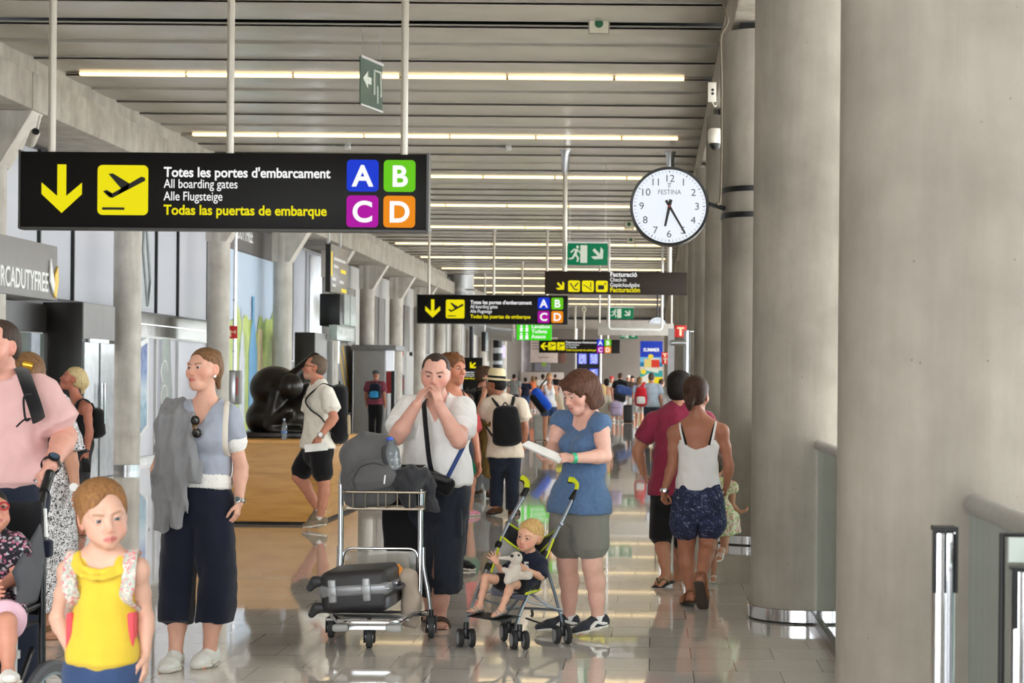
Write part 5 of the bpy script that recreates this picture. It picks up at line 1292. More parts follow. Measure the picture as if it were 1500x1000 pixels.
    def shoe(s, n, m, ms, res=.007, high=0., name='shoe', slip=False, laces=None):
        he, to, d, nn, lat = s.foot(n); q = s.k * (.85 if s.child else 1.); sd = Sdf(res)
        L = (to - he).length
        at = lambda t, h: he + d * L * t + nn * h * q
        to2 = to + d * .012
        sd.chain([at(.08, .04), at(.35, .048), at(.7, .036), at(.96, .027)], [(.036 * q, .04 * q), (.037 * q, .042 * q), (.049 * q, .032 * q), (.04 * q, .024 * q)], .02, lat)
        sd.u(ec(at(.14, .04), at(.14, .075 + high), (.04 * q, .042 * q), (.038 * q, .04 * q), lat, fe=True), .02)
        sd.cut(he - nn * 0, -nn, .002)
        sd.sub(ec(s.j['an' + n] + nn * .012, s.j['an' + n] + nn * .2, .033 * q), .006)
        o = sd.build(name, m, s.root)
        so = Sdf(res * .8); so.chain([at(.05, .014), at(.35, .014), at(.72, .014), at(.98, .015)], [(.041 * q, .018 * q), (.039 * q, .018 * q), (.051 * q, .018 * q), (.04 * q, .016 * q)], .02, lat)
        so.cut(he, -nn, .002); so.cut(at(0, .022), nn, .002); so.build('sole', ms, o)
        if laces:
            mb = MB()
            for i in range(4):
                t = .42 + .075 * i; h = .088 - .017 * i
                mb.tube(spline([at(t, h - .012) + lat * .024 * q, at(t + .01, h) , at(t, h - .012) - lat * .024 * q], 4), .0035 * q, 6)
            mb.build('laces', laces, o)
        return o
    def sandal(s, n, m, ms=None, strap=True, thong=False, back=False, name='sandal', res=.0045):
        he, to, d, nn, lat = s.foot(n); q = s.k * (.85 if s.child else 1.); L = (to - he).length
        at = lambda t, h=0., o=0.: he + d * L * t + nn * h * q + lat * o * q
        so = Sdf(res); so.chain([at(.04, -.004), at(.35, -.004), at(.72, -.004), at(.96, -.004)], [(.038 * q, .013 * q), (.036 * q, .013 * q), (.05 * q, .013 * q), (.042 * q, .012 * q)], .006, lat)
        so.cut(at(0, .006), nn, .001); so.cut(at(0, -.014), -nn, .001); o = so.build(name, ms or m, s.root)
        mb = MB(); fl = 2.6
        def band(t, h, w=.006):
            mb.tube(spline([at(t, -.002, .05), at(t, h * .7, .044), at(t, h, .0), at(t, h * .7, -.044), at(t, -.002, -.05)], 5), w * q, 8)
        if thong:
            for sg in (-1, 1): mb.tube(spline([at(.82, .02, .012 * (1 if n == 'R' else -1)), at(.66, .05, .028 * sg), at(.42, .012, .046 * sg)], 5), .006 * q, 8)
        elif strap:
            band(.68, .056, .009); band(.5, .066, .009)
        if back: mb.tube(spline([at(.4, .01, .045), at(.05, .075, .04), at(-.03, .085, 0), at(.05, .075, -.04), at(.4, .01, -.045)], 5), .008 * q, 8)
        mb.build('strap', m, o); return o
    def watch(s, n, m_strap, m_case, t=.93, r=.019, name='watch', face=None, side=None):
        a, b = s.j['el' + n], s.j['wr' + n]; d = (b - a).normalized(); c = a.lerp(b, t); rr = s.armr()[-1] * 1.14 + .002
        mb = MB(); u = d.orthogonal().normalized(); w = d.cross(u)
        mb.lathe([(rr, -.009), (rr + .004, -.009), (rr + .004, .009), (rr, .009)], c, d, 24, cap=False); o = mb.build(name, m_strap, s.root)
        out = Vector(side) if side is not None else V(0, -1, .1); out = (out - d * out.dot(d)).normalized()
        mb = MB(); mb.lathe([(r, 0), (r * 1.05, .004), (r, .011), (r * .8, .012)], c + out * rr, out, 20); mb.build('case', m_case, o); 
        if face: mb = MB(); mb.lathe([(r * .8, 0), (r * .8, .001)], c + out * (rr + .012), out, 20); mb.build('dial', face, o)
        return o
# ================================================================ the cast
H_br = hairmat('hair_brown', (92, 66, 48)); H_dk = hairmat('hair_black', (34, 28, 26)); H_bl = hairmat('hair_blond', (196, 160, 108), (140, 104, 66)); H_lb = hairmat('hair_light_brown', (150, 112, 76), (96, 70, 48))
H_rd = hairmat('hair_reddish_blond', (158, 114, 72), (126, 88, 56)); H_gr = hairmat('hair_grey_brown', (122, 104, 90), (84, 70, 60)); H_ab = hairmat('hair_auburn', (104, 70, 54), (66, 44, 36)); H_pl = hairmat('hair_pale_blond', (226, 208, 160), (180, 152, 104))
c_navy = cloth('navy_cloth', (26, 30, 46)); c_black = cloth('black_cloth', (24, 23, 25)); c_white = cloth('white_cotton', (240, 238, 236), .03); c_lace = cloth('white_lace', (244, 242, 238), .06, bump=.6, bscale=120)
c_jean = cloth('blue_denim', (58, 78, 116), .25, vscale=5); c_dkjean = cloth('dark_denim', (36, 42, 58), .2)
sole_w = mat('sole_white', (226, 222, 212), .6); sole_b = mat('sole_black', (30, 28, 27), .7)
def stripfold(amp, f, ph=0):      # mostly vertical folds
    return lambda x, y, z: amp * np.sin(f * x + 1.3 * np.sin(5 * z + ph) + ph) * np.cos(f * .6 * y + ph)
D = lambda x, y, z: Vector((x, y, z))

# ---- woman in grey t-shirt
p = Person('woman in grey lace-trimmed t-shirt and navy culottes, grey sweater over one shoulder', 9.25, 285, 1.68, -8, dict(
    neck=(303, 594), head=(299, 541, -.03), shL=(335, 608), elL=(353, 684, .02), wrL=(350, 736, -.03), shR=(258, 606), elR=(231, 688, .04), wrR=(238, 742, -.02),
    hpL=(310, 742), hpR=(270, 742), knL=(317, 846, -.02), knR=(262, 848), anL=(307, 953, 0), anR=(257, 957, -.06), toL=(287, 981, -.13), toR=(243, 988, -.27)), fem=True, skin=(226, 174, 152), head=dict(yaw=-27, pitch=5, roll=2), hs=.95, hipw=.9, jaw=1.1)
W1 = p
p.body(dict(L=dict(d=D(-.1, -.12, -1), palm=D(-1, .2, 0), thumb=D(0, -1, 0), curl=.35), R=dict(curl=.5)), eyes=(70, 80, 84), brow=(96, 70, 52), lips=(196, 92, 88), blush=.4)
def bun(sd, h): sd.u(h._el((0, -.085, .085), (.034, .032, .032)), .02); sd.u(h.ec((.0, -.1, .05), (.012, -.11, -.09), .026, .012), .02)
p.hair('pulled', hairmat('hair_dark_blond', (138, 102, 70), (92, 66, 46)), bun)
p.top(cloth('grey_jersey', (166, 172, 187), .06), .56, .27, 'v', .011, .006, res=.008, vdepth=.085, slv=.012, rn=1.12, fold=.004)
sd = Sdf(.008)                                                     # lace hem and cuffs
p.torso(sd, (.21, .27, .31), .021, .03, True, True); sd.warp(lambda x, y, z: .004 * np.sin(330 * x) * np.sin(260 * z)); sd.build('lace_hem', c_lace, p.root)
for n in 'LR':
    pp, rr = p.along(p.armp(n), p.armr(), .27, .335, .019, .022, 4); sd = Sdf(.008); sd.chain(pp, rr, .01, None, True, True); sd.warp(lambda x, y, z: .004 * np.sin(300 * x) * np.sin(300 * z)); sd.build('lace_cuff', c_lace, p.root)
p.bottom(c_navy, .79, .34, .018, .04, gap=.016, gap_drop=.17, res=.01, fold=.004, name='culottes', extra=lambda sd, s: sd.warp(stripfold(.006, 45)))
for n in 'LR': p.shoe(n, cloth('white_canvas', (232, 232, 228), .03), sole_w, laces=c_white)
p.watch('L', mat('watch_steel', (120, 118, 112), .35, .8), mat('watch_case', (170, 172, 172), .3, .9), .95, .017, face=mat('watch_dial', (70, 84, 86), .3))
mb = MB(); mb.ball(p.hd.w(.077, .0, -.04), .008); mb.build('earring', mat('pearl', (250, 246, 240), .2), p.root)
# sweater hung over her shoulder
sd = Sdf(.009); Q = lambda x, y, d: P(x, y, 9.25 + d)
sd.chain([Q(258, 596, .12), Q(260, 590, .0), Q(256, 612, -.115), Q(256, 655, -.165), Q(260, 690, -.165), Q(264, 704, -.16)], [(.055, .022), (.055, .022), (.08, .028), (.095, .034), (.105, .036), (.1, .03)], .03, V(1, 0, 0))
sd.chain([Q(246, 690, -.13), Q(241, 730, -.13), Q(236, 778, -.12)], [(.075, .03), (.06, .03), (.052, .028)], .02, V(1, 0, 0), fe=True)
sd.chain([Q(266, 700, -.16), Q(262, 735, -.16), Q(259, 774, -.16)], [(.045, .026), (.04, .022), (.04, .02)], .015, V(1, 0, 0), fe=True)
sd.chain([Q(278, 640, -.135), Q(286, 680, -.155), Q(284, 707, -.16)], [(.024, .018), (.038, .02), (.043, .017)], .015, V(1, .1, 0), fe=True)
sd.chain([Q(258, 596, .1), Q(250, 640, .14), Q(246, 700, .16)], [(.055, .022), (.07, .026), (.07, .026)], .02, V(1, 0, 0), fe=True)
sd.chain([Q(243, 604, .02), Q(238, 624, -.02), Q(240, 690, -.07)], [(.034, .06), (.036, .07), (.05, .05)], .03, V(1, 0, 0))
sd.warp(lambda x, y, z: .012 * (np.abs(np.sin(40 * x + 5 * z + .7 * np.sin(7 * z))) - .6) + .0025 * np.sin(150 * x - 14 * z))
o = sd.build('sweater', cloth('grey_knit', (140, 140, 144), .08, bump=.5, bscale=220)); tag(o, 'grey knitted sweater hanging over the shoulder of the woman in navy culottes', 'sweater')
# sunglasses at the neckline
o = empty('sunglasses', Q(286, 628, -.17), 'black sunglasses hooked on the neckline of the grey t-shirt', 'sunglasses')
for y in (616, 634):
    mb = MB(); mb.ball(Q(286 + (y - 616) * .12, y, -.165), (.024, .008, .026)); mb.build('lens', mat('dark_lens', (20, 14, 12), .25, spec=.4), o)
mb = MB(); mb.tube([Q(285, 622, -.17), Q(287, 629, -.17)], .004, 6); mb.tube(spline([Q(283, 609, -.15), Q(282, 616, -.165), Q(284, 640, -.165)]), .003, 6); mb.tube([Q(281, 624, -.172), Q(290, 622, -.172)], .003, 6); mb.build('frame', mat('gold_frame', (120, 90, 50), .3, .6), o)
# white bag on her far shoulder
o = empty('shoulder_bag', Q(333, 660, .1), 'white shoulder bag behind the arm of the woman with the lace hem', 'bag')
sd = Sdf(.01); sd.u(ec(Q(331, 640, .17), Q(331, 690, .17), (.04, .07), (.045, .08), V(1, 0, 0), 3.)); sd.build('bag_body', c_lace, o)
mb = MB(); mb.tube(spline([Q(337, 640, .12), Q(336, 604, .1), Q(333, 588, .01), Q(332, 597, -.09), Q(330, 625, -.125), Q(330, 655, -.11), Q(335, 668, .0), Q(336, 660, .12)]), .014, 8, flat=((1, 0, 0), .25)); mb.build('strap', cloth('cream_strap', (222, 214, 202), .03), o)

# ---- girl in yellow
p = Person('young girl in yellow frilled top and jeans with floral backpack straps', 5.3, 150, 1.2, 6, dict(
    neck=(152, 812), head=(151, 757, -.03), shL=(201, 832), elL=(214, 905, .05), wrL=(213, 958, .03), shR=(102, 835), elR=(84, 905, .04), wrR=(103, 952, -.03), pel=(150, 990), hpL=(170, 990), hpR=(130, 990)),
    child=True, skin=(228, 182, 160), head=dict(yaw=28, pitch=-4, roll=7), hs=.85, jaw=.95, leg=1.15, girth=1.02, arm=.96)
G1 = p
p.body(dict(R=dict(d=D(.25, -.1, -1), palm=D(.6, .6, 0), thumb=D(.9, -.4, 0), curl=.3, tc=0.), L=dict(curl=.4)), res=.007, fine=.0028, eyes=(90, 96, 100), brow=(150, 108, 76), lips=(206, 104, 104), blush=.35)
def fringe(sd, h):
    sd.u(h._el((0, -.03, .062), (.086, .1, .075)), .02); sd.u(h.ec((.066, .03, .06), (.072, .0, -.02), .012, .008), .015); sd.u(h.ec((.0, -.1, .06), (.02, -.13, .0), .03, .02), .02); sd.u(h.ec((-.066, .03, .05), (-.072, .005, -.01), .016, .01), .015); sd.sub(h._el((.034, .1, .045), (.05, .06, .062)), .014)
p.hair('pulled', H_rd, fringe, .0045)
y_m = cloth('yellow_jersey', (228, 196, 66), .05)
p.top(y_m, 0, .12, 'scoop', .008, .022, res=.008, vdepth=.05, rn=1.2, yoke=.8, fold=.004, ph=2.)
sd = Sdf(.006); c0 = p.j['neck']                                   # frilled collar
ring = [c0 + p.lf * .07 * math.cos(a) + p.fr * (.056 * math.sin(a) + .016) + UP * (.002 - .046 * max(0, math.sin(a))) for a in [i * 6.283 / 18 for i in range(19)]]
sd.chain(ring, [.009] * 19, .006); sd.chain([q + (q - c0).normalized() * .013 - UP * .01 for q in ring], [(.012, .009)] * 19, .006); sd.warp(lambda x, y, z: .0015 * np.sin(150 * x + 60 * y)); sd.build('frill_collar', y_m, p.root)
p.bottom(c_jean, .98, .16, .012, .012, res=.012, name='jeans')
for n in 'LR': p.shoe(n, c_white, sole_w)
def straps(pp, path, w, m, parent, name='strap', th=.3, flatdir=None):
    mb = MB(); mb.tube(spline(path, 6), w, 10, flat=((flatdir or pp.lf), th)); return mb.build(name, m, parent)
t = NT('floral_strap'); v = t.coord(); vo = t.n('ShaderNodeTexVoronoi', Scale=130.); t.l(v, vo.inputs['Vector']); t.base(t.ramp(vo.outputs['Color'], [(.0, lin((214, 206, 196))), (.45, lin((176, 190, 182))), (.6, lin((222, 120, 130))), (.72, lin((226, 216, 206)))])); t.set(Roughness=.9); M_flo = t.m
def backpack(pp, label, m, w=.15, h=.4, d=.1, t0=.2, t1=.95, strapm=None, m2=None, off=.0, sw=.0165, fr_off=.0, group=None, res=.012, sag=0., strap_on=True, pocket=True, name='backpack', sp=.62):
    o = empty(name, pp.j['pel'].lerp(pp.j['neck'], .5) - pp.fr * .2, label, 'backpack', group)
    c0, (a, b) = pp.st(t0 + .05); c1, (a1, b1) = pp.st(min(.9, t1)); bb = max(b, b1) + .012
    lo = pp.j['pel'].lerp(pp.j['neck'], t0) - pp.fr * (bb + d * .9) + pp.lf * off; hi = pp.j['pel'].lerp(pp.j['neck'], t1) - pp.fr * (bb + d * .75) + pp.lf * off
    sd = Sdf(res); ax = (hi - lo).normalized(); sd.u(ec(lo + ax * d, hi - ax * d * .7, (w, d), (w * .86, d * .85), pp.lf, 2.6), .02)
    sd.warp(folds(.004, 30, 30, 22)); body = sd.build('bag_body', m, o)
    if pocket:
        sd = Sdf(res); q0 = lo.lerp(hi, .22) - pp.fr * d * .78; q1 = lo.lerp(hi, .45) - pp.fr * d * .74; sd.u(ec(q0, q1, (w * .72, d * .42), (w * .68, d * .4), pp.lf, 3.), .02); sd.build('pocket', m2 or m, o)
        mb = MB(); mb.tube(spline([q1 + pp.lf * w * .6 - pp.fr * d * .2 + UP * .045, q1 - pp.fr * d * .44 + UP * .05, q1 - pp.lf * w * .6 - pp.fr * d * .2 + UP * .045]), .004, 6); mb.build('zip', M_blackmetal, o)
    if strap_on:
        for sg, n in ((1, 'L'), (-1, 'R')):
            sh = pp.j['neck'].lerp(pp.j['sh' + n], sp); cf, (a, b) = pp.st(.78); cl, (a2, b2) = pp.st(.5); cm, (a3, b3) = pp.st(.64)
            top_ = sh + UP * (.05 * pp.k + .012)
            path = [hi + pp.lf * sg * w * .45 + pp.fr * d * .5, sh - pp.fr * .06 * pp.k + UP * .045 * pp.k, top_ + pp.fr * .01, sh + pp.fr * (.07 * pp.k) + UP * .02 * pp.k, cf + pp.lf * sg * .12 * pp.k + pp.fr * (b + .022), cm + pp.lf * sg * (a3 * .94) + pp.fr * (b3 * .6 + .02), cl + pp.lf * sg * (a2 + .02) - pp.fr * .03, lo + pp.lf * sg * w * .7 + pp.fr * d * .3 + UP * .05]
            straps(pp, path, sw, strapm or m, o)
    mb = MB(); mb.tube(spline([hi + pp.lf * .035 + UP * .0, hi + UP * .045 , hi - pp.lf * .035 + UP * .0]), .007, 8); mb.build('grab_loop', strapm or m, o)
    return o
o = backpack(p, 'floral child backpack worn by the girl in yellow', M_flo, .11, .3, .06, .1, .98, M_flo, cloth('coral_cloth', (232, 84, 92)), sw=.021, sp=.86)
for sg in (1, -1):
    c_, (a, b) = p.st(.38); mb = MB(); mb.box(c_ + p.lf * sg * (a + .012) + p.fr * b * .35 - UP * .0, (.02, .05, .11), bev=.006); mb.build('side_pad', MATS['coral_cloth'], o)

# ---- man in pink t-shirt pushing the chair
p = Person('man in pink t-shirt with black watch pushing a wheelchair at the left edge', 7.6, 5, 1.74, -8, dict(
    neck=(3, 562), head=(-4, 508, -.05), shL=(58, 576), elL=(96, 640, .02), wrL=(74, 682, -.2), shR=(-54, 576), elR=(-92, 640, .02), wrR=(-62, 682, -.2), pel=(3, 735)), skin=(222, 164, 146), girth=1.04, arm=1.1, head=dict(yaw=-20, pitch=-3), hs=.96, jaw=1.05)
PM = p
p.body(dict(L=dict(d=D(-.5, -.55, -.55), palm=D(-.2, -.5, -.8), thumb=D(-1, .2, 0), curl=1.05, tc=.8), R=dict(d=D(.3, -.6, -.6), palm=D(.2, -.5, -.8), thumb=D(1, .2, 0), curl=1.05)), eyes=(70, 56, 44), brow=(46, 36, 30), stubble=((140, 112, 100), .35))
p.hair('thin', hairmat('hair_dark_short', (74, 60, 52), (50, 40, 36)))
p.top(cloth('pink_jersey', (222, 178, 176), .05), .66, .17, 'crew', .014, .03, res=.01, rn=1.2, fold=.005, slv=.03)
p.bottom(c_dkjean, .97, .28, .012, .03, name='jeans')
for n in 'LR': p.shoe(n, c_black, sole_b)
p.watch('L', M_blackmetal, M_blackmetal, .97, .024, face=mat('blue_dial', (60, 80, 104), .2), side=D(.5, -1, .6))
mb = MB(); ww = p.j['wrL'] + D(-.5, -.55, -.55).normalized() * .1; mb.lathe([(.0105, -.003), (.0118, -.003), (.0118, .003), (.0105, .003)], ww + V(.014, -.0, 0), D(-.4, -.5, -.7), 14, cap=False); mb.build('ring', M_chrome, p.root)
o = backpack(p, 'dark backpack on the back of the man in pink', c_black, .15, .4, .08, .3, .95, c_black, strap_on=False)
mb = MB(); mb.tube(spline([P(26, 541, 7.72), P(30, 540, 7.62), P(34, 546, 7.5), P(40, 562, 7.41), P(47, 582, 7.385), P(53, 600, 7.4), P(57, 615, 7.46)], 6), .03, 10, flat=((1, 0, 0), .25)); mb.build('strap', c_black, o)
mb = MB(); q = P(38, 585, 7.42); mb.tube(spline([P(47, 578, 7.38), P(36, 580, 7.37), P(35, 596, 7.37), P(38, 615, 7.38), P(44, 613, 7.38)]), .012, 8, flat=((1, 0, 0), .4)); mb.tube(spline([P(24, 625, 7.37), P(35, 615, 7.37), P(45, 613, 7.37)]), .004, 6); mb.build('loose_strap', c_black, o)

# ---- woman in black and white dress behind him
t = NT('scribble_dress'); v = t.coord(); nz = t.n('ShaderNodeTexNoise', Scale=36., Detail=1.5, Roughness=.5, Distortion=2.2); t.l(v, nz.inputs['Vector'])
t.base(t.ramp(nz.outputs[0], [(.44, lin((236, 234, 236))), (.47, lin((26, 26, 34))), (.53, lin((26, 26, 34))), (.56, lin((236, 234, 236)))])); t.set(Roughness=.9); M_scr = t.m
p = Person('woman in black and white scribble-patterned dress with a white watch', 10.2, 52, 1.62, 20, dict(shL=(88, 592), elL=(104, 668, .0), wrL=(111, 716, -.04), head=(44, 547, 0), neck=(47, 588)), fem=True, skin=(204, 150, 122), head=dict(yaw=160), hs=.96, girth=1.1)
p.body(dict(L=dict(curl=.4)), fine=.006); p.hair('long', H_lb)
mb = MB(); mb.tube([P(34, 533, 10.06), P(48, 536, 10.06)], .02, 8, flat=((1, 0, 0), .5)); mb.build('hair_clip', mat('gold_clip', (220, 168, 60), .25, .8), p.root)
p.top(M_scr, 1.12, -.1, 'crew', .014, .02, slv=.035, fold=.006, name='dress_top')
sd = Sdf(.012); c_, ab = p.st(.2, .015)
sd.chain([c_, p.j['pel'], p.base + UP * .55 + V(.03, 0, 0), p.base + UP * .16 + V(.06, 0, 0)], [ab, (.19, .14), (.2, .16), (.21, .18)], .03, p.lf, fe=True); sd.warp(stripfold(.014, 40)); sd.build('skirt', M_scr, p.root)
for n in 'LR': p.sandal(n, mat('tan_leather', (128, 92, 66), .6))
p.watch('L', mat('white_strap', (240, 238, 232), .4), mat('white_case', (246, 244, 240), .3), .97, .024, face=mat('white_dial', (250, 250, 250), .2))

# ---- blond woman in black
p = Person('grey blond woman in black sleeveless top looking up beside the black shop entrance', 16.7, 108, 1.62, -30, dict(head=(107, 555), neck=(113, 588), shL=(127, 597, -.16), elL=(131, 632, -.18), wrL=(127, 662, -.2), shR=(92, 596, .14)), fem=True, skin=(188, 120, 98), head=dict(yaw=-75, pitch=18), hs=1.0, girth=1.1)
p.body(dict(L=dict(d=D(0, -.1, -1), curl=.6)), fine=.006, eyes=(70, 70, 70))
def pony(sd, h): sd.u(h._el((0, -.1, .0), (.045, .05, .05)), .03); sd.u(h.ec((0, -.115, -.01), (0, -.12, -.1), .035, .012), .02)
p.hair('pulled', H_pl, pony, .008)
p.top(c_black, .0, .0, 'scoop', .012, .02, vdepth=.1, rn=1.2)
p.bottom(cloth('dark_skirt_cloth', (54, 52, 56), .3, vscale=30), .6, .25, .02, .03, name='trousers')
for n in 'LR': p.sandal(n, mat('tan_leather', (128, 92, 66), .6))
p.watch('L', M_blackmetal, M_blackmetal, .95, .02)
backpack(p, 'black backpack on the grey blond woman in black', c_black, .15, .4, .09, .15, .85, c_black)
q = p.j['wrL']; o = tag(MB().box(q + V(.005, -.03, -.12), (.075, .012, .14), Matrix.Rotation(.3, 3, 'X'), bev=.006).build('phone', M_blackmetal), 'black phone in the lowered hand of the grey blond woman', 'phone')

# ---- man in white polo
p = Person('bespectacled man in white polo and black shorts walking past the wooden plinth', 17.65, 464, 1.74, -78, dict(
    head=(461, 538), neck=(467, 563), shL=(480, 577, -.19), elL=(489, 612, -.27), wrL=(469, 639, -.33), shR=(458, 577, .18), elR=(452, 618, .2), wrR=(450, 645, .1), hpL=(469, 662, -.09), hpR=(457, 662, .09), knL=(474, 704, -.09), knR=(437, 698, .06), anL=(469, 760, -.08), anR=(466, 746, .12), toL=(445, 774, -.1), toR=(453, 770, .1)), skin=(208, 142, 116), girth=1.05, head=dict(yaw=-84, pitch=7), hs=1.04)
PO = p
p.body(dict(L=dict(d=D(-.35, -.2, -.9), palm=D(.1, 1, -.1), thumb=D(-.9, 0, .2), curl=.6), R=dict(curl=.5)), fine=.0048, eyes=(60, 60, 60), brow=(120, 96, 80), stubble=((190, 170, 160), .4))
p.hair('thin', H_gr, None, .007)
p.top(cloth('white_polo', (244, 238, 226), .03), .72, .06, 'crew', .016, .02, rn=1.15, fold=.006, slv=.03)
sd = Sdf(.009); nb = p.j['neck']
for sg in (-1, 1): sd.chain([nb - p.fr * .05 + UP * .03 + p.lf * sg * .03, nb + p.lf * sg * .075 + UP * .01, nb + p.fr * .085 + p.lf * sg * .03 - UP * .045], [(.012, .024), (.012, .028), (.01, .03)], .01, p.lf)
sd.build('collar', MATS['white_polo'], p.root)
p.bottom(c_black, .36, .14, .012, .022, name='shorts')
for n in 'LR': p.shoe(n, cloth('taupe_suede', (140, 124, 104), .08), sole_w, .008); 
for n in 'LR':
    he, to, d_, nn, lat = p.foot(n); sd = Sdf(.008); sd.u(ec(p.j['an' + n] - UP * .02, p.j['an' + n] + UP * .03, .042, .04, fs=True, fe=True)); sd.build('sock', c_white, p.root)
p.watch('L', mat('steel_band', (170, 170, 166), .3, .8), mat('watch_case', (170, 172, 172), .3, .9), .95, .024, face=mat('white_dial', (250, 250, 250), .2))
mb = MB(); h = p.hd
for sg in (-1, 1):
    mb.tube([h.w(sg * .032 + .02 * math.cos(a), .1, .0 + .017 * math.sin(a)) for a in [i * .524 for i in range(12)]], .002, 6, True); mb.tube([h.w(sg * .053, .098, .006), h.w(sg * .078, .04, .008), h.w(sg * .08, -.01, .006)], .0026, 6)
mb.tube([h.w(-.012, .102, .004), h.w(.012, .102, .004)], .002, 6); mb.build('glasses', M_blackmetal, p.root)
o = backpack(p, 'black and khaki backpack on the man in white polo', c_black, .15, .45, .1, .12, .98, c_black, cloth('khaki_panel', (170, 152, 122)), sw=.026)
c = P(463, 655, 17.28); tag(MB().box(c, (.225, .012, .075), Matrix.Rotation(R_(-6), 3, 'Y'), bev=.003).build('document_wallet', mat('paper_white', (244, 242, 238), .7)), 'white folded document in the hand of the man in white polo', 'document')
# ---- man in white t-shirt with hands at his face
p = Person('man in white t-shirt and dark cargo shorts holding both hands to his face', 10.75, 636, 1.74, 2, dict(
    neck=(640, 590, .02), head=(638, 549, -.06), shL=(678, 600), elL=(672, 645, -.26), wrL=(643, 593, -.31), shR=(599, 598), elR=(581, 640, -.22), wrR=(610, 593, -.29),
    hpL=(652, 738), hpR=(626, 738), knL=(647, 838, -.03), knR=(630, 838, .1), anL=(644, 903, .05), anR=(632, 893, .32), toL=(647, 925, -.13), toR=(630, 908, .15)), skin=(226, 172, 154), girth=1.2, arm=1.12, leg=1.08, head=dict(yaw=2, pitch=-6, roll=-2), hs=1.07, jaw=1.1)
WM = p
p.body(dict(R=dict(d=D(.4, .25, 1), palm=D(.75, .65, -.2), thumb=D(-.2, 1, .2), curl=[.3, .26, .22, .3], tc=.3), L=dict(d=D(-.26, .28, 1), palm=D(-.75, .65, -.2), thumb=D(.2, 1, .2), curl=[.3, .26, .22, .3], tc=.3)), eyes=(70, 60, 54), brow=(70, 50, 40), stubble=((170, 130, 118), .3), blush=.45)
p.hair('thin', hairmat('hair_dark_short', (74, 60, 52), (50, 40, 36)), None, .005)
p.top(c_white, .72, .2, 'v', .014, .034, rn=1.05, fold=.005, slv=.03, vdepth=.1, res=.009, ph=1.)
p.bottom(cloth('dark_cargo', (38, 42, 52), .12), .7, .25, .02, .05, name='shorts', fold=.006, gap=.012)
mb = MB(); q = p.j['knL']; mb.box(P(672, 765, 10.7), (.05, .12, .17), bev=.015); mb.build('cargo_pocket', MATS['dark_cargo'], p.root)
for n in 'LR': p.sandal(n, mat('brown_leather', (74, 54, 44), .6), thong=False)
Q = lambda x, y, d: P(x, y, 10.75 + d)
o = empty('crossbody_bag', Q(650, 715, -.2), 'black crossbody pouch on a diagonal strap across the white t-shirt', 'bag')
mb = MB(); mb.tube(spline([Q(655, 590, .12), Q(636, 581, .07), Q(622, 588, -.07), Q(622, 605, -.16), Q(625, 640, -.215), Q(629, 675, -.235), Q(634, 697, -.24)], 6), .018, 8, flat=((1, 0, 0), .25)); mb.build('strap', cloth('black_webbing', (30, 30, 36), .05), o)
mb = MB(); mb.tube(spline([Q(684, 632, .0), Q(680, 650, -.16), Q(668, 675, -.215), Q(655, 700, -.225)], 6), .014, 8, flat=((1, 0, 0), .3)); mb.build('strap', cloth('blue_webbing', (58, 78, 130), .05), o)
sd = Sdf(.01); sd.u(ec(Q(632, 702, -.22), Q(654, 712, -.2), (.055, .05), (.055, .045), V(0, 0, 1), 3.)); sd.build('bag_body', c_black, o)
sd = Sdf(.008); sd.u(ec(Q(627, 695, -.235), Q(654, 703, -.215), (.028, .055), (.026, .05), V(0, 0, 1), 3.)); sd.build('flap', mat('black_leather', (34, 33, 34), .4), o)
sd = Sdf(.012); sd.u(ec(Q(590, 715, -.02), Q(590, 790, -.02), (.125, .07), (.115, .07), V(1, 0, 0), 6.)); sd.warp(folds(.004, 25, 25, 20)); o = sd.build('travel_bag', c_black); tag(o, 'large black travel bag hanging behind the luggage trolley basket', 'bag')
# ---- woman in blue
p = Person('woman with brown bob in blue t-shirt and grey shorts reading a paper', 10.45, 845, 1.6, -42, dict(
    neck=(864, 607, .02), head=(849, 574, -.05), shL=(879, 621, -.1), elL=(886, 668, -.13), wrL=(838, 671, -.28), shR=(822, 616, .12), elR=(811, 655, .1), wrR=(806, 674, -.13),
    hpL=(863, 745, -.05), hpR=(831, 745, .06), knL=(868, 830, -.06), knR=(831, 828, .05), anL=(876, 905, -.02), anR=(834, 904, .1), toL=(842, 930, -.08), toR=(787, 925, .04)), fem=True, skin=(232, 182, 164), head=dict(yaw=-52, pitch=-22, roll=0), hs=1.0, girth=1.0, arm=1.16, leg=1.06, bust=.7, shw=.95)
BW = p
p.body(dict(L=dict(d=D(-1, -.05, .02), palm=D(0, .9, -.4), thumb=D(-.1, 0, 1), curl=.7, tc=.7), R=dict(d=D(-1, -.25, .12), palm=D(0, .2, 1), thumb=D(0, -1, .3), curl=.75, tc=.6)), eyes=(60, 50, 44), gaze=P(800, 690, 10.1), brow=(92, 66, 54), lips=(196, 110, 104), blush=.35)
p.hair('bob', H_ab, None, .0045)
p.top(cloth('blue_melange', (86, 112, 148), .12, vscale=60), 0, -.04, 'scoop', .010, .036, res=.008, vdepth=.04, rn=1.4, yoke=1., fold=.006, ph=3.)
p.bottom(cloth('grey_twill', (126, 123, 116), .06), .36, .08, .01, .026, name='shorts')
mb = MB(); c_, (a, b) = p.st(.45, .02)                             # pale printed drawing on the shirt
f_ = lambda u, z: (lambda cc: cc[0] + p.lf * u + p.fr * (math.sqrt(max(0, 1 - (u / cc[1][0]) ** 2)) * cc[1][1] + .004 + .022 * max(0, .6 - z) / .6))(p.st((z), .012))
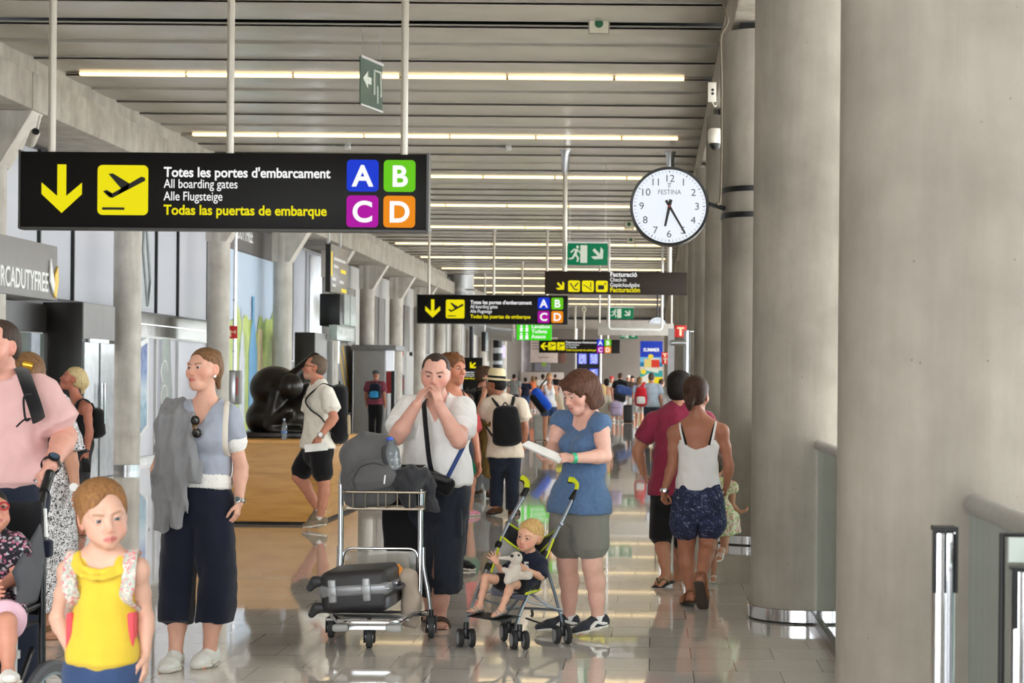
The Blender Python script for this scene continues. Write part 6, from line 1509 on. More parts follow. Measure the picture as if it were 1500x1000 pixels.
for pts in ([(-.03, .5), (-.02, .47), (.0, .44), (.01, .4)], [(.01, .42), (.035, .36), (.02, .28), (-.005, .3), (.0, .38), (.01, .42)], [(.01, .3), (.0, .2), (.015, .12), (.03, .18), (.01, .22)]):
    mb.tube(spline([f_(u, z) for u, z in pts], 4), .0035, 5)
mb.build('shirt_print', mat('print_pale', (150, 166, 190), .8), p.root)
M_sock = c_white; M_puma = cloth('charcoal_suede', (58, 60, 68), .08)
for n in 'LR':
    he, to, d_, nn, lat = p.foot(n); L_ = (to - he).length; o = p.shoe(n, M_puma, sole_w, .006, laces=c_black)
    sd = Sdf(.007); an = p.j['an' + n]; sd.u(ec(an - UP * .02, an + UP * .022, .041, .039, fs=True, fe=True)); sd.build('sock', M_sock, p.root)
    out = lat if lat.dot(V(0, -1, 0)) > 0 else -lat
    mb = MB(); g = lambda t, h, w=.047: he + d_ * L_ * t + nn * h + out * w
    mb.tube(spline([g(.06, .03, .042), g(.2, .036, .0415), g(.36, .05, .041), g(.52, .034, .044), g(.6, .022, .05)], 5), [.006] * 3 + [.009] * 8 + [.011] * 6 + [.006] * 4, 8); mb.build('side_stripe', c_white, o)
mb = MB(); a, b = p.j['elL'], p.j['wrL']; dd = (b - a).normalized(); rr = p.armr()[-1] + .003; mb.lathe([(rr * 1.04, -.012), (rr * 1.1, -.012), (rr * 1.1, .012), (rr * 1.04, .012)], a.lerp(b, .97), dd, 24, cap=False); mb.build('wristband', mat('green_band', (40, 176, 130), .4), p.root)
Q = lambda x, y, d: P(x, y, 10.45 + d)
for i, (a, b_, c_, d_, lab) in enumerate((((764, 651), (774, 645), (829, 668), (818, 676), 'white printed sheet held by the woman in blue, the upper one'), ((767, 654), (777, 648), (829, 670), (818, 678), 'white sheet under the printed one in the hands of the woman in blue'))):
    mb = MB(); dz = -.30 + .006 * i; q = [Q(*a, dz - .06), Q(*b_, dz + .02), Q(*c_, dz + .06), Q(*d_, dz - .04)]; mb.prism(q, V(0, .002, -.003)); tag(mb.build('paper_sheet', mat('paper_%d' % i, (226, 224, 220), .7), smooth=None), lab, 'paper')
# ---- toddler
TY = 10.1
p = Person('blond toddler in navy t-shirt and grey sandals sitting in the pushchair', TY, 768, .86, -22, dict(
    neck=(777, 812, .02), head=(776, 785, -.02), shL=(794, 825, -.0), shR=(757, 823, .06), elL=(793, 845, -.06), wrL=(770, 833, -.17), elR=(737, 840, -.02), wrR=(728, 825, -.1),
    pel=(766, 853, .02), hpL=(777, 856, -.01), hpR=(755, 854, .04), knL=(748, 856, -.19), knR=(711, 846, -.13), anL=(735, 890, -.22), anR=(703, 886, -.16), toL=(718, 904, -.27), toR=(684, 897, -.22)),
    child=True, skin=(230, 176, 150), head=dict(yaw=-27, pitch=-4, roll=-11), hs=.8, gz=.25, leg=1.02, arm=1.05)
TD = p
p.body(dict(R=dict(d=D(-.45, -.15, .8), palm=D(-.2, -1, .1), thumb=D(1, 0, .5), curl=.12, spread=.28, tc=-.3), L=dict(d=D(-.8, -.3, .1), palm=D(-.1, .9, -.1), thumb=D(0, -.2, 1), curl=.7)), res=.006, fine=.0027, eyes=(70, 80, 90), brow=(176, 134, 100), lips=(206, 112, 104), blush=.35)
p.hair('toddler', hairmat('hair_baby_blond', (222, 186, 124), (176, 134, 84)), None, .004)
c_nt = cloth('navy_tee', (30, 34, 52), .08); p.top(c_nt, .75, -.05, 'crew', .008, .012, res=.006, slv=.012, rn=1.05, fold=.003)
mb = MB(); c_, (a, b) = p.st(.6, .012); put_text(mb, '5', c_ + p.lf * .005 + p.fr * (b + .012) - UP * .02, p.lf, UP, .07, None, .03, 1., 0, .003); mb.build('shirt_print', c_white, p.root, smooth=None)
p.bottom(c_black, .36, .2, .008, .008, res=.007, name='shorts', gap=0)
M_gsan = mat('sandal_grey', (142, 148, 148), .6)
for n in 'LR': p.sandal(n, M_gsan, mat('sandal_sole', (82, 84, 84), .7), back=True)
# plush toy
o = empty('plush_toy', P(757, 830, TY - .24), 'white plush toy with a long beak hugged by the toddler', 'plush toy')
Q = lambda x, y, d: P(x, y, TY + d); M_pl = cloth('plush_white', (226, 214, 202), .05, bump=.8, bscale=260)
sd = Sdf(.006); sd.u(ec(Q(754, 832, -.24), Q(752, 842, -.25), .036, .04), .02); sd.u(el(Q(756, 817, -.25), (.036, .034, .036)), .012); sd.u(ec(Q(750, 817, -.26), Q(732, 817, -.28), (.014, .02), (.008, .014), V(0, 0, 1)), .01)
sd.u(ec(Q(764, 843, -.25), Q(774, 842, -.27), .022, .026), .012); sd.u(ec(Q(748, 838, -.27), Q(738, 834, -.28), .018, .014), .012); sd.u(ec(Q(746, 842, -.27), Q(744, 850, -.28), .022, .024), .012); sd.build('body', M_pl, o)
mb = MB(); mb.ball(Q(750, 814, -.285), .009); mb.ball(Q(760, 813, -.283), .007); mb.build('eye', M_blackmetal, o)

# ---- couple walking away at the right
p = Person('dark-haired man in maroon t-shirt and black shorts walking away in flip-flops', 13.1, 985, 1.66, 172, dict(
    head=(997, 572, .0), neck=(997, 597), shL=(958, 616), elL=(934, 660, .05), wrL=(943, 693, .12), shR=(1034, 616), elR=(1044, 662), wrR=(1040, 700), hpL=(975, 722), hpR=(1003, 722), knL=(970, 788, .04), knR=(1001, 788, .1),
    anL=(976, 840, -.1), anR=(993, 843, .3), toL=(959, 860, -.2), toR=(1004, 851, .32)), skin=(188, 132, 104), head=dict(yaw=160), hs=1.06, girth=1.08)
MM = p
p.body(dict(L=dict(d=D(.35, .1, -1), palm=D(1, 0, .2), curl=.5)), fine=.0042)
p.hair('short', H_dk, lambda sd, h: sd.u(h._el((0, -.03, .07), (.086, .1, .075)), .02))
p.top(cloth('maroon_jersey', (136, 42, 66), .08), .72, -.02, 'crew', .014, .02, slv=.016, fold=.005)
p.bottom(c_black, .56, .08, .014, .028, name='shorts')
for n in 'LR': p.sandal(n, mat('flipflop_green', (70, 84, 50), .6), sole_b, thong=True)
o = empty('sunglasses', p.hd.w(-.08, .02, .06), 'dark sunglasses pushed up on the head of the man in maroon', 'sunglasses')
mb = MB(); h = p.hd
for sg in (-1, 1): mb.tube([h.w(sg * .08, -.03, .06), h.w(sg * .084, .03, .07), h.w(sg * .06, .095, .085)], .004, 6)
mb.build('frame', M_blackmetal, o); mb = MB()
for sg in (-1, 1): mb.ball(h.w(sg * .036, .098, .095), (.026, .008, .02))
mb.build('lens', MATS['dark_lens'], o)

t = NT('navy_floral'); v = t.coord(); vo = t.n('ShaderNodeTexNoise', Scale=34., Detail=4., Distortion=1.5); t.l(v, vo.inputs['Vector']); t.base(t.ramp(vo.outputs[0], [(.45, lin((34, 38, 62))), (.6, lin((52, 62, 98))), (.68, lin((128, 132, 150)))])); t.set(Roughness=.9); M_nf = t.m
p = Person('woman with low ponytail in white camisole and navy floral shorts walking away', 11.8, 1022, 1.56, 176, dict(
    head=(1020, 579, .0), neck=(1023, 612), shL=(988, 633), elL=(985, 680, .0), wrL=(973, 720, -.04), shR=(1057, 630), elR=(1068, 682, .02), wrR=(1064, 712, .1), hpL=(1007, 737), hpR=(1039, 737), knL=(1005, 806, .06), knR=(1037, 800, .04),
    anL=(1012, 868, .04), anR=(1027, 849, -.17), toL=(1003, 882, .22), toR=(1030, 891, -.1)), fem=True, skin=(176, 118, 92), head=dict(yaw=162), hs=1.0, girth=1.0, hipw=.95)
CW = p
p.body(dict(L=dict(d=D(-.05, .0, -1), palm=D(.6, -.7, 0), thumb=D(.2, 1, 0), curl=.7), R=dict(d=D(-.1, .3, -1), palm=D(-1, 0, 0), thumb=D(0, 1, 0), curl=.8)), fine=.0038)
p.hair('pulled', hairmat('hair_dark_brown', (78, 54, 42), (48, 34, 28)), lambda sd, h: (sd.u(h._el((0, -.03, .05), (.084, .105, .085)), .02), sd.u(h.ec((.005, -.115, -.02), (.01, -.125, -.055), .03, .026), .015), sd.u(h.ec((.01, -.125, -.055), (.012, -.118, -.09), .026, .012), .015)))
mb = MB(); mb.lathe([(.016, -.006), (.021, 0), (.016, .006)], p.hd.w(.004, -.112, -.012), p.hd.w(.01, -.13, -.06) - p.hd.w(.004, -.11, -.01), 14); mb.build('hair_tie', mat('hair_tie', (214, 170, 140), .6), p.root)
p.top(cloth('white_ribbed', (236, 232, 230), .03), 0, .17, 'strap', .010, .012, res=.008, vdepth=.1, rn=1.4, fold=.004, t_top=.74, ph=4., extra=lambda sd, s: (sd.cut(s.st(.75)[0], UP, .004), sd.sub(el(s.st(.775)[0] - s.fr * .1, (.088, .075, .075)), .012)))
for sg, n in ((1, 'L'), (-1, 'R')):
    sh = p.j['neck'].lerp(p.j['sh' + n], .74); c_, (a, b) = p.st(.69)
    for nm, m_, w_, oo in (('camisole_strap', MATS['white_ribbed'], .0085, .0), ('dark_strap', c_black, .007, -.018)):
        mb = MB(); mb.tube(spline([c_ + p.lf * sg * (.1 + oo) * p.k - p.fr * (b + .004), sh - p.fr * .055 + p.lf * sg * (oo * .4) + UP * .012, sh + UP * .043 * p.k + p.lf * sg * oo * .3, sh + p.fr * .06 + UP * .0, c_ + p.lf * sg * (.08 + oo) * p.k + p.fr * (b + .03)], 6), w_, 8, flat=((1, 0, 0), .35)); mb.build(nm, m_, p.root)
p.bottom(M_nf, .25, .22, .02, .03, name='shorts', fold=.008, gap=.01, gap_drop=.12)
for n in 'LR': p.sandal(n, mat('tan_strap', (140, 92, 58), .6), mat('sandal_tan_sole', (64, 52, 44), .7), back=True)
p.watch('L', M_chrome, M_chrome, .97, .014)

t = NT('floral_dress'); v = t.coord(); vo = t.n('ShaderNodeTexVoronoi', Scale=70.); t.l(v, vo.inputs['Vector']); t.base(t.ramp(vo.outputs['Color'], [(.0, lin((232, 226, 200))), (.5, lin((220, 214, 186))), (.62, lin((226, 120, 150))), (.74, lin((168, 196, 120)))])); t.set(Roughness=.9); M_fd = t.m
p = Person('small child in pale floral dress walking beside the woman in white camisole', 13.0, 1053, .98, 172, dict(neck=(1052, 707), head=(1048, 682), shR=(1063, 716), elR=(1073, 741), wrR=(1084, 750), knR=(1061, 806, .0), anR=(1056, 806, -.13), toR=(1052, 822, -.2), knL=(1047, 808, .06), anL=(1045, 844, .1), toL=(1044, 852, .2)), child=True, skin=(204, 146, 118), hs=.8, head=dict(yaw=170))
p.body(dict(R=dict(d=D(1, 0, .25), curl=.7)), fine=.006, res=.008); p.hair('pulled', H_br)
p.top(M_fd, .3, -.05, 'crew', .008, .01, name='dress_top')
sd = Sdf(.009); c_, ab = p.st(.25, .01); sd.chain([c_, P(1055, 760, 13), P(1059, 784, 13)], [ab, (.13, .12), (.14, .13)], .02, p.lf, fe=True); sd.warp(stripfold(.01, 60)); sd.build('skirt', M_fd, p.root)
for n in 'LR': p.sandal(n, c_white, sole_w, back=True)

# ---- group in the middle distance
p = Person('man in straw fedora, cream shirt and dark jeans seen from behind', 19.6, 739, 1.64, 188, dict(
    head=(726, 563, 0), neck=(734, 583), shL=(714, 592), elL=(711, 626, .08), wrL=(706, 640, .22), shR=(763, 592), elR=(769, 626), wrR=(767, 655, .05), pel=(739, 668), knL=(728, 707, .05), knR=(750, 707, .0), anL=(727, 744, .0), anR=(750, 747, .1), toL=(714, 755, -.0), toR=(758, 752, .3)), skin=(182, 122, 96), head=dict(yaw=-112, pitch=-2), hs=1.02, girth=1.08)
HM = p
p.body(dict(R=dict(curl=.7)), fine=.0058, eyes=(60, 50, 40), brow=(50, 36, 30), stubble=((84, 60, 48), .6)); p.hair('short', H_dk, None, .008)
p.top(cloth('cream_linen', (238, 220, 200), .04), .66, -.02, 'crew', .016, .025, slv=.035, fold=.005); p.bottom(c_dkjean, .97, .1, .012, .022, name='jeans')
for n in 'LR': p.shoe(n, cloth('brown_suede', (86, 60, 42), .1), sole_b, .009)
h = p.hd; M_straw = mat('straw', (232, 214, 170), .8, var=.1, vscale=60, bump=.6, bscale=160)
mb = MB(); ax = (h.u * .97 + h.f * -.1).normalized(); c_ = h.w(0, -.012, .062); mb.lathe([(.15, -.012), (.155, -.004), (.152, .002), (.12, .004), (.1, .012), (.098, .05), (.088, .1), (.07, .118), (.035, .108), (0.001, .104)], c_, ax, 36, cap=False); hat = mb.build('straw_hat', M_straw, p.root)
mb = MB(); mb.lathe([(.1015, .012), (.1012, .036), (.0995, .036), (.0995, .012)], c_, ax, 36, cap=False); mb.build('hat_band', c_black, hat)
o = backpack(p, 'black drawstring backpack on the man in the straw hat', c_black, .165, .42, .09, .18, .86, c_black, off=-.03, sw=.019, pocket=False)
Q = lambda x, y, d: P(x, y, 19.6 + d)
sd = Sdf(.014); sd.chain([Q(722, 622, -.02), Q(708, 628, .05), Q(700, 650, .08), Q(698, 668, .08)], [(.09, .07), (.1, .07), (.08, .06), (.05, .04)], .03, V(1, 0, 0)); sd.chain([Q(716, 625, .0), Q(713, 660, .0), Q(714, 694, .02)], [(.09, .06), (.095, .06), (.08, .05)], .03, V(1, 0, 0)); sd.warp(lambda x, y, z: .012 * np.sin(45 * x + 8 * z) + .006 * np.sin(90 * x - 30 * z))
tag(sd.build('jacket', cloth('olive_cloth', (128, 104, 56), .15)), 'olive brown jacket hung over the arm of the man in the straw hat', 'jacket')

p = Person('man in black t-shirt holding a phone to his ear beside the straw hat', 22.5, 711, 1.72, 120, dict(
    head=(711, 552), neck=(705, 573), shR=(700, 583, -.2), elR=(703, 603, -.32), wrR=(709, 577, -.32), pel=(708, 652), knL=(704, 692, .1), anL=(696, 716, .3), toL=(706, 722, .3), knR=(716, 690, -.05), anR=(719, 721, -.1), toR=(729, 731, -.2)), skin=(200, 142, 116), head=dict(yaw=105), hs=1.05)
p.body(dict(R=dict(d=D(.12, .02, 1), palm=D(.2, 1, 0), thumb=D(1, 0, 0), curl=.7)), fine=.0065); p.hair('curly', H_br, None, .009)
p.top(c_black, .6, -.02, 'crew', .014, .025, slv=.03); p.bottom(cloth('grey_denim', (132, 138, 146), .12), .95, .2, .012, .02, name='jeans', gap=0)
for n in 'LR': p.shoe(n, cloth('brown_suede', (86, 60, 42), .1), sole_b, .01, high=.04)
q = p.j['wrR'] + V(.03, .04, .13); tag(MB().box(q, (.012, .07, .14), bev=.005).build('phone', M_blackmetal), 'phone held to the ear of the man in black t-shirt', 'phone')
backpack(p, 'black backpack with grey panel on the man holding a phone', c_black, .15, .44, .1, .3, 1.0, cloth('grey_panel_cloth', (92, 88, 84)), pocket=False)
p = Person('curly-haired youth in navy vest standing behind the man in white t-shirt', 14.0, 657, 1.72, 40, dict(head=(664, 541), neck=(660, 573), shR=(640, 586), shL=(676, 586, .1)), skin=(202, 132, 104), head=dict(yaw=52, pitch=2), hs=1.02)
p.body(fine=.005, eyes=(60, 50, 40), brow=(86, 58, 40)); p.hair('curly', hairmat('hair_ginger_brown', (140, 92, 56), (84, 54, 36)), None, .006)
p.top(c_navy, .0, -.05, 'scoop', .012, .02, vdepth=.06, rn=1.2); p.bottom(c_dkjean, .96, .2, .012, .02, name='jeans')
for n in 'LR': p.shoe(n, c_black, sole_w, .01)
mb = MB(); q = p.j['sh' + 'L']; mb.tube(spline([q + V(-.06, .1, .03), q + V(-.05, 0, .06), q + V(-.06, -.1, .0), q + V(-.1, -.13, -.15)]), .022, 8, flat=((1, 0, 0), .3)); tag(mb.build('bag_strap', c_black), 'black bag strap on the shoulder of the curly-haired youth', 'strap')
p = Person('person in coral t-shirt, green shorts and pink shoes half hidden behind the white t-shirt man', 19.5, 682, 1.34, 150, None, skin=(206, 146, 122), fem=True); p.det = False
p.body(res=.012); p.hair('long', H_br, None, .012); p.top(cloth('coral_tee', (226, 96, 100)), .6, .0, 'crew', slv=.03); p.bottom(cloth('green_sport', (30, 110, 84)), .3, .2, .016, .03, name='shorts')
for n in 'LR': p.shoe(n, cloth('pink_mesh', (226, 150, 176)), sole_w, .01)
p = Person('man in maroon checked shirt and dark trousers standing by the grey booth', 44, 549, 1.7, 172, None, skin=(190, 130, 104)); p.det = False
t = NT('maroon_check'); v = t.coord(); ck = t.n('ShaderNodeTexChecker', Scale=34.); ck.inputs[1].default_value = lin((150, 74, 88)); ck.inputs[2].default_value = lin((112, 50, 66)); t.l(v, ck.inputs[0]); t.base(ck.outputs[0]); t.set(Roughness=.9)
p.body(res=.016); p.top(t.m, .6, -.04, 'crew', .016, .02, res=.016, slv=.03); p.bottom(c_black, .96, .2, .014, .02, res=.016)
sd = Sdf(.014); sd.u(p.hd._el((0, -.01, .06), (.09, .105, .08)), .01); sd.u(p.hd.ec((0, .08, .05), (0, .14, .04), (.07, .012), (.05, .01)), .01); sd.cut(p.hd.w(0, 0, .03), -p.hd.u); sd.build('cap', cloth('grey_cap', (70, 72, 76)), p.root)
for n in 'LR': p.shoe(n, c_black, sole_b, .014)
backpack(p, 'dark backpack with bright blue pocket on the man in the maroon check', c_navy, .16, .46, .1, .2, .95, c_black, cloth('bright_blue', (60, 160, 220)), off=-.05, res=.016)

# ---- crowd in the distance (each about 20 to 60 pixels tall)
def crowd(label, Y, x, H, th, top, bot, hairc, hs='short', fem=False, sleeve=.6, hem=.4, walk=.4, skin=(206, 148, 122), child=False, shoes=None, cap=None):
    p = Person(label, Y, x, H, th, None, fem=fem, child=child, skin=skin, walk=walk); p.det = False; r = .02
    p.body(res=.018)
    if hairc: p.hair(hs, hairc, None, .016)
    if cap is not None:
        sd = Sdf(.016); sd.u(p.hd._el((0, -.01, .06), (.09, .105, .08)), .01); sd.u(p.hd.ec((0, .08, .05), (0, .15, .04), (.07, .012), (.05, .01)), .01); sd.cut(p.hd.w(0, 0, .03), -p.hd.u); sd.build('cap', cap, p.root)
    p.top(top, sleeve, -.03, 'crew', .014, .02, res=r, slv=.03, fold=0); p.bottom(bot, hem, .2, .014, .025, res=r, fold=0, name='shorts' if hem < .6 else 'trousers')
    for n in 'LR': p.shoe(n, shoes or c_white, sole_w, .016)
    return p
cc = lambda n, c: cloth(n, c)
c_gs = cc('grey_shirt', (128, 128, 126)); c_lb = cc('pale_blue_tee', (176, 190, 206)); c_or = cc('orange_top', (238, 130, 84)); c_gsh = cc('grey_shorts', (120, 122, 122)); c_pl = cc('pale_shorts', (196, 198, 196))
crowd('man in grey shirt with a diagonal strap walking away past the straw hat', 74, 752, 1.74, 175, c_gs, c_dkjean, H_dk, hem=.95)
crowd('person in navy t-shirt and denim shorts walking away next to the orange top', 76, 768.5, 1.6, 185, c_nt, c_jean, H_dk)
crowd('woman in orange vest top and dark shorts with long brown hair far away', 86, 779.5, 1.7, 178, c_or, c_gsh, H_lb, 'long', True, 0)
crowd('man in white t-shirt walking away in the distance right of the orange top', 84, 794, 1.78, 180, c_white, c_gsh, H_dk, skin=(140, 92, 70))
crowd('person in bright yellow green top far behind the orange top', 98, 784, 1.7, 180, cc('lime_top', (206, 226, 90)), c_jean, H_br)
crowd('person with brown hair far behind the woman with the blue duffel bag', 96, 801, 1.78, 180, c_gs, c_black, H_br, hem=.9)
crowd('dark-haired person far behind the woman with the blue duffel bag, next to the notice', 104, 812, 1.85, 180, c_black, c_black, H_dk, hem=.9)
p = Person('woman in white vest and denim shorts carrying a blue duffel bag toward the camera', 42.5, 803, 1.66, 12, dict(elR=(790, 585, -.1), wrR=(797, 577, -.25)), fem=True, skin=(214, 152, 120)); p.det = False; WD = p
p.body(res=.014); p.hair('pulled', H_bl, lambda sd, h: sd.u(h._el((0, -.06, .1), (.04, .04, .04)), .02), .012); p.top(c_white, 0, .0, 'scoop', .012, .02, res=.015, vdepth=.06, fold=0); p.bottom(c_jean, .2, .2, .014, .03, res=.015, name='shorts')
for n in 'LR': p.sandal(n, mat('tan_leather', (128, 92, 66), .6), res=.012)
Q = lambda x, y, d: P(x, y, 42.5 + d)
sd = Sdf(.018); sd.u(ec(Q(786, 576, -.2), Q(800, 594, -.2), (.17, .13), (.17, .13), V(0, 1, 0), 2.4), .02); o = empty('duffel_bag', Q(793, 586, -.2), 'blue and black duffel bag carried by the woman in white vest', 'bag'); sd.build('bag_body', cc('royal_blue', (30, 84, 200)), o)
sd = Sdf(.018); sd.u(ec(Q(782, 582, -.22), Q(796, 600, -.22), (.16, .1), (.16, .1), V(0, 1, 0), 2.4), .02); sd.build('bag_base', c_black, o)
mb = MB(); mb.tube(spline([Q(787, 574, -.2), Q(796, 560, -.1), Q(803, 556, -.02), Q(806, 575, .1), Q(800, 592, .0)]), .02, 6); mb.build('strap', c_black, o)
def rollcase(label, Y, x, h, m, w=.36):
    b = V(P(x, 600, Y).x, Y, 0); o = empty('suitcase', b, label, 'suitcase')
    sd = Sdf(.02); sd.u(ec(b + UP * .12, b + UP * (h - .06), (w / 2, .11), (w / 2, .11), V(1, 0, 0), 5.)); sd.build('shell', m, o)
    for q in (-1, 1):
        mb = MB(); mb.lathe([(.035, -.015), (.035, .015)], b + V(q * w * .38, 0, .035), (1, 0, 0)); mb.build('wheel', M_blackmetal, o)
    mb = MB(); mb.tube(round_path([b + V(-.08, 0, h), b + V(-.08, 0, h + .38), b + V(.08, 0, h + .38), b + V(.08, 0, h)], .03), .01, 6); mb.build('handle', M_steel, o); return o
rollcase('pale grey rolling suitcase trailing behind the woman with the duffel bag', 43.4, 791.5, .62, mat('case_grey', (176, 176, 172), .4), .32)
o = empty('tote_bag', Q(817, 585, .1), 'beige tote bag at the side of the woman in white vest', 'bag'); sd = Sdf(.018); sd.u(ec(Q(816, 582, .1), Q(819, 600, .1), (.1, .08), (.14, .09), V(1, 0, 0), 3.)); sd.build('bag_body', cc('beige_canvas', (196, 178, 150)), o); mb = MB(); mb.tube(spline([Q(813, 584, .1), Q(812, 566, .05), Q(820, 584, .1)]), .012, 6); mb.build('strap', MATS['beige_canvas'], o)
p = crowd('long-haired blond girl walking away beside the blue t-shirt woman', 37, 881, 1.42, 180, cc('sand_top', (176, 166, 150)), c_pl, hairmat('hair_fair', (226, 196, 140), (186, 150, 100)), 'long', True)
o = backpack(p, 'lavender rucksack hanging at the side of the long-haired blond girl', cc('lavender_cloth', (176, 160, 190)), .14, .4, .1, .05, .75, cc('purple_trim', (98, 84, 120)), off=-.3, res=.018, strap_on=False)
crowd('person in pale blue t-shirt behind the head of the woman in blue', 60, 871, 1.66, 175, c_lb, c_gsh, H_gr)
crowd('dark-haired person with tanned shoulders in a light top', 56, 887.5, 1.56, 178, cc('tan_top', (186, 140, 112)), c_gsh, H_dk, 'bob', True, 0, skin=(150, 100, 78))
crowd('person in white vest with a red cap among the distant crowd', 66, 894.5, 1.66, 182, c_white, c_gsh, None, cap=cc('red_cap', (220, 60, 70)))
p = crowd('man in black t-shirt and pale grey shorts carrying a dark blue holdall', 64, 907.5, 1.78, 178, c_black, c_pl, H_br, hem=.5)
Q = lambda x, y, d: P(x, y, 64 + d)
o = empty('holdall', Q(916, 570, -.3), 'dark blue holdall slung across the back of the man in black t-shirt', 'bag'); sd = Sdf(.02); sd.u(ec(Q(908, 570, -.3), Q(925, 575, -.3), (.2, .17), (.2, .17), V(0, 1, 0), 2.5)); sd.warp(folds(.008, 20, 20, 20)); sd.build('bag_body', cc('denim_bag', (54, 74, 124)), o); mb = MB(); mb.tube(spline([Q(903, 560, -.2), Q(910, 556, -.25), Q(922, 568, -.3)]), .03, 6); mb.build('strap', c_black, o)
o = empty('duffel_bag', Q(906, 582, -.3), 'black bag under the dark blue holdall', 'bag'); sd = Sdf(.02); sd.u(ec(Q(902, 581, -.32), Q(912, 584, -.32), (.13, .13), (.13, .13), V(0, 1, 0), 2.5)); sd.build('bag_body', c_black, o); mb = MB(); mb.tube(spline([Q(901, 578, -.3), Q(903, 560, -.26), Q(912, 578, -.3)]), .02, 6); mb.build('strap', c_black, o)
crowd('person in a white cap seen between the holdall and the summer advert', 78, 919, 1.74, 180, cc('dark_brown_top', (82, 66, 62)), c_pl, None, cap=c_white)
crowd('person in a black cap and dark top in front of the summer advert', 74, 925, 1.7, 180, cc('dark_brown_top', (82, 66, 62)), c_pl, None, cap=c_black, hem=.5)
p = crowd('woman with light hair in blue grey top left of the summer advert', 56, 935.5, 1.62, 175, cc('blue_grey_top', (150, 164, 184)), c_pl, H_lb, 'bob', True)
rollcase('small black rolling suitcase by the distant white shorts', 63, 920.5, .6, M_blackmetal)
p = crowd('balding man in pale blue grey t-shirt walking away in front of the summer advert', 43, 953, 1.7, 178, c_lb, cc('slate_trousers', (62, 68, 84)), hairmat('hair_cropped', (110, 92, 80)), 'buzz', hem=.95, shoes=c_black)
o = backpack(p, 'red, white and black backpack at the left of the balding man', cc('red_nylon', (206, 38, 50)), .15, .5, .1, .0, .9, MATS['red_nylon'], cc('white_nylon', (228, 226, 224)), off=.24, res=.018, strap_on=False)
mb = MB(); mb.tube(spline([P(937, 590, 42.8), P(940, 570, 42.8), P(944, 560, 42.9), P(944, 566, 43.1)]), .035, 8, flat=((1, 0, 0), .4)); mb.build('strap', MATS['red_nylon'], o)
crowd('person in dark clothes with luggage at the foot of the far right columns', 50, 967.5, 1.56, 160, c_gs, c_black, H_br, hem=.9)
rollcase('dark suitcase between the balding man and the far right columns', 47, 971.5, .66, cc('dark_case', (44, 46, 52)), .3)
# ================================================================ wooden plinth with dark bronze form
t = NT('plinth_wood'); v = t.coord('Object', (1, 1, 9)); nz = t.noise(v, 2.2, 7, .6)
t.base(t.ramp(nz, [(.3, lin((186, 132, 62))), (.5, lin((206, 152, 78))), (.7, lin((214, 164, 92)))])); t.set(Roughness=.42); M_wood = t.m
PY0, PY1, PX0, PX1, PZ = 18.15, 20.6, -5.0, P(467, 700, 18.15).x, .86
o = empty('plinth', ((PX0 + PX1) / 2, (PY0 + PY1) / 2, 0), 'large wooden box plinth carrying the dark bronze sculpture', 'plinth')
m = MB(); m.box(((PX0 + PX1) / 2, (PY0 + PY1) / 2, .03 + (PZ - .03) / 2), (PX1 - PX0, PY1 - PY0, PZ - .03), bev=.006); m.build('box', M_wood, o)
m = MB(); m.box(((PX0 + PX1) / 2, (PY0 + PY1) / 2, .018), (PX1 - PX0 - .04, PY1 - PY0 - .04, .036)); m.build('kick', M_dark, o)
m = MB(); m.box(((PX0 + PX1) / 2, PY0 - .003, PZ - .012), (PX1 - PX0 + .006, .008, .03)); m.box((PX1 + .003, (PY0 + PY1) / 2, PZ - .012), (.008, PY1 - PY0, .03)); m.build('top_rim', mat('wood_rim', (226, 164, 72), .35), o)
t = NT('bronze'); v = t.coord(); nz = t.noise(v, 5, 6); t.base(t.ramp(nz, [(.35, lin((20, 18, 17))), (.7, lin((44, 36, 30)))])); t.set(Roughness=.3, Metallic=.35); t.bump(t.noise(v, 60, 3), .06, .004); M_bronze = t.m
Q = lambda x, y, d=0.: P(x, y, 19.2 + d)
o = empty('sculpture', (Q(420, 640).x, 19.2, PZ), 'dark bronze sculpture of smooth rounded swelling forms on the wooden plinth', 'sculpture')
m = MB(); m.box((Q(424, 640).x, 19.25, PZ + .03), (1.02, 1.0, .06), bev=.008); m.build('base_slab', M_bronze, o)
sd = Sdf(.014); 
sd.u(el(Q(403, 568, .1), (.27, .3, .24)), .05); sd.u(el(Q(392, 612, .1), (.23, .3, .22)), .05); sd.u(el(Q(428, 612, .1), (.34, .34, .24)), .07); sd.u(el(Q(452, 600, .2), (.24, .28, .3)), .06)
sd.u(ec(Q(412, 572, -.05), Q(462, 526, .1), (.1, .14), (.07, .1)), .05); sd.u(ec(Q(408, 575, -.16), Q(396, 622, -.16), .085, .06), .04); sd.u(ec(Q(396, 624, -.18), Q(422, 602, -.25), .06, .055), .03); sd.u(ec(Q(400, 630, -.2), Q(446, 632, -.22), .06, .05), .03)
sd.u(el(Q(426, 566, -.17), (.13, .13, .14)), .02); sd.cut((0, 0, PZ + .05), (0, 0, -1)); sd.build('form', M_bronze, o)
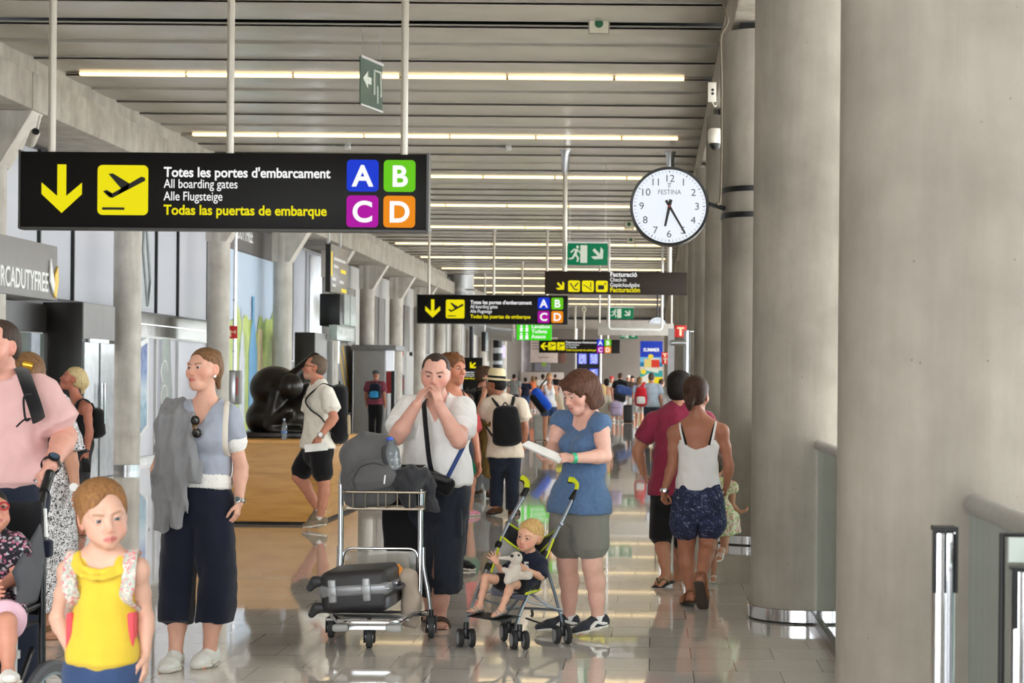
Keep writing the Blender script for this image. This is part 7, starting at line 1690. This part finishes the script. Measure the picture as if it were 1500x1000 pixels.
def water_bottle(base, h, r, cap_m, label, tilt=None, liquid=True):
    base = Vector(base); ax = Vector(tilt or (0, 0, 1)).normalized(); o = empty('water_bottle', base, label, 'bottle')
    m = MB(); m.lathe([(r * .9, 0), (r, h * .04), (r, h * .2), (r * .94, h * .24), (r, h * .28), (r, h * .4), (r * .94, h * .44), (r, h * .48), (r * .98, h * .62), (r * .6, h * .8), (r * .34, h * .88), (r * .32, h * .93)], base, ax, 24); m.build('bottle', glassmat('bottle_plastic', (.84, .9, .95, 1), .14, .06), o)
    m = MB(); m.lathe([(r * .4, h * .915), (r * .4, h * .99), (r * .36, h)], base, ax, 18); m.build('cap', cap_m, o)
    if r < .04: m = MB(); m.lathe([(r * 1.012, h * .3), (r * 1.012, h * .42)], base, ax, 24, cap=False); m.build('label_band', mat('label_blue', (90, 130, 190), .4), o)
    return o
water_bottle((P(416, 640, 18.4).x, 18.4, PZ), .22, .031, mat('cap_pale_blue', (170, 200, 230), .4), 'small clear water bottle standing on the plinth edge in front of the sculpture')
o = tag(MB().tube(spline([P(505, 610, 18.0), P(506, 632, 18.05), P(500, 650, 18.05), P(493, 652, 18.1), P(494, 645, 18.15), P(505, 645, 18.1), P(512, 653, 18.1)]), .004, 5).build('cord', M_blackmetal), 'thin dark cord dangling from the backpack of the man in white polo', 'cord')
# ================================================================ luggage trolley
TX = P(558, 800, 10.3).x; YR, YF = 10.35, 9.72
lx, rx = P(499, 800, YR).x, P(616, 800, YR).x; cx = (lx + rx) / 2
o = empty('luggage_trolley', (cx, 10.1, 0), 'steel airport luggage trolley with wire basket in front of the man in white t-shirt', 'trolley')
def part(mb, name, m_, par=None, sm=40): return mb.build(name, m_, par or o, sm)
zt = P(497, 694, YR).z
for x in (lx, rx):
    m = MB(); m.tube(round_path([(x, YR - .04, .16), (x, YR, .5), (x, YR, zt), (x, YR + .2, zt + .03)], .08), .0165, 14); part(m, 'upright', M_chrome)
m = MB(); m.tube([(lx, YR + .2, zt + .03), (rx, YR + .2, zt + .03)], .019, 14); part(m, 'push_handle', M_blackmetal)
# wire basket
z1, z0 = P(560, 720.5, 10.12).z, P(560, 745, 10.12).z; by0, by1 = 10.1, YR - .02; bx0, bx1 = P(501, 730, 10.1).x, P(619, 730, 10.1).x
m = MB()
for z in (z1, z0): m.tube(round_path([(bx0, by1, z), (bx0, by0, z), (bx1, by0, z), (bx1, by1, z)], .03), .0065, 8)
m.tube([(bx0, by1, z0), (bx1, by1, z0)], .0065, 8)
for px in (517, 535, 553.6, 565, 582, 600): x = P(px, 730, by0).x; m.tube([(x, by0, z1), (x, by0, z0), (x, by1, z0)], .004, 6)
for yy in (10.18, 10.26):
    m.tube([(bx0, yy, z1), (bx0, yy, z0), (bx1, yy, z0), (bx1, yy, z1)], .004, 6)
part(m, 'wire_basket', mat('basket_wire', (182, 170, 152), .3, .9))
# middle loop with clear panel
zl = P(558, 803, YR).z
m = MB(); m.tube(round_path([(lx, YR, zl - .22), (lx + .02, YR, zl), (rx - .02, YR, zl), (rx, YR, zl - .22)], .05), .008, 10); part(m, 'loop', M_chrome)
m = MB(); m.box((cx, YR, zl - .12), (rx - lx - .05, .006, .21)); part(m, 'clear_panel', glassmat('smoky_panel', (.72, .7, .66, 1), .25))
# base
zp = .165
m = MB(); m.tube(round_path([(rx + .03, YR + .02, .13), (rx - .01, 10.1, zp), (P(582, 902, YF).x, YF, zp), (P(498, 902, YF).x, YF, zp), (lx - .01, 10.1, zp), (lx - .03, YR + .02, .13)], .08), .017, 12); part(m, 'base_frame', M_chrome)
m = MB()
for yy in (9.9, 10.08, 10.24): m.tube([(lx, yy, zp - .01), (rx, yy, zp - .01)], .009, 8)
m.box((cx, 10.05, zp - .04), (.34, .5, .02)); part(m, 'platform', M_steel)
for px in (499, 577):
    m = MB(); q = P(px, 908, YF); m.box((q.x, YF - .0, zp - .03), (.09, .05, .04), bev=.014); part(m, 'bumper', mat('bumper_grey', (168, 168, 166), .5))
for px, yy, r in ((485, 10.28, .062), (541, 9.9, .062), (631.5, 10.3, .066)):
    x = P(px, 930, yy).x; m = MB(); m.lathe([(r * .9, -.018), (r, -.012), (r, .012), (r * .9, .018)], (x, yy, r), (1, .12, 0), 28); w_ = part(m, 'wheel', mat('tyre_grey', (52, 52, 54), .6))
    m = MB(); m.lathe([(r * .5, -.02), (r * .5, .02)], (x, yy, r), (1, .12, 0), 20); part(m, 'hub', M_steel, w_)
    m = MB(); m.box((x, yy + .01, r * 1.55), (.06, .085, .05), bev=.012)
    for q in (-.027, .027): m.box((x + q, yy + .005, r * 1.1), (.007, .05, r * 1.3), bev=.002)
    m.tube([(x, yy, r * 1.7), (x, yy, zp)], .014, 10); part(m, 'caster_fork', M_blackmetal)
for x, wx in ((rx, P(631, 900, 10.3).x), (lx, P(485, 900, 10.28).x)):
    m = MB(); m.tube(spline([(x + (wx - x) * .25, YR, .52), (x + (wx - x) * .3, YR, .4), (x + (wx - x) * .7, YR - .01, .26), (wx, 10.3, .12)]), .012, 10); part(m, 'stay', M_steel)
# hard suitcase lying on it
q0, q1 = P(470, 868, 9.86), P(572, 868, 9.86); c = V((q0.x + q1.x) / 2, 10.08, .315); L = q1.x - q0.x
o = empty('suitcase', (c.x, c.y, .19), 'dark hard shell suitcase with silver band and latches lying on the luggage trolley', 'suitcase')
Rm = (Matrix.Rotation(R_(-4), 3, 'Y') @ Matrix.Rotation(R_(-3), 3, 'Z')); T = lambda x, y, z: c + Rm @ Vector((x, y, z))
m = MB(); m.box(c, (L, .44, .235), Rm, bev=.045, seg=4); part(m, 'shell', mat('suitcase_shell', (46, 44, 46), .45, 0, .1, 12, bump=.25, bscale=200), sm=60)
m = MB(); m.box(c + Rm @ V(0, 0, .01), (L + .016, .456, .078), Rm, bev=.03, seg=3); m.box(c + Rm @ V(0, 0, .01), (L + .024, .464, .012), Rm, bev=.004); part(m, 'silver_band', mat('silver_plastic', (150, 152, 156), .35, .4))
for x in (-L / 2 + .075, L / 2 - .12):
    m = MB(); m.box(T(x, -.225, .01), (.046, .02, .13), Rm, bev=.009, seg=3); m.box(T(x, -.238, .01), (.05, .008, .05), Rm, bev=.003); part(m, 'latch', mat('latch_silver', (160, 161, 163), .35, .3))
for z in (.062, -.085):
    m = MB(); sd = Sdf(.005); sd.chain([T(-L / 2 + .03, -.17, z), T(-L / 2 - .03, -.175, z + .005), T(-L / 2 - .06, -.178, z - .03)], [.03, .026, .021], .02); sd.build('corner_foot', mat('suitcase_foot', (56, 56, 60), .5), o)
m = MB(); m.tube(round_path([T(L / 2 + .005, -.12, .01), T(L / 2 + .035, -.12, -.005), T(L / 2 + .035, .06, -.005), T(L / 2 + .005, .06, .01)], .02), .011, 10); part(m, 'carry_handle', mat('handle_dark', (72, 74, 80), .4))
m = MB(); m.box(T(L / 2 + .004, -.03, .01), (.02, .2, .055), Rm, bev=.008); m.box(T(L / 2 - .02, -.1, -.07), (.05, .22, .07), Rm, bev=.016); part(m, 'corner_guard', mat('guard_grey', (92, 94, 100), .4))
m = MB(); m.box(T(L / 2 + .018, -.06, .02), (.01, .035, .018), Rm, bev=.003); part(m, 'lock', M_chrome)
# beige bag and orange bag behind the suitcase
sd = Sdf(.009); sd.chain([P(601, 906, 10.22), P(603, 880, 10.22), P(598, 848, 10.22), P(597, 838, 10.22)], [(.05, .07), (.052, .075), (.05, .06), (.03, .03)], .02, V(1, 0, 0), n=3.); sd.warp(folds(.007, 40, 30, 34, 2.))
tag(sd.build('shopping_bag', cloth('beige_paper', (196, 180, 164), .08)), 'crumpled beige bag squeezed between suitcase and trolley upright', 'bag')
sd = Sdf(.008); sd.u(ec(P(545, 838, 10.2), P(580, 838, 10.22), (.04, .05), (.045, .05), V(0, 0, 1))); sd.warp(folds(.009, 60, 45, 50))
o2 = tag(sd.build('plastic_bag', mat('orange_plastic', (238, 150, 40), .35, bump=.3, bscale=60)), 'crumpled orange plastic bag behind the suitcase on the trolley', 'bag')
# grey backpack in the basket
Q = lambda x, y, d=0.: P(x, y, 10.2 + d); c_gb = cloth('backpack_grey', (98, 97, 98), .08, vscale=4)
o = empty('backpack', Q(543, 742), 'large grey backpack sitting in the wire basket of the luggage trolley', 'backpack')
sd = Sdf(.008); sd.chain([Q(543, 722, .02), Q(541, 700, .02), Q(540, 672, .03), Q(548, 655, .04)], [(.155, .085), (.15, .095), (.14, .1), (.11, .08)], .04, V(1, 0, 0), n=3.); sd.u(ec(Q(520, 665, .03), Q(562, 652, .04), (.07, .08), (.06, .06), V(0, 0, 1)), .05); sd.warp(folds(.006, 26, 20, 18, 1.)); sd.warp(folds(.0025, 70, 60, 44)); sd.cut(Q(543, 744.3), -UP); sd.build('bag_body', c_gb, o)
sd = Sdf(.008); sd.chain([Q(548, 708, -.085), Q(546, 698, -.085), Q(545, 684, -.07)], [(.115, .035), (.112, .05), (.085, .04)], .03, V(1, 0, 0), n=3.); sd.warp(folds(.005, 30, 30, 26, 3.)); sd.build('pocket', c_gb, o)
mb = MB(); mb.tube(spline([Q(519, 712, -.12), Q(519, 700, -.13), Q(528, 684, -.115), Q(548, 678, -.105), Q(566, 684, -.115)], 6), .0045, 6); mb.tube(spline([Q(568, 650, -.04), Q(562, 656, -.08), Q(563, 672, -.1), Q(572, 690, -.1)], 6), .013, 8, flat=((1, 0, 0), .4)); mb.build('zip', cloth('zip_grey', (70, 70, 72)), o)
mb = MB(); mb.box(Q(563.5, 702, -.138), (.008, .003, .05), Matrix.Rotation(.1, 3, 'Y')); mb.build('logo_patch', c_white, o)
b0 = Q(577, 690, -.075); b1 = Q(571, 641, -.03); water_bottle(b0, (b1 - b0).length, .047, mat('cap_blue', (50, 92, 214), .4), 'large clear water bottle with blue cap leaning on the grey backpack', b1 - b0)
sd = Sdf(.008); sd.chain([Q(582, 706, -.06), Q(600, 700, -.05), Q(618, 696, -.03)], [(.05, .05), (.065, .07), (.05, .05)], .03); sd.chain([Q(592, 715, -.03), Q(602, 735, .0)], [(.055, .05), (.045, .04)], .03); sd.chain([Q(612, 700, -.0), Q(630, 712, .05), Q(634, 745, .06)], [(.05, .05), (.04, .03), (.035, .02)], .02); sd.warp(folds(.011, 46, 40, 38, .7)); sd.warp(folds(.005, 95, 80, 80, 2.))
tag(sd.build('jacket', cloth('charcoal_fleece', (56, 56, 60), .1)), 'crumpled charcoal jacket stuffed beside the backpack on the trolley', 'jacket')
# ================================================================ pushchair
o = empty('pushchair', (P(760, 930, 10.05).x, 10.05, 0), 'folding umbrella pushchair with lime green handles and black seat holding the toddler', 'pushchair')
M_tube = mat('pushchair_tube', (160, 166, 178), .28, .85, .04); M_lime = cloth('lime_piping', (206, 214, 40), .04); c_seat = cloth('seat_black', (34, 34, 38), .08); c_seatg = cloth('seat_grey', (92, 94, 108), .06)
FR = lambda x, y: P(x, y, 10.36 - (y - 705) * .0021 - .0)        # right tube line
FL = lambda x, y: P(x, y, 10.44 - (y - 705) * .00225)
for nm, f, pts, grip in (('left', FL, [(769, 724), (746, 764), (730, 798), (715, 830), (699, 866), (688, 896), (680, 918)], [(765, 727), (771, 716), (771, 708), (768, 703), (763, 700)]), ('right', FR, [(840, 728), (820, 769), (798, 812), (784, 845), (770, 878), (760, 902), (756, 922)], [(837, 732), (844, 719), (845, 711), (840, 705), (832, 703)])):
    m = MB(); m.tube(spline([f(*q) for q in pts], 4), .0105, 12); part(m, 'side_tube', M_tube)
    m = MB(); pp = [f(*q) for q in grip]; m.tube(spline(pp, 5), .0185, 12); g = part(m, 'handle', M_blackmetal)
    m = MB(); m.tube(spline([q + V(.004, -.004, .004) for q in pp[1:]], 5), .0182, 12); part(m, 'lime_grip', M_lime, g)
    for q in (pts[2], pts[3]):
        m = MB(); m.lathe([(.017, -.02), (.02, 0), (.017, .02)], f(*q), f(*pts[3]) - f(*pts[2]), 14); part(m, 'joint', M_blackmetal)
    m = MB(); a = f(*pts[1]); m.tube([a, a + V(.012, -.012, .01)], .012, 8); part(m, 'button', M_tube)
hubs = {}
for nm, ax_, pr, yy in (('front left', (1, .35, 0), ((674, 933.5), (691, 934.5)), 9.95), ('front right', (1, .35, 0), ((752.5, 938), (769.6, 939)), 9.88), ('rear right', (1, .35, 0), ((815.5, 929), (831.7, 929)), 10.1), ('rear left', (1, .35, 0), ((738, 923.6), (753, 920.5)), 10.2)):
    cs = []
    for px, py in pr:
        c = P(px, py, yy); c.z = .053; cs.append(c)
        m = MB(); m.lathe([(.036, -.013), (.047, -.014), (.053, -.008), (.053, .008), (.047, .014), (.036, .013)], c, ax_, 28); w_ = part(m, 'wheel', mat('wheel_black', (34, 34, 36), .55))
        m = MB(); m.lathe([(.036, -.0145), (.034, -.016), (.012, -.012), (.012, .012), (.034, .016), (.036, .0145)], c, ax_, 28); part(m, 'hub', mat('hub_grey', (150, 152, 158), .4, .3), w_)
    mid = (cs[0] + cs[1]) / 2; hubs[nm] = mid
    m = MB(); m.tube([cs[0], cs[1]], .008, 8); m.tube([mid, mid + V(0, 0, .05), mid + V(0, .01, .085)], .015, 10); m.box(mid + V(0, 0, .025), (.03, .05, .06), bev=.012); part(m, 'caster', M_blackmetal)
j1 = FR(798, 823); j0 = FL(722, 820)
for a, b_ in ((j1, hubs['rear right'] + V(0, 0, .07)), (j0, hubs['rear left'] + V(0, 0, .07))):
    m = MB(); m.tube([a, a.lerp(b_, .5) + V(.005, 0, 0), b_], .009, 10); part(m, 'rear_leg', mat('rear_leg_dark', (84, 88, 98), .35, .6))
a, b_ = hubs['rear right'] + V(0, 0, .12), hubs['rear left'] + V(0, 0, .12)
m = MB(); m.tube([FR(784, 846), b_], .0075, 8); m.tube([FL(716, 832), a], .0075, 8); part(m, 'cross_brace', M_tube)
m = MB(); m.tube([FL(700, 866) + V(0, .02, 0), FR(774, 870) + V(0, .02, 0)], .008, 8); m.tube([a + V(0, 0, .02), b_ + V(0, 0, .02)], .008, 8); m.tube([FL(697, 875), b_ + V(0, .0, .02)], .006, 8); m.tube([FR(770, 880), a + V(0, 0, .02)], .006, 8); part(m, 'cross_bar', M_tube)
# seat cloth: back, wings, base as curved sheets
def sheet(fn, name, m_, nu=12, nv=12, th=.012, par=None):
    vs = [fn(i / nu, j / nv) for j in range(nv + 1) for i in range(nu + 1)]; n = len(vs); k = nu + 1
    fs = [(j * k + i, j * k + i + 1, (j + 1) * k + i + 1, (j + 1) * k + i) for j in range(nv) for i in range(nu)]
    off = V(0, th, -th * .3); vs2 = [v + off for v in vs]
    fs2 = [tuple(reversed([a + n for a in f])) for f in fs]; ed = []
    bd = [i for i in range(k)] + [j * k + nu for j in range(1, nv + 1)] + [nv * k + i for i in range(nu - 1, -1, -1)] + [j * k for j in range(nv - 1, 0, -1)]
    for a, b2 in zip(bd, bd[1:] + bd[:1]): ed.append((a, a + n, b2 + n, b2))
    mb = MB(); mb.add(vs + vs2, fs + fs2 + ed); return mb.build(name, m_, par or o, 180)
TL, TR, BL, BR = FL(745, 766), FR(820, 770), FL(720, 838), FR(786, 850)
def back(u, v):
    p = TL.lerp(TR, u).lerp(BL.lerp(BR, u), v); s_ = math.sin(math.pi * u)
    return p + V(.02 * s_, .16 * s_, -.06 * s_ * (1 - v) - .03 * s_)
bk = sheet(back, 'seat_back', c_seat)
m = MB(); m.tube([back(i / 20, 0) for i in range(21)], .0065, 8); part(m, 'piping', M_lime, bk)
for k_, (tube, u0) in enumerate(((lambda v: FL(735 - 15 * v, 785 + 53 * v), 0.), (lambda v: FR(811 - 24 * v, 789 + 60 * v), 1.))):
    def wing(u, v, tube=tube, u0=u0):
        p = tube(v); q = back(abs(u0 - .3), .35 + .6 * v) + V(0, -.07, 0); return p.lerp(q, u) + V(0, -.03 * math.sin(math.pi * u), 0)
    wg = sheet(wing, 'side_wing', cloth('seat_inner', (150, 150, 146), .05) if k_ == 0 else c_seat, 8, 8)
    m = MB(); m.tube([wing(i / 10, 0) for i in range(11)], .0065, 8); m.tube([wing(0, i / 10) + V(0, -.006, 0) for i in range(11)], .0065, 8); part(m, 'piping', M_lime, wg)
SL, SR = P(719, 860, 9.93), P(770, 868, 9.88); EL, ER = FL(722, 842) + V(0, .12, -.03), FR(788, 858) + V(0, .12, -.03)
seat = lambda u, v: SL.lerp(SR, u).lerp(EL.lerp(ER, u), v) + V(0, 0, -.045 * math.sin(math.pi * u) * (.3 + v) - .01)
st_ = sheet(seat, 'seat_base', c_seatg, th=.02)
m = MB(); m.tube([seat(1, i / 8) + V(.004, -.004, .006) for i in range(9)], .008, 8); part(m, 'piping', M_lime, st_)
ap = sheet(lambda u, v: seat(u, 0) + V(0, .02 * v, -.035 * v * (1 - .4 * math.sin(math.pi * u))), 'seat_apron', c_seatg, 8, 4, par=st_)
A, B_, C_, D_ = P(683, 899, 9.84), P(738, 908, 9.8), P(763, 899, 9.92), P(706, 892, 9.98)
fr_ = sheet(lambda u, v: A.lerp(B_, u).lerp(D_.lerp(C_, u), v) + V(0, 0, -.012), 'footrest', M_blackmetal, 4, 4, th=.008)
m = MB(); m.tube([P(770, 905, 10.0), hubs['rear right'] + V(0, 0, .02)], .006, 6); part(m, 'strap', c_seat)
m = MB(); m.tube([P(779, 893, 10.15), P(780, 900, 10.15), P(778, 903, 10.15)], .009, 6); part(m, 'brake_tab', M_blackmetal)
# ================================================================ wheelchair and its rider at the left edge
WY = 6.75; Q = lambda x, y, d=0.: P(x, y, WY + d)
t = NT('dark_rose_print'); v = t.coord(); vo = t.n('ShaderNodeTexVoronoi', Scale=100.); t.l(v, vo.inputs['Vector']); t.base(t.ramp(vo.outputs['Color'], [(.0, lin((26, 24, 34))), (.55, lin((30, 28, 38))), (.62, lin((212, 120, 150))), (.75, lin((176, 186, 190))), (.85, lin((40, 38, 46)))])); t.set(Roughness=.9); M_rose = t.m
p = Person('child with red glasses in dark rose-print top sitting in the wheelchair at the left edge', WY, -18, 1.25, 25, dict(neck=(-16, 785, .02), head=(-14, 752, -.02), shL=(18, 797), elL=(26, 845, -.03), wrL=(0, 858, -.16), shR=(-42, 797), elR=(-52, 845), wrR=(-24, 862, -.15), pel=(-14, 905, .0), hpL=(4, 905), hpR=(-32, 905), knL=(10, 912, -.32), knR=(-30, 912, -.32), anL=(12, 985, -.36), anR=(-28, 985, -.36), toL=(14, 1000, -.5), toR=(-28, 1000, -.5)), child=True, skin=(216, 152, 128), head=dict(yaw=38, pitch=22), hs=.82, gz=.3)
p.body(res=.008, fine=.0034, eyes=(60, 50, 40), brow=(90, 64, 48), legs=True); p.hair('short', H_dk, None, .006)
p.top(M_rose, .35, -.05, 'crew', .012, .02, res=.009, slv=.03, fold=.005); p.bottom(cloth('pale_pink', (238, 196, 214)), .45, .2, .014, .02, res=.009, name='skirt', gap=0)
for n in 'LR': p.shoe(n, c_white, sole_w)
mb = MB(); h = p.hd
for sg in (-1, 1):
    mb.tube([h.w(sg * .032 + .022 * math.cos(a), .1, .002 + .018 * math.sin(a)) for a in [i * .524 for i in range(12)]], .0035, 6, True); mb.tube([h.w(sg * .054, .098, .006), h.w(sg * .08, -.01, .006)], .0035, 6)
mb.build('glasses', mat('red_plastic', (170, 40, 50), .3), p.root)
o = empty('wheelchair', (Q(10, 950).x, WY, 0), 'black child wheelchair pushed by the man in pink t-shirt, cut off at the left edge', 'wheelchair')
xl = -2.8; xr = -2.375
M_fr = mat('chair_frame', (26, 27, 30), .3, .3); M_gf = cloth('chair_grey', (84, 86, 92), .06)
m = MB()
def cback(u, v): p_ = V(xl + (xr - xl) * u, WY + .16 - .1 * (1 - v) * 0 + .06 * math.sin(math.pi * u), 0); p_.z = Q(30, 738 + 170 * v).z - .012 * math.sin(math.pi * u) * (1 - v); return p_
sheet(cback, 'backrest', c_seat, 10, 6, .03)
sheet(lambda u, v: V(xl + (xr - xl) * u, WY + .15 - .42 * v, Q(30, 912).z - .01), 'seat', c_seat, 6, 6, .03)
for x, s_ in ((xl - .01, -1), (xr + .012, 1)):
    a = [V(x - .03 * s_, WY + .3, P(66, 692, 7.05).z), V(x - .03 * s_, WY + .25, P(66, 720, 7).z), V(x - .022 * s_, WY + .2, P(66, 745, 6.95).z), V(x - .005 * s_, WY + .17, Q(60, 800).z), V(x + .01 * s_, WY + .12, Q(56, 880).z), V(x + .02 * s_, WY + .1, .18)]
    m = MB(); m.tube(spline(a, 5), .014, 12); part(m, 'back_tube', M_fr)
    m = MB(); m.tube([a[0] + V(0, .02, .0), a[1]], .02, 12); part(m, 'grip', M_blackmetal)
    m = MB(); m.tube([a[2] + V(.012 * s_, -.004, 0), a[2].lerp(a[3], .85) + V(.012 * s_, -.004, 0)], .009, 8); part(m, 'grip_lever', M_alu)
    m = MB(); m.tube(round_path([(x, WY + .12, Q(0, 890).z), (x, WY - .3, Q(0, 895).z), (x, WY - .42, .3), (x, WY - .46, .12)], .06), .013, 10); m.tube([(x, WY - .3, .2), (x, WY + .12, .3)], .011, 8); m.tube([(x - .02 * s_, WY + .1, .45), (x - .02 * s_, WY - .25, .16)], .011, 8); part(m, 'side_frame', M_fr)
    m = MB(); m.tube([(x - .03 * s_, WY - .05, Q(0, 850).z), (x - .03 * s_, WY - .06, Q(0, 985).z)], .01, 8); m.lathe([(.02, 0), (.02, .03)], (x - .03 * s_, WY - .06, Q(0, 960).z), n=14); part(m, 'post', M_alu)
    sheet((lambda x: lambda u, v: V(x - .005 * s_ + .02 * math.sin(math.pi * v) * s_, WY + .13 - .3 * u, Q(0, 770 + 118 * v + 60 * u * (1 - v)).z))(x), 'side_panel', M_gf, 6, 8, .012)
    for yy, r in ((WY + .12, .2), (WY - .46, .09)):
        cx_ = x + .045 * s_; m = MB(); m.lathe([(r * .78, -.014), (r * .93, -.02), (r, -.01), (r, .01), (r * .93, .02), (r * .78, .014)], (cx_, yy, r), (1, -.25, 0), 36, cap=False); w_ = part(m, 'wheel', mat('chair_tyre', (92, 94, 100), .6))
        m = MB(); ax_ = V(1, -.25, 0).normalized(); m.lathe([(r * .8, -.01), (r * .8, .01), (r * .72, .012), (r * .72, -.012), (r * .8, -.01)], (cx_, yy, r), ax_, 36, cap=False)
        u_ = ax_.orthogonal().normalized(); v_ = ax_.cross(u_)
        for i in range(5): m.tube([V(cx_, yy, r), V(cx_, yy, r) + (u_ * math.cos(i * 1.257) + v_ * math.sin(i * 1.257)) * r * .78], .012, 8)
        m.lathe([(.03, -.02), (.03, .02)], (cx_, yy, r), ax_, 18); part(m, 'rim', mat('rim_grey', (138, 146, 152), .35, .4), w_)
        m = MB(); m.tube([(cx_, yy, r), (x, yy, r + .02), (x, yy, r + .12)], .01, 8); part(m, 'axle', M_fr)
for yy in (WY - .2, WY + .1):
    m = MB(); m.tube([(xl, yy, .24), (xr, yy, .24)], .011, 8); part(m, 'cross_tube', M_fr)
m = MB(); m.box((xl + .5 * (xr - xl), WY - .48, .08), (xr - xl, .2, .014), bev=.004); m.tube([(xl, WY - .46, .12), (xl + .02, WY - .48, .085)], .01, 8); m.tube([(xr, WY - .46, .12), (xr - .02, WY - .48, .085)], .01, 8); part(m, 'footplate', M_fr)
m = MB(); m.box(Q(67, 803, .16), (.05, .05, .07), bev=.012); part(m, 'blue_pouch', c_navy)
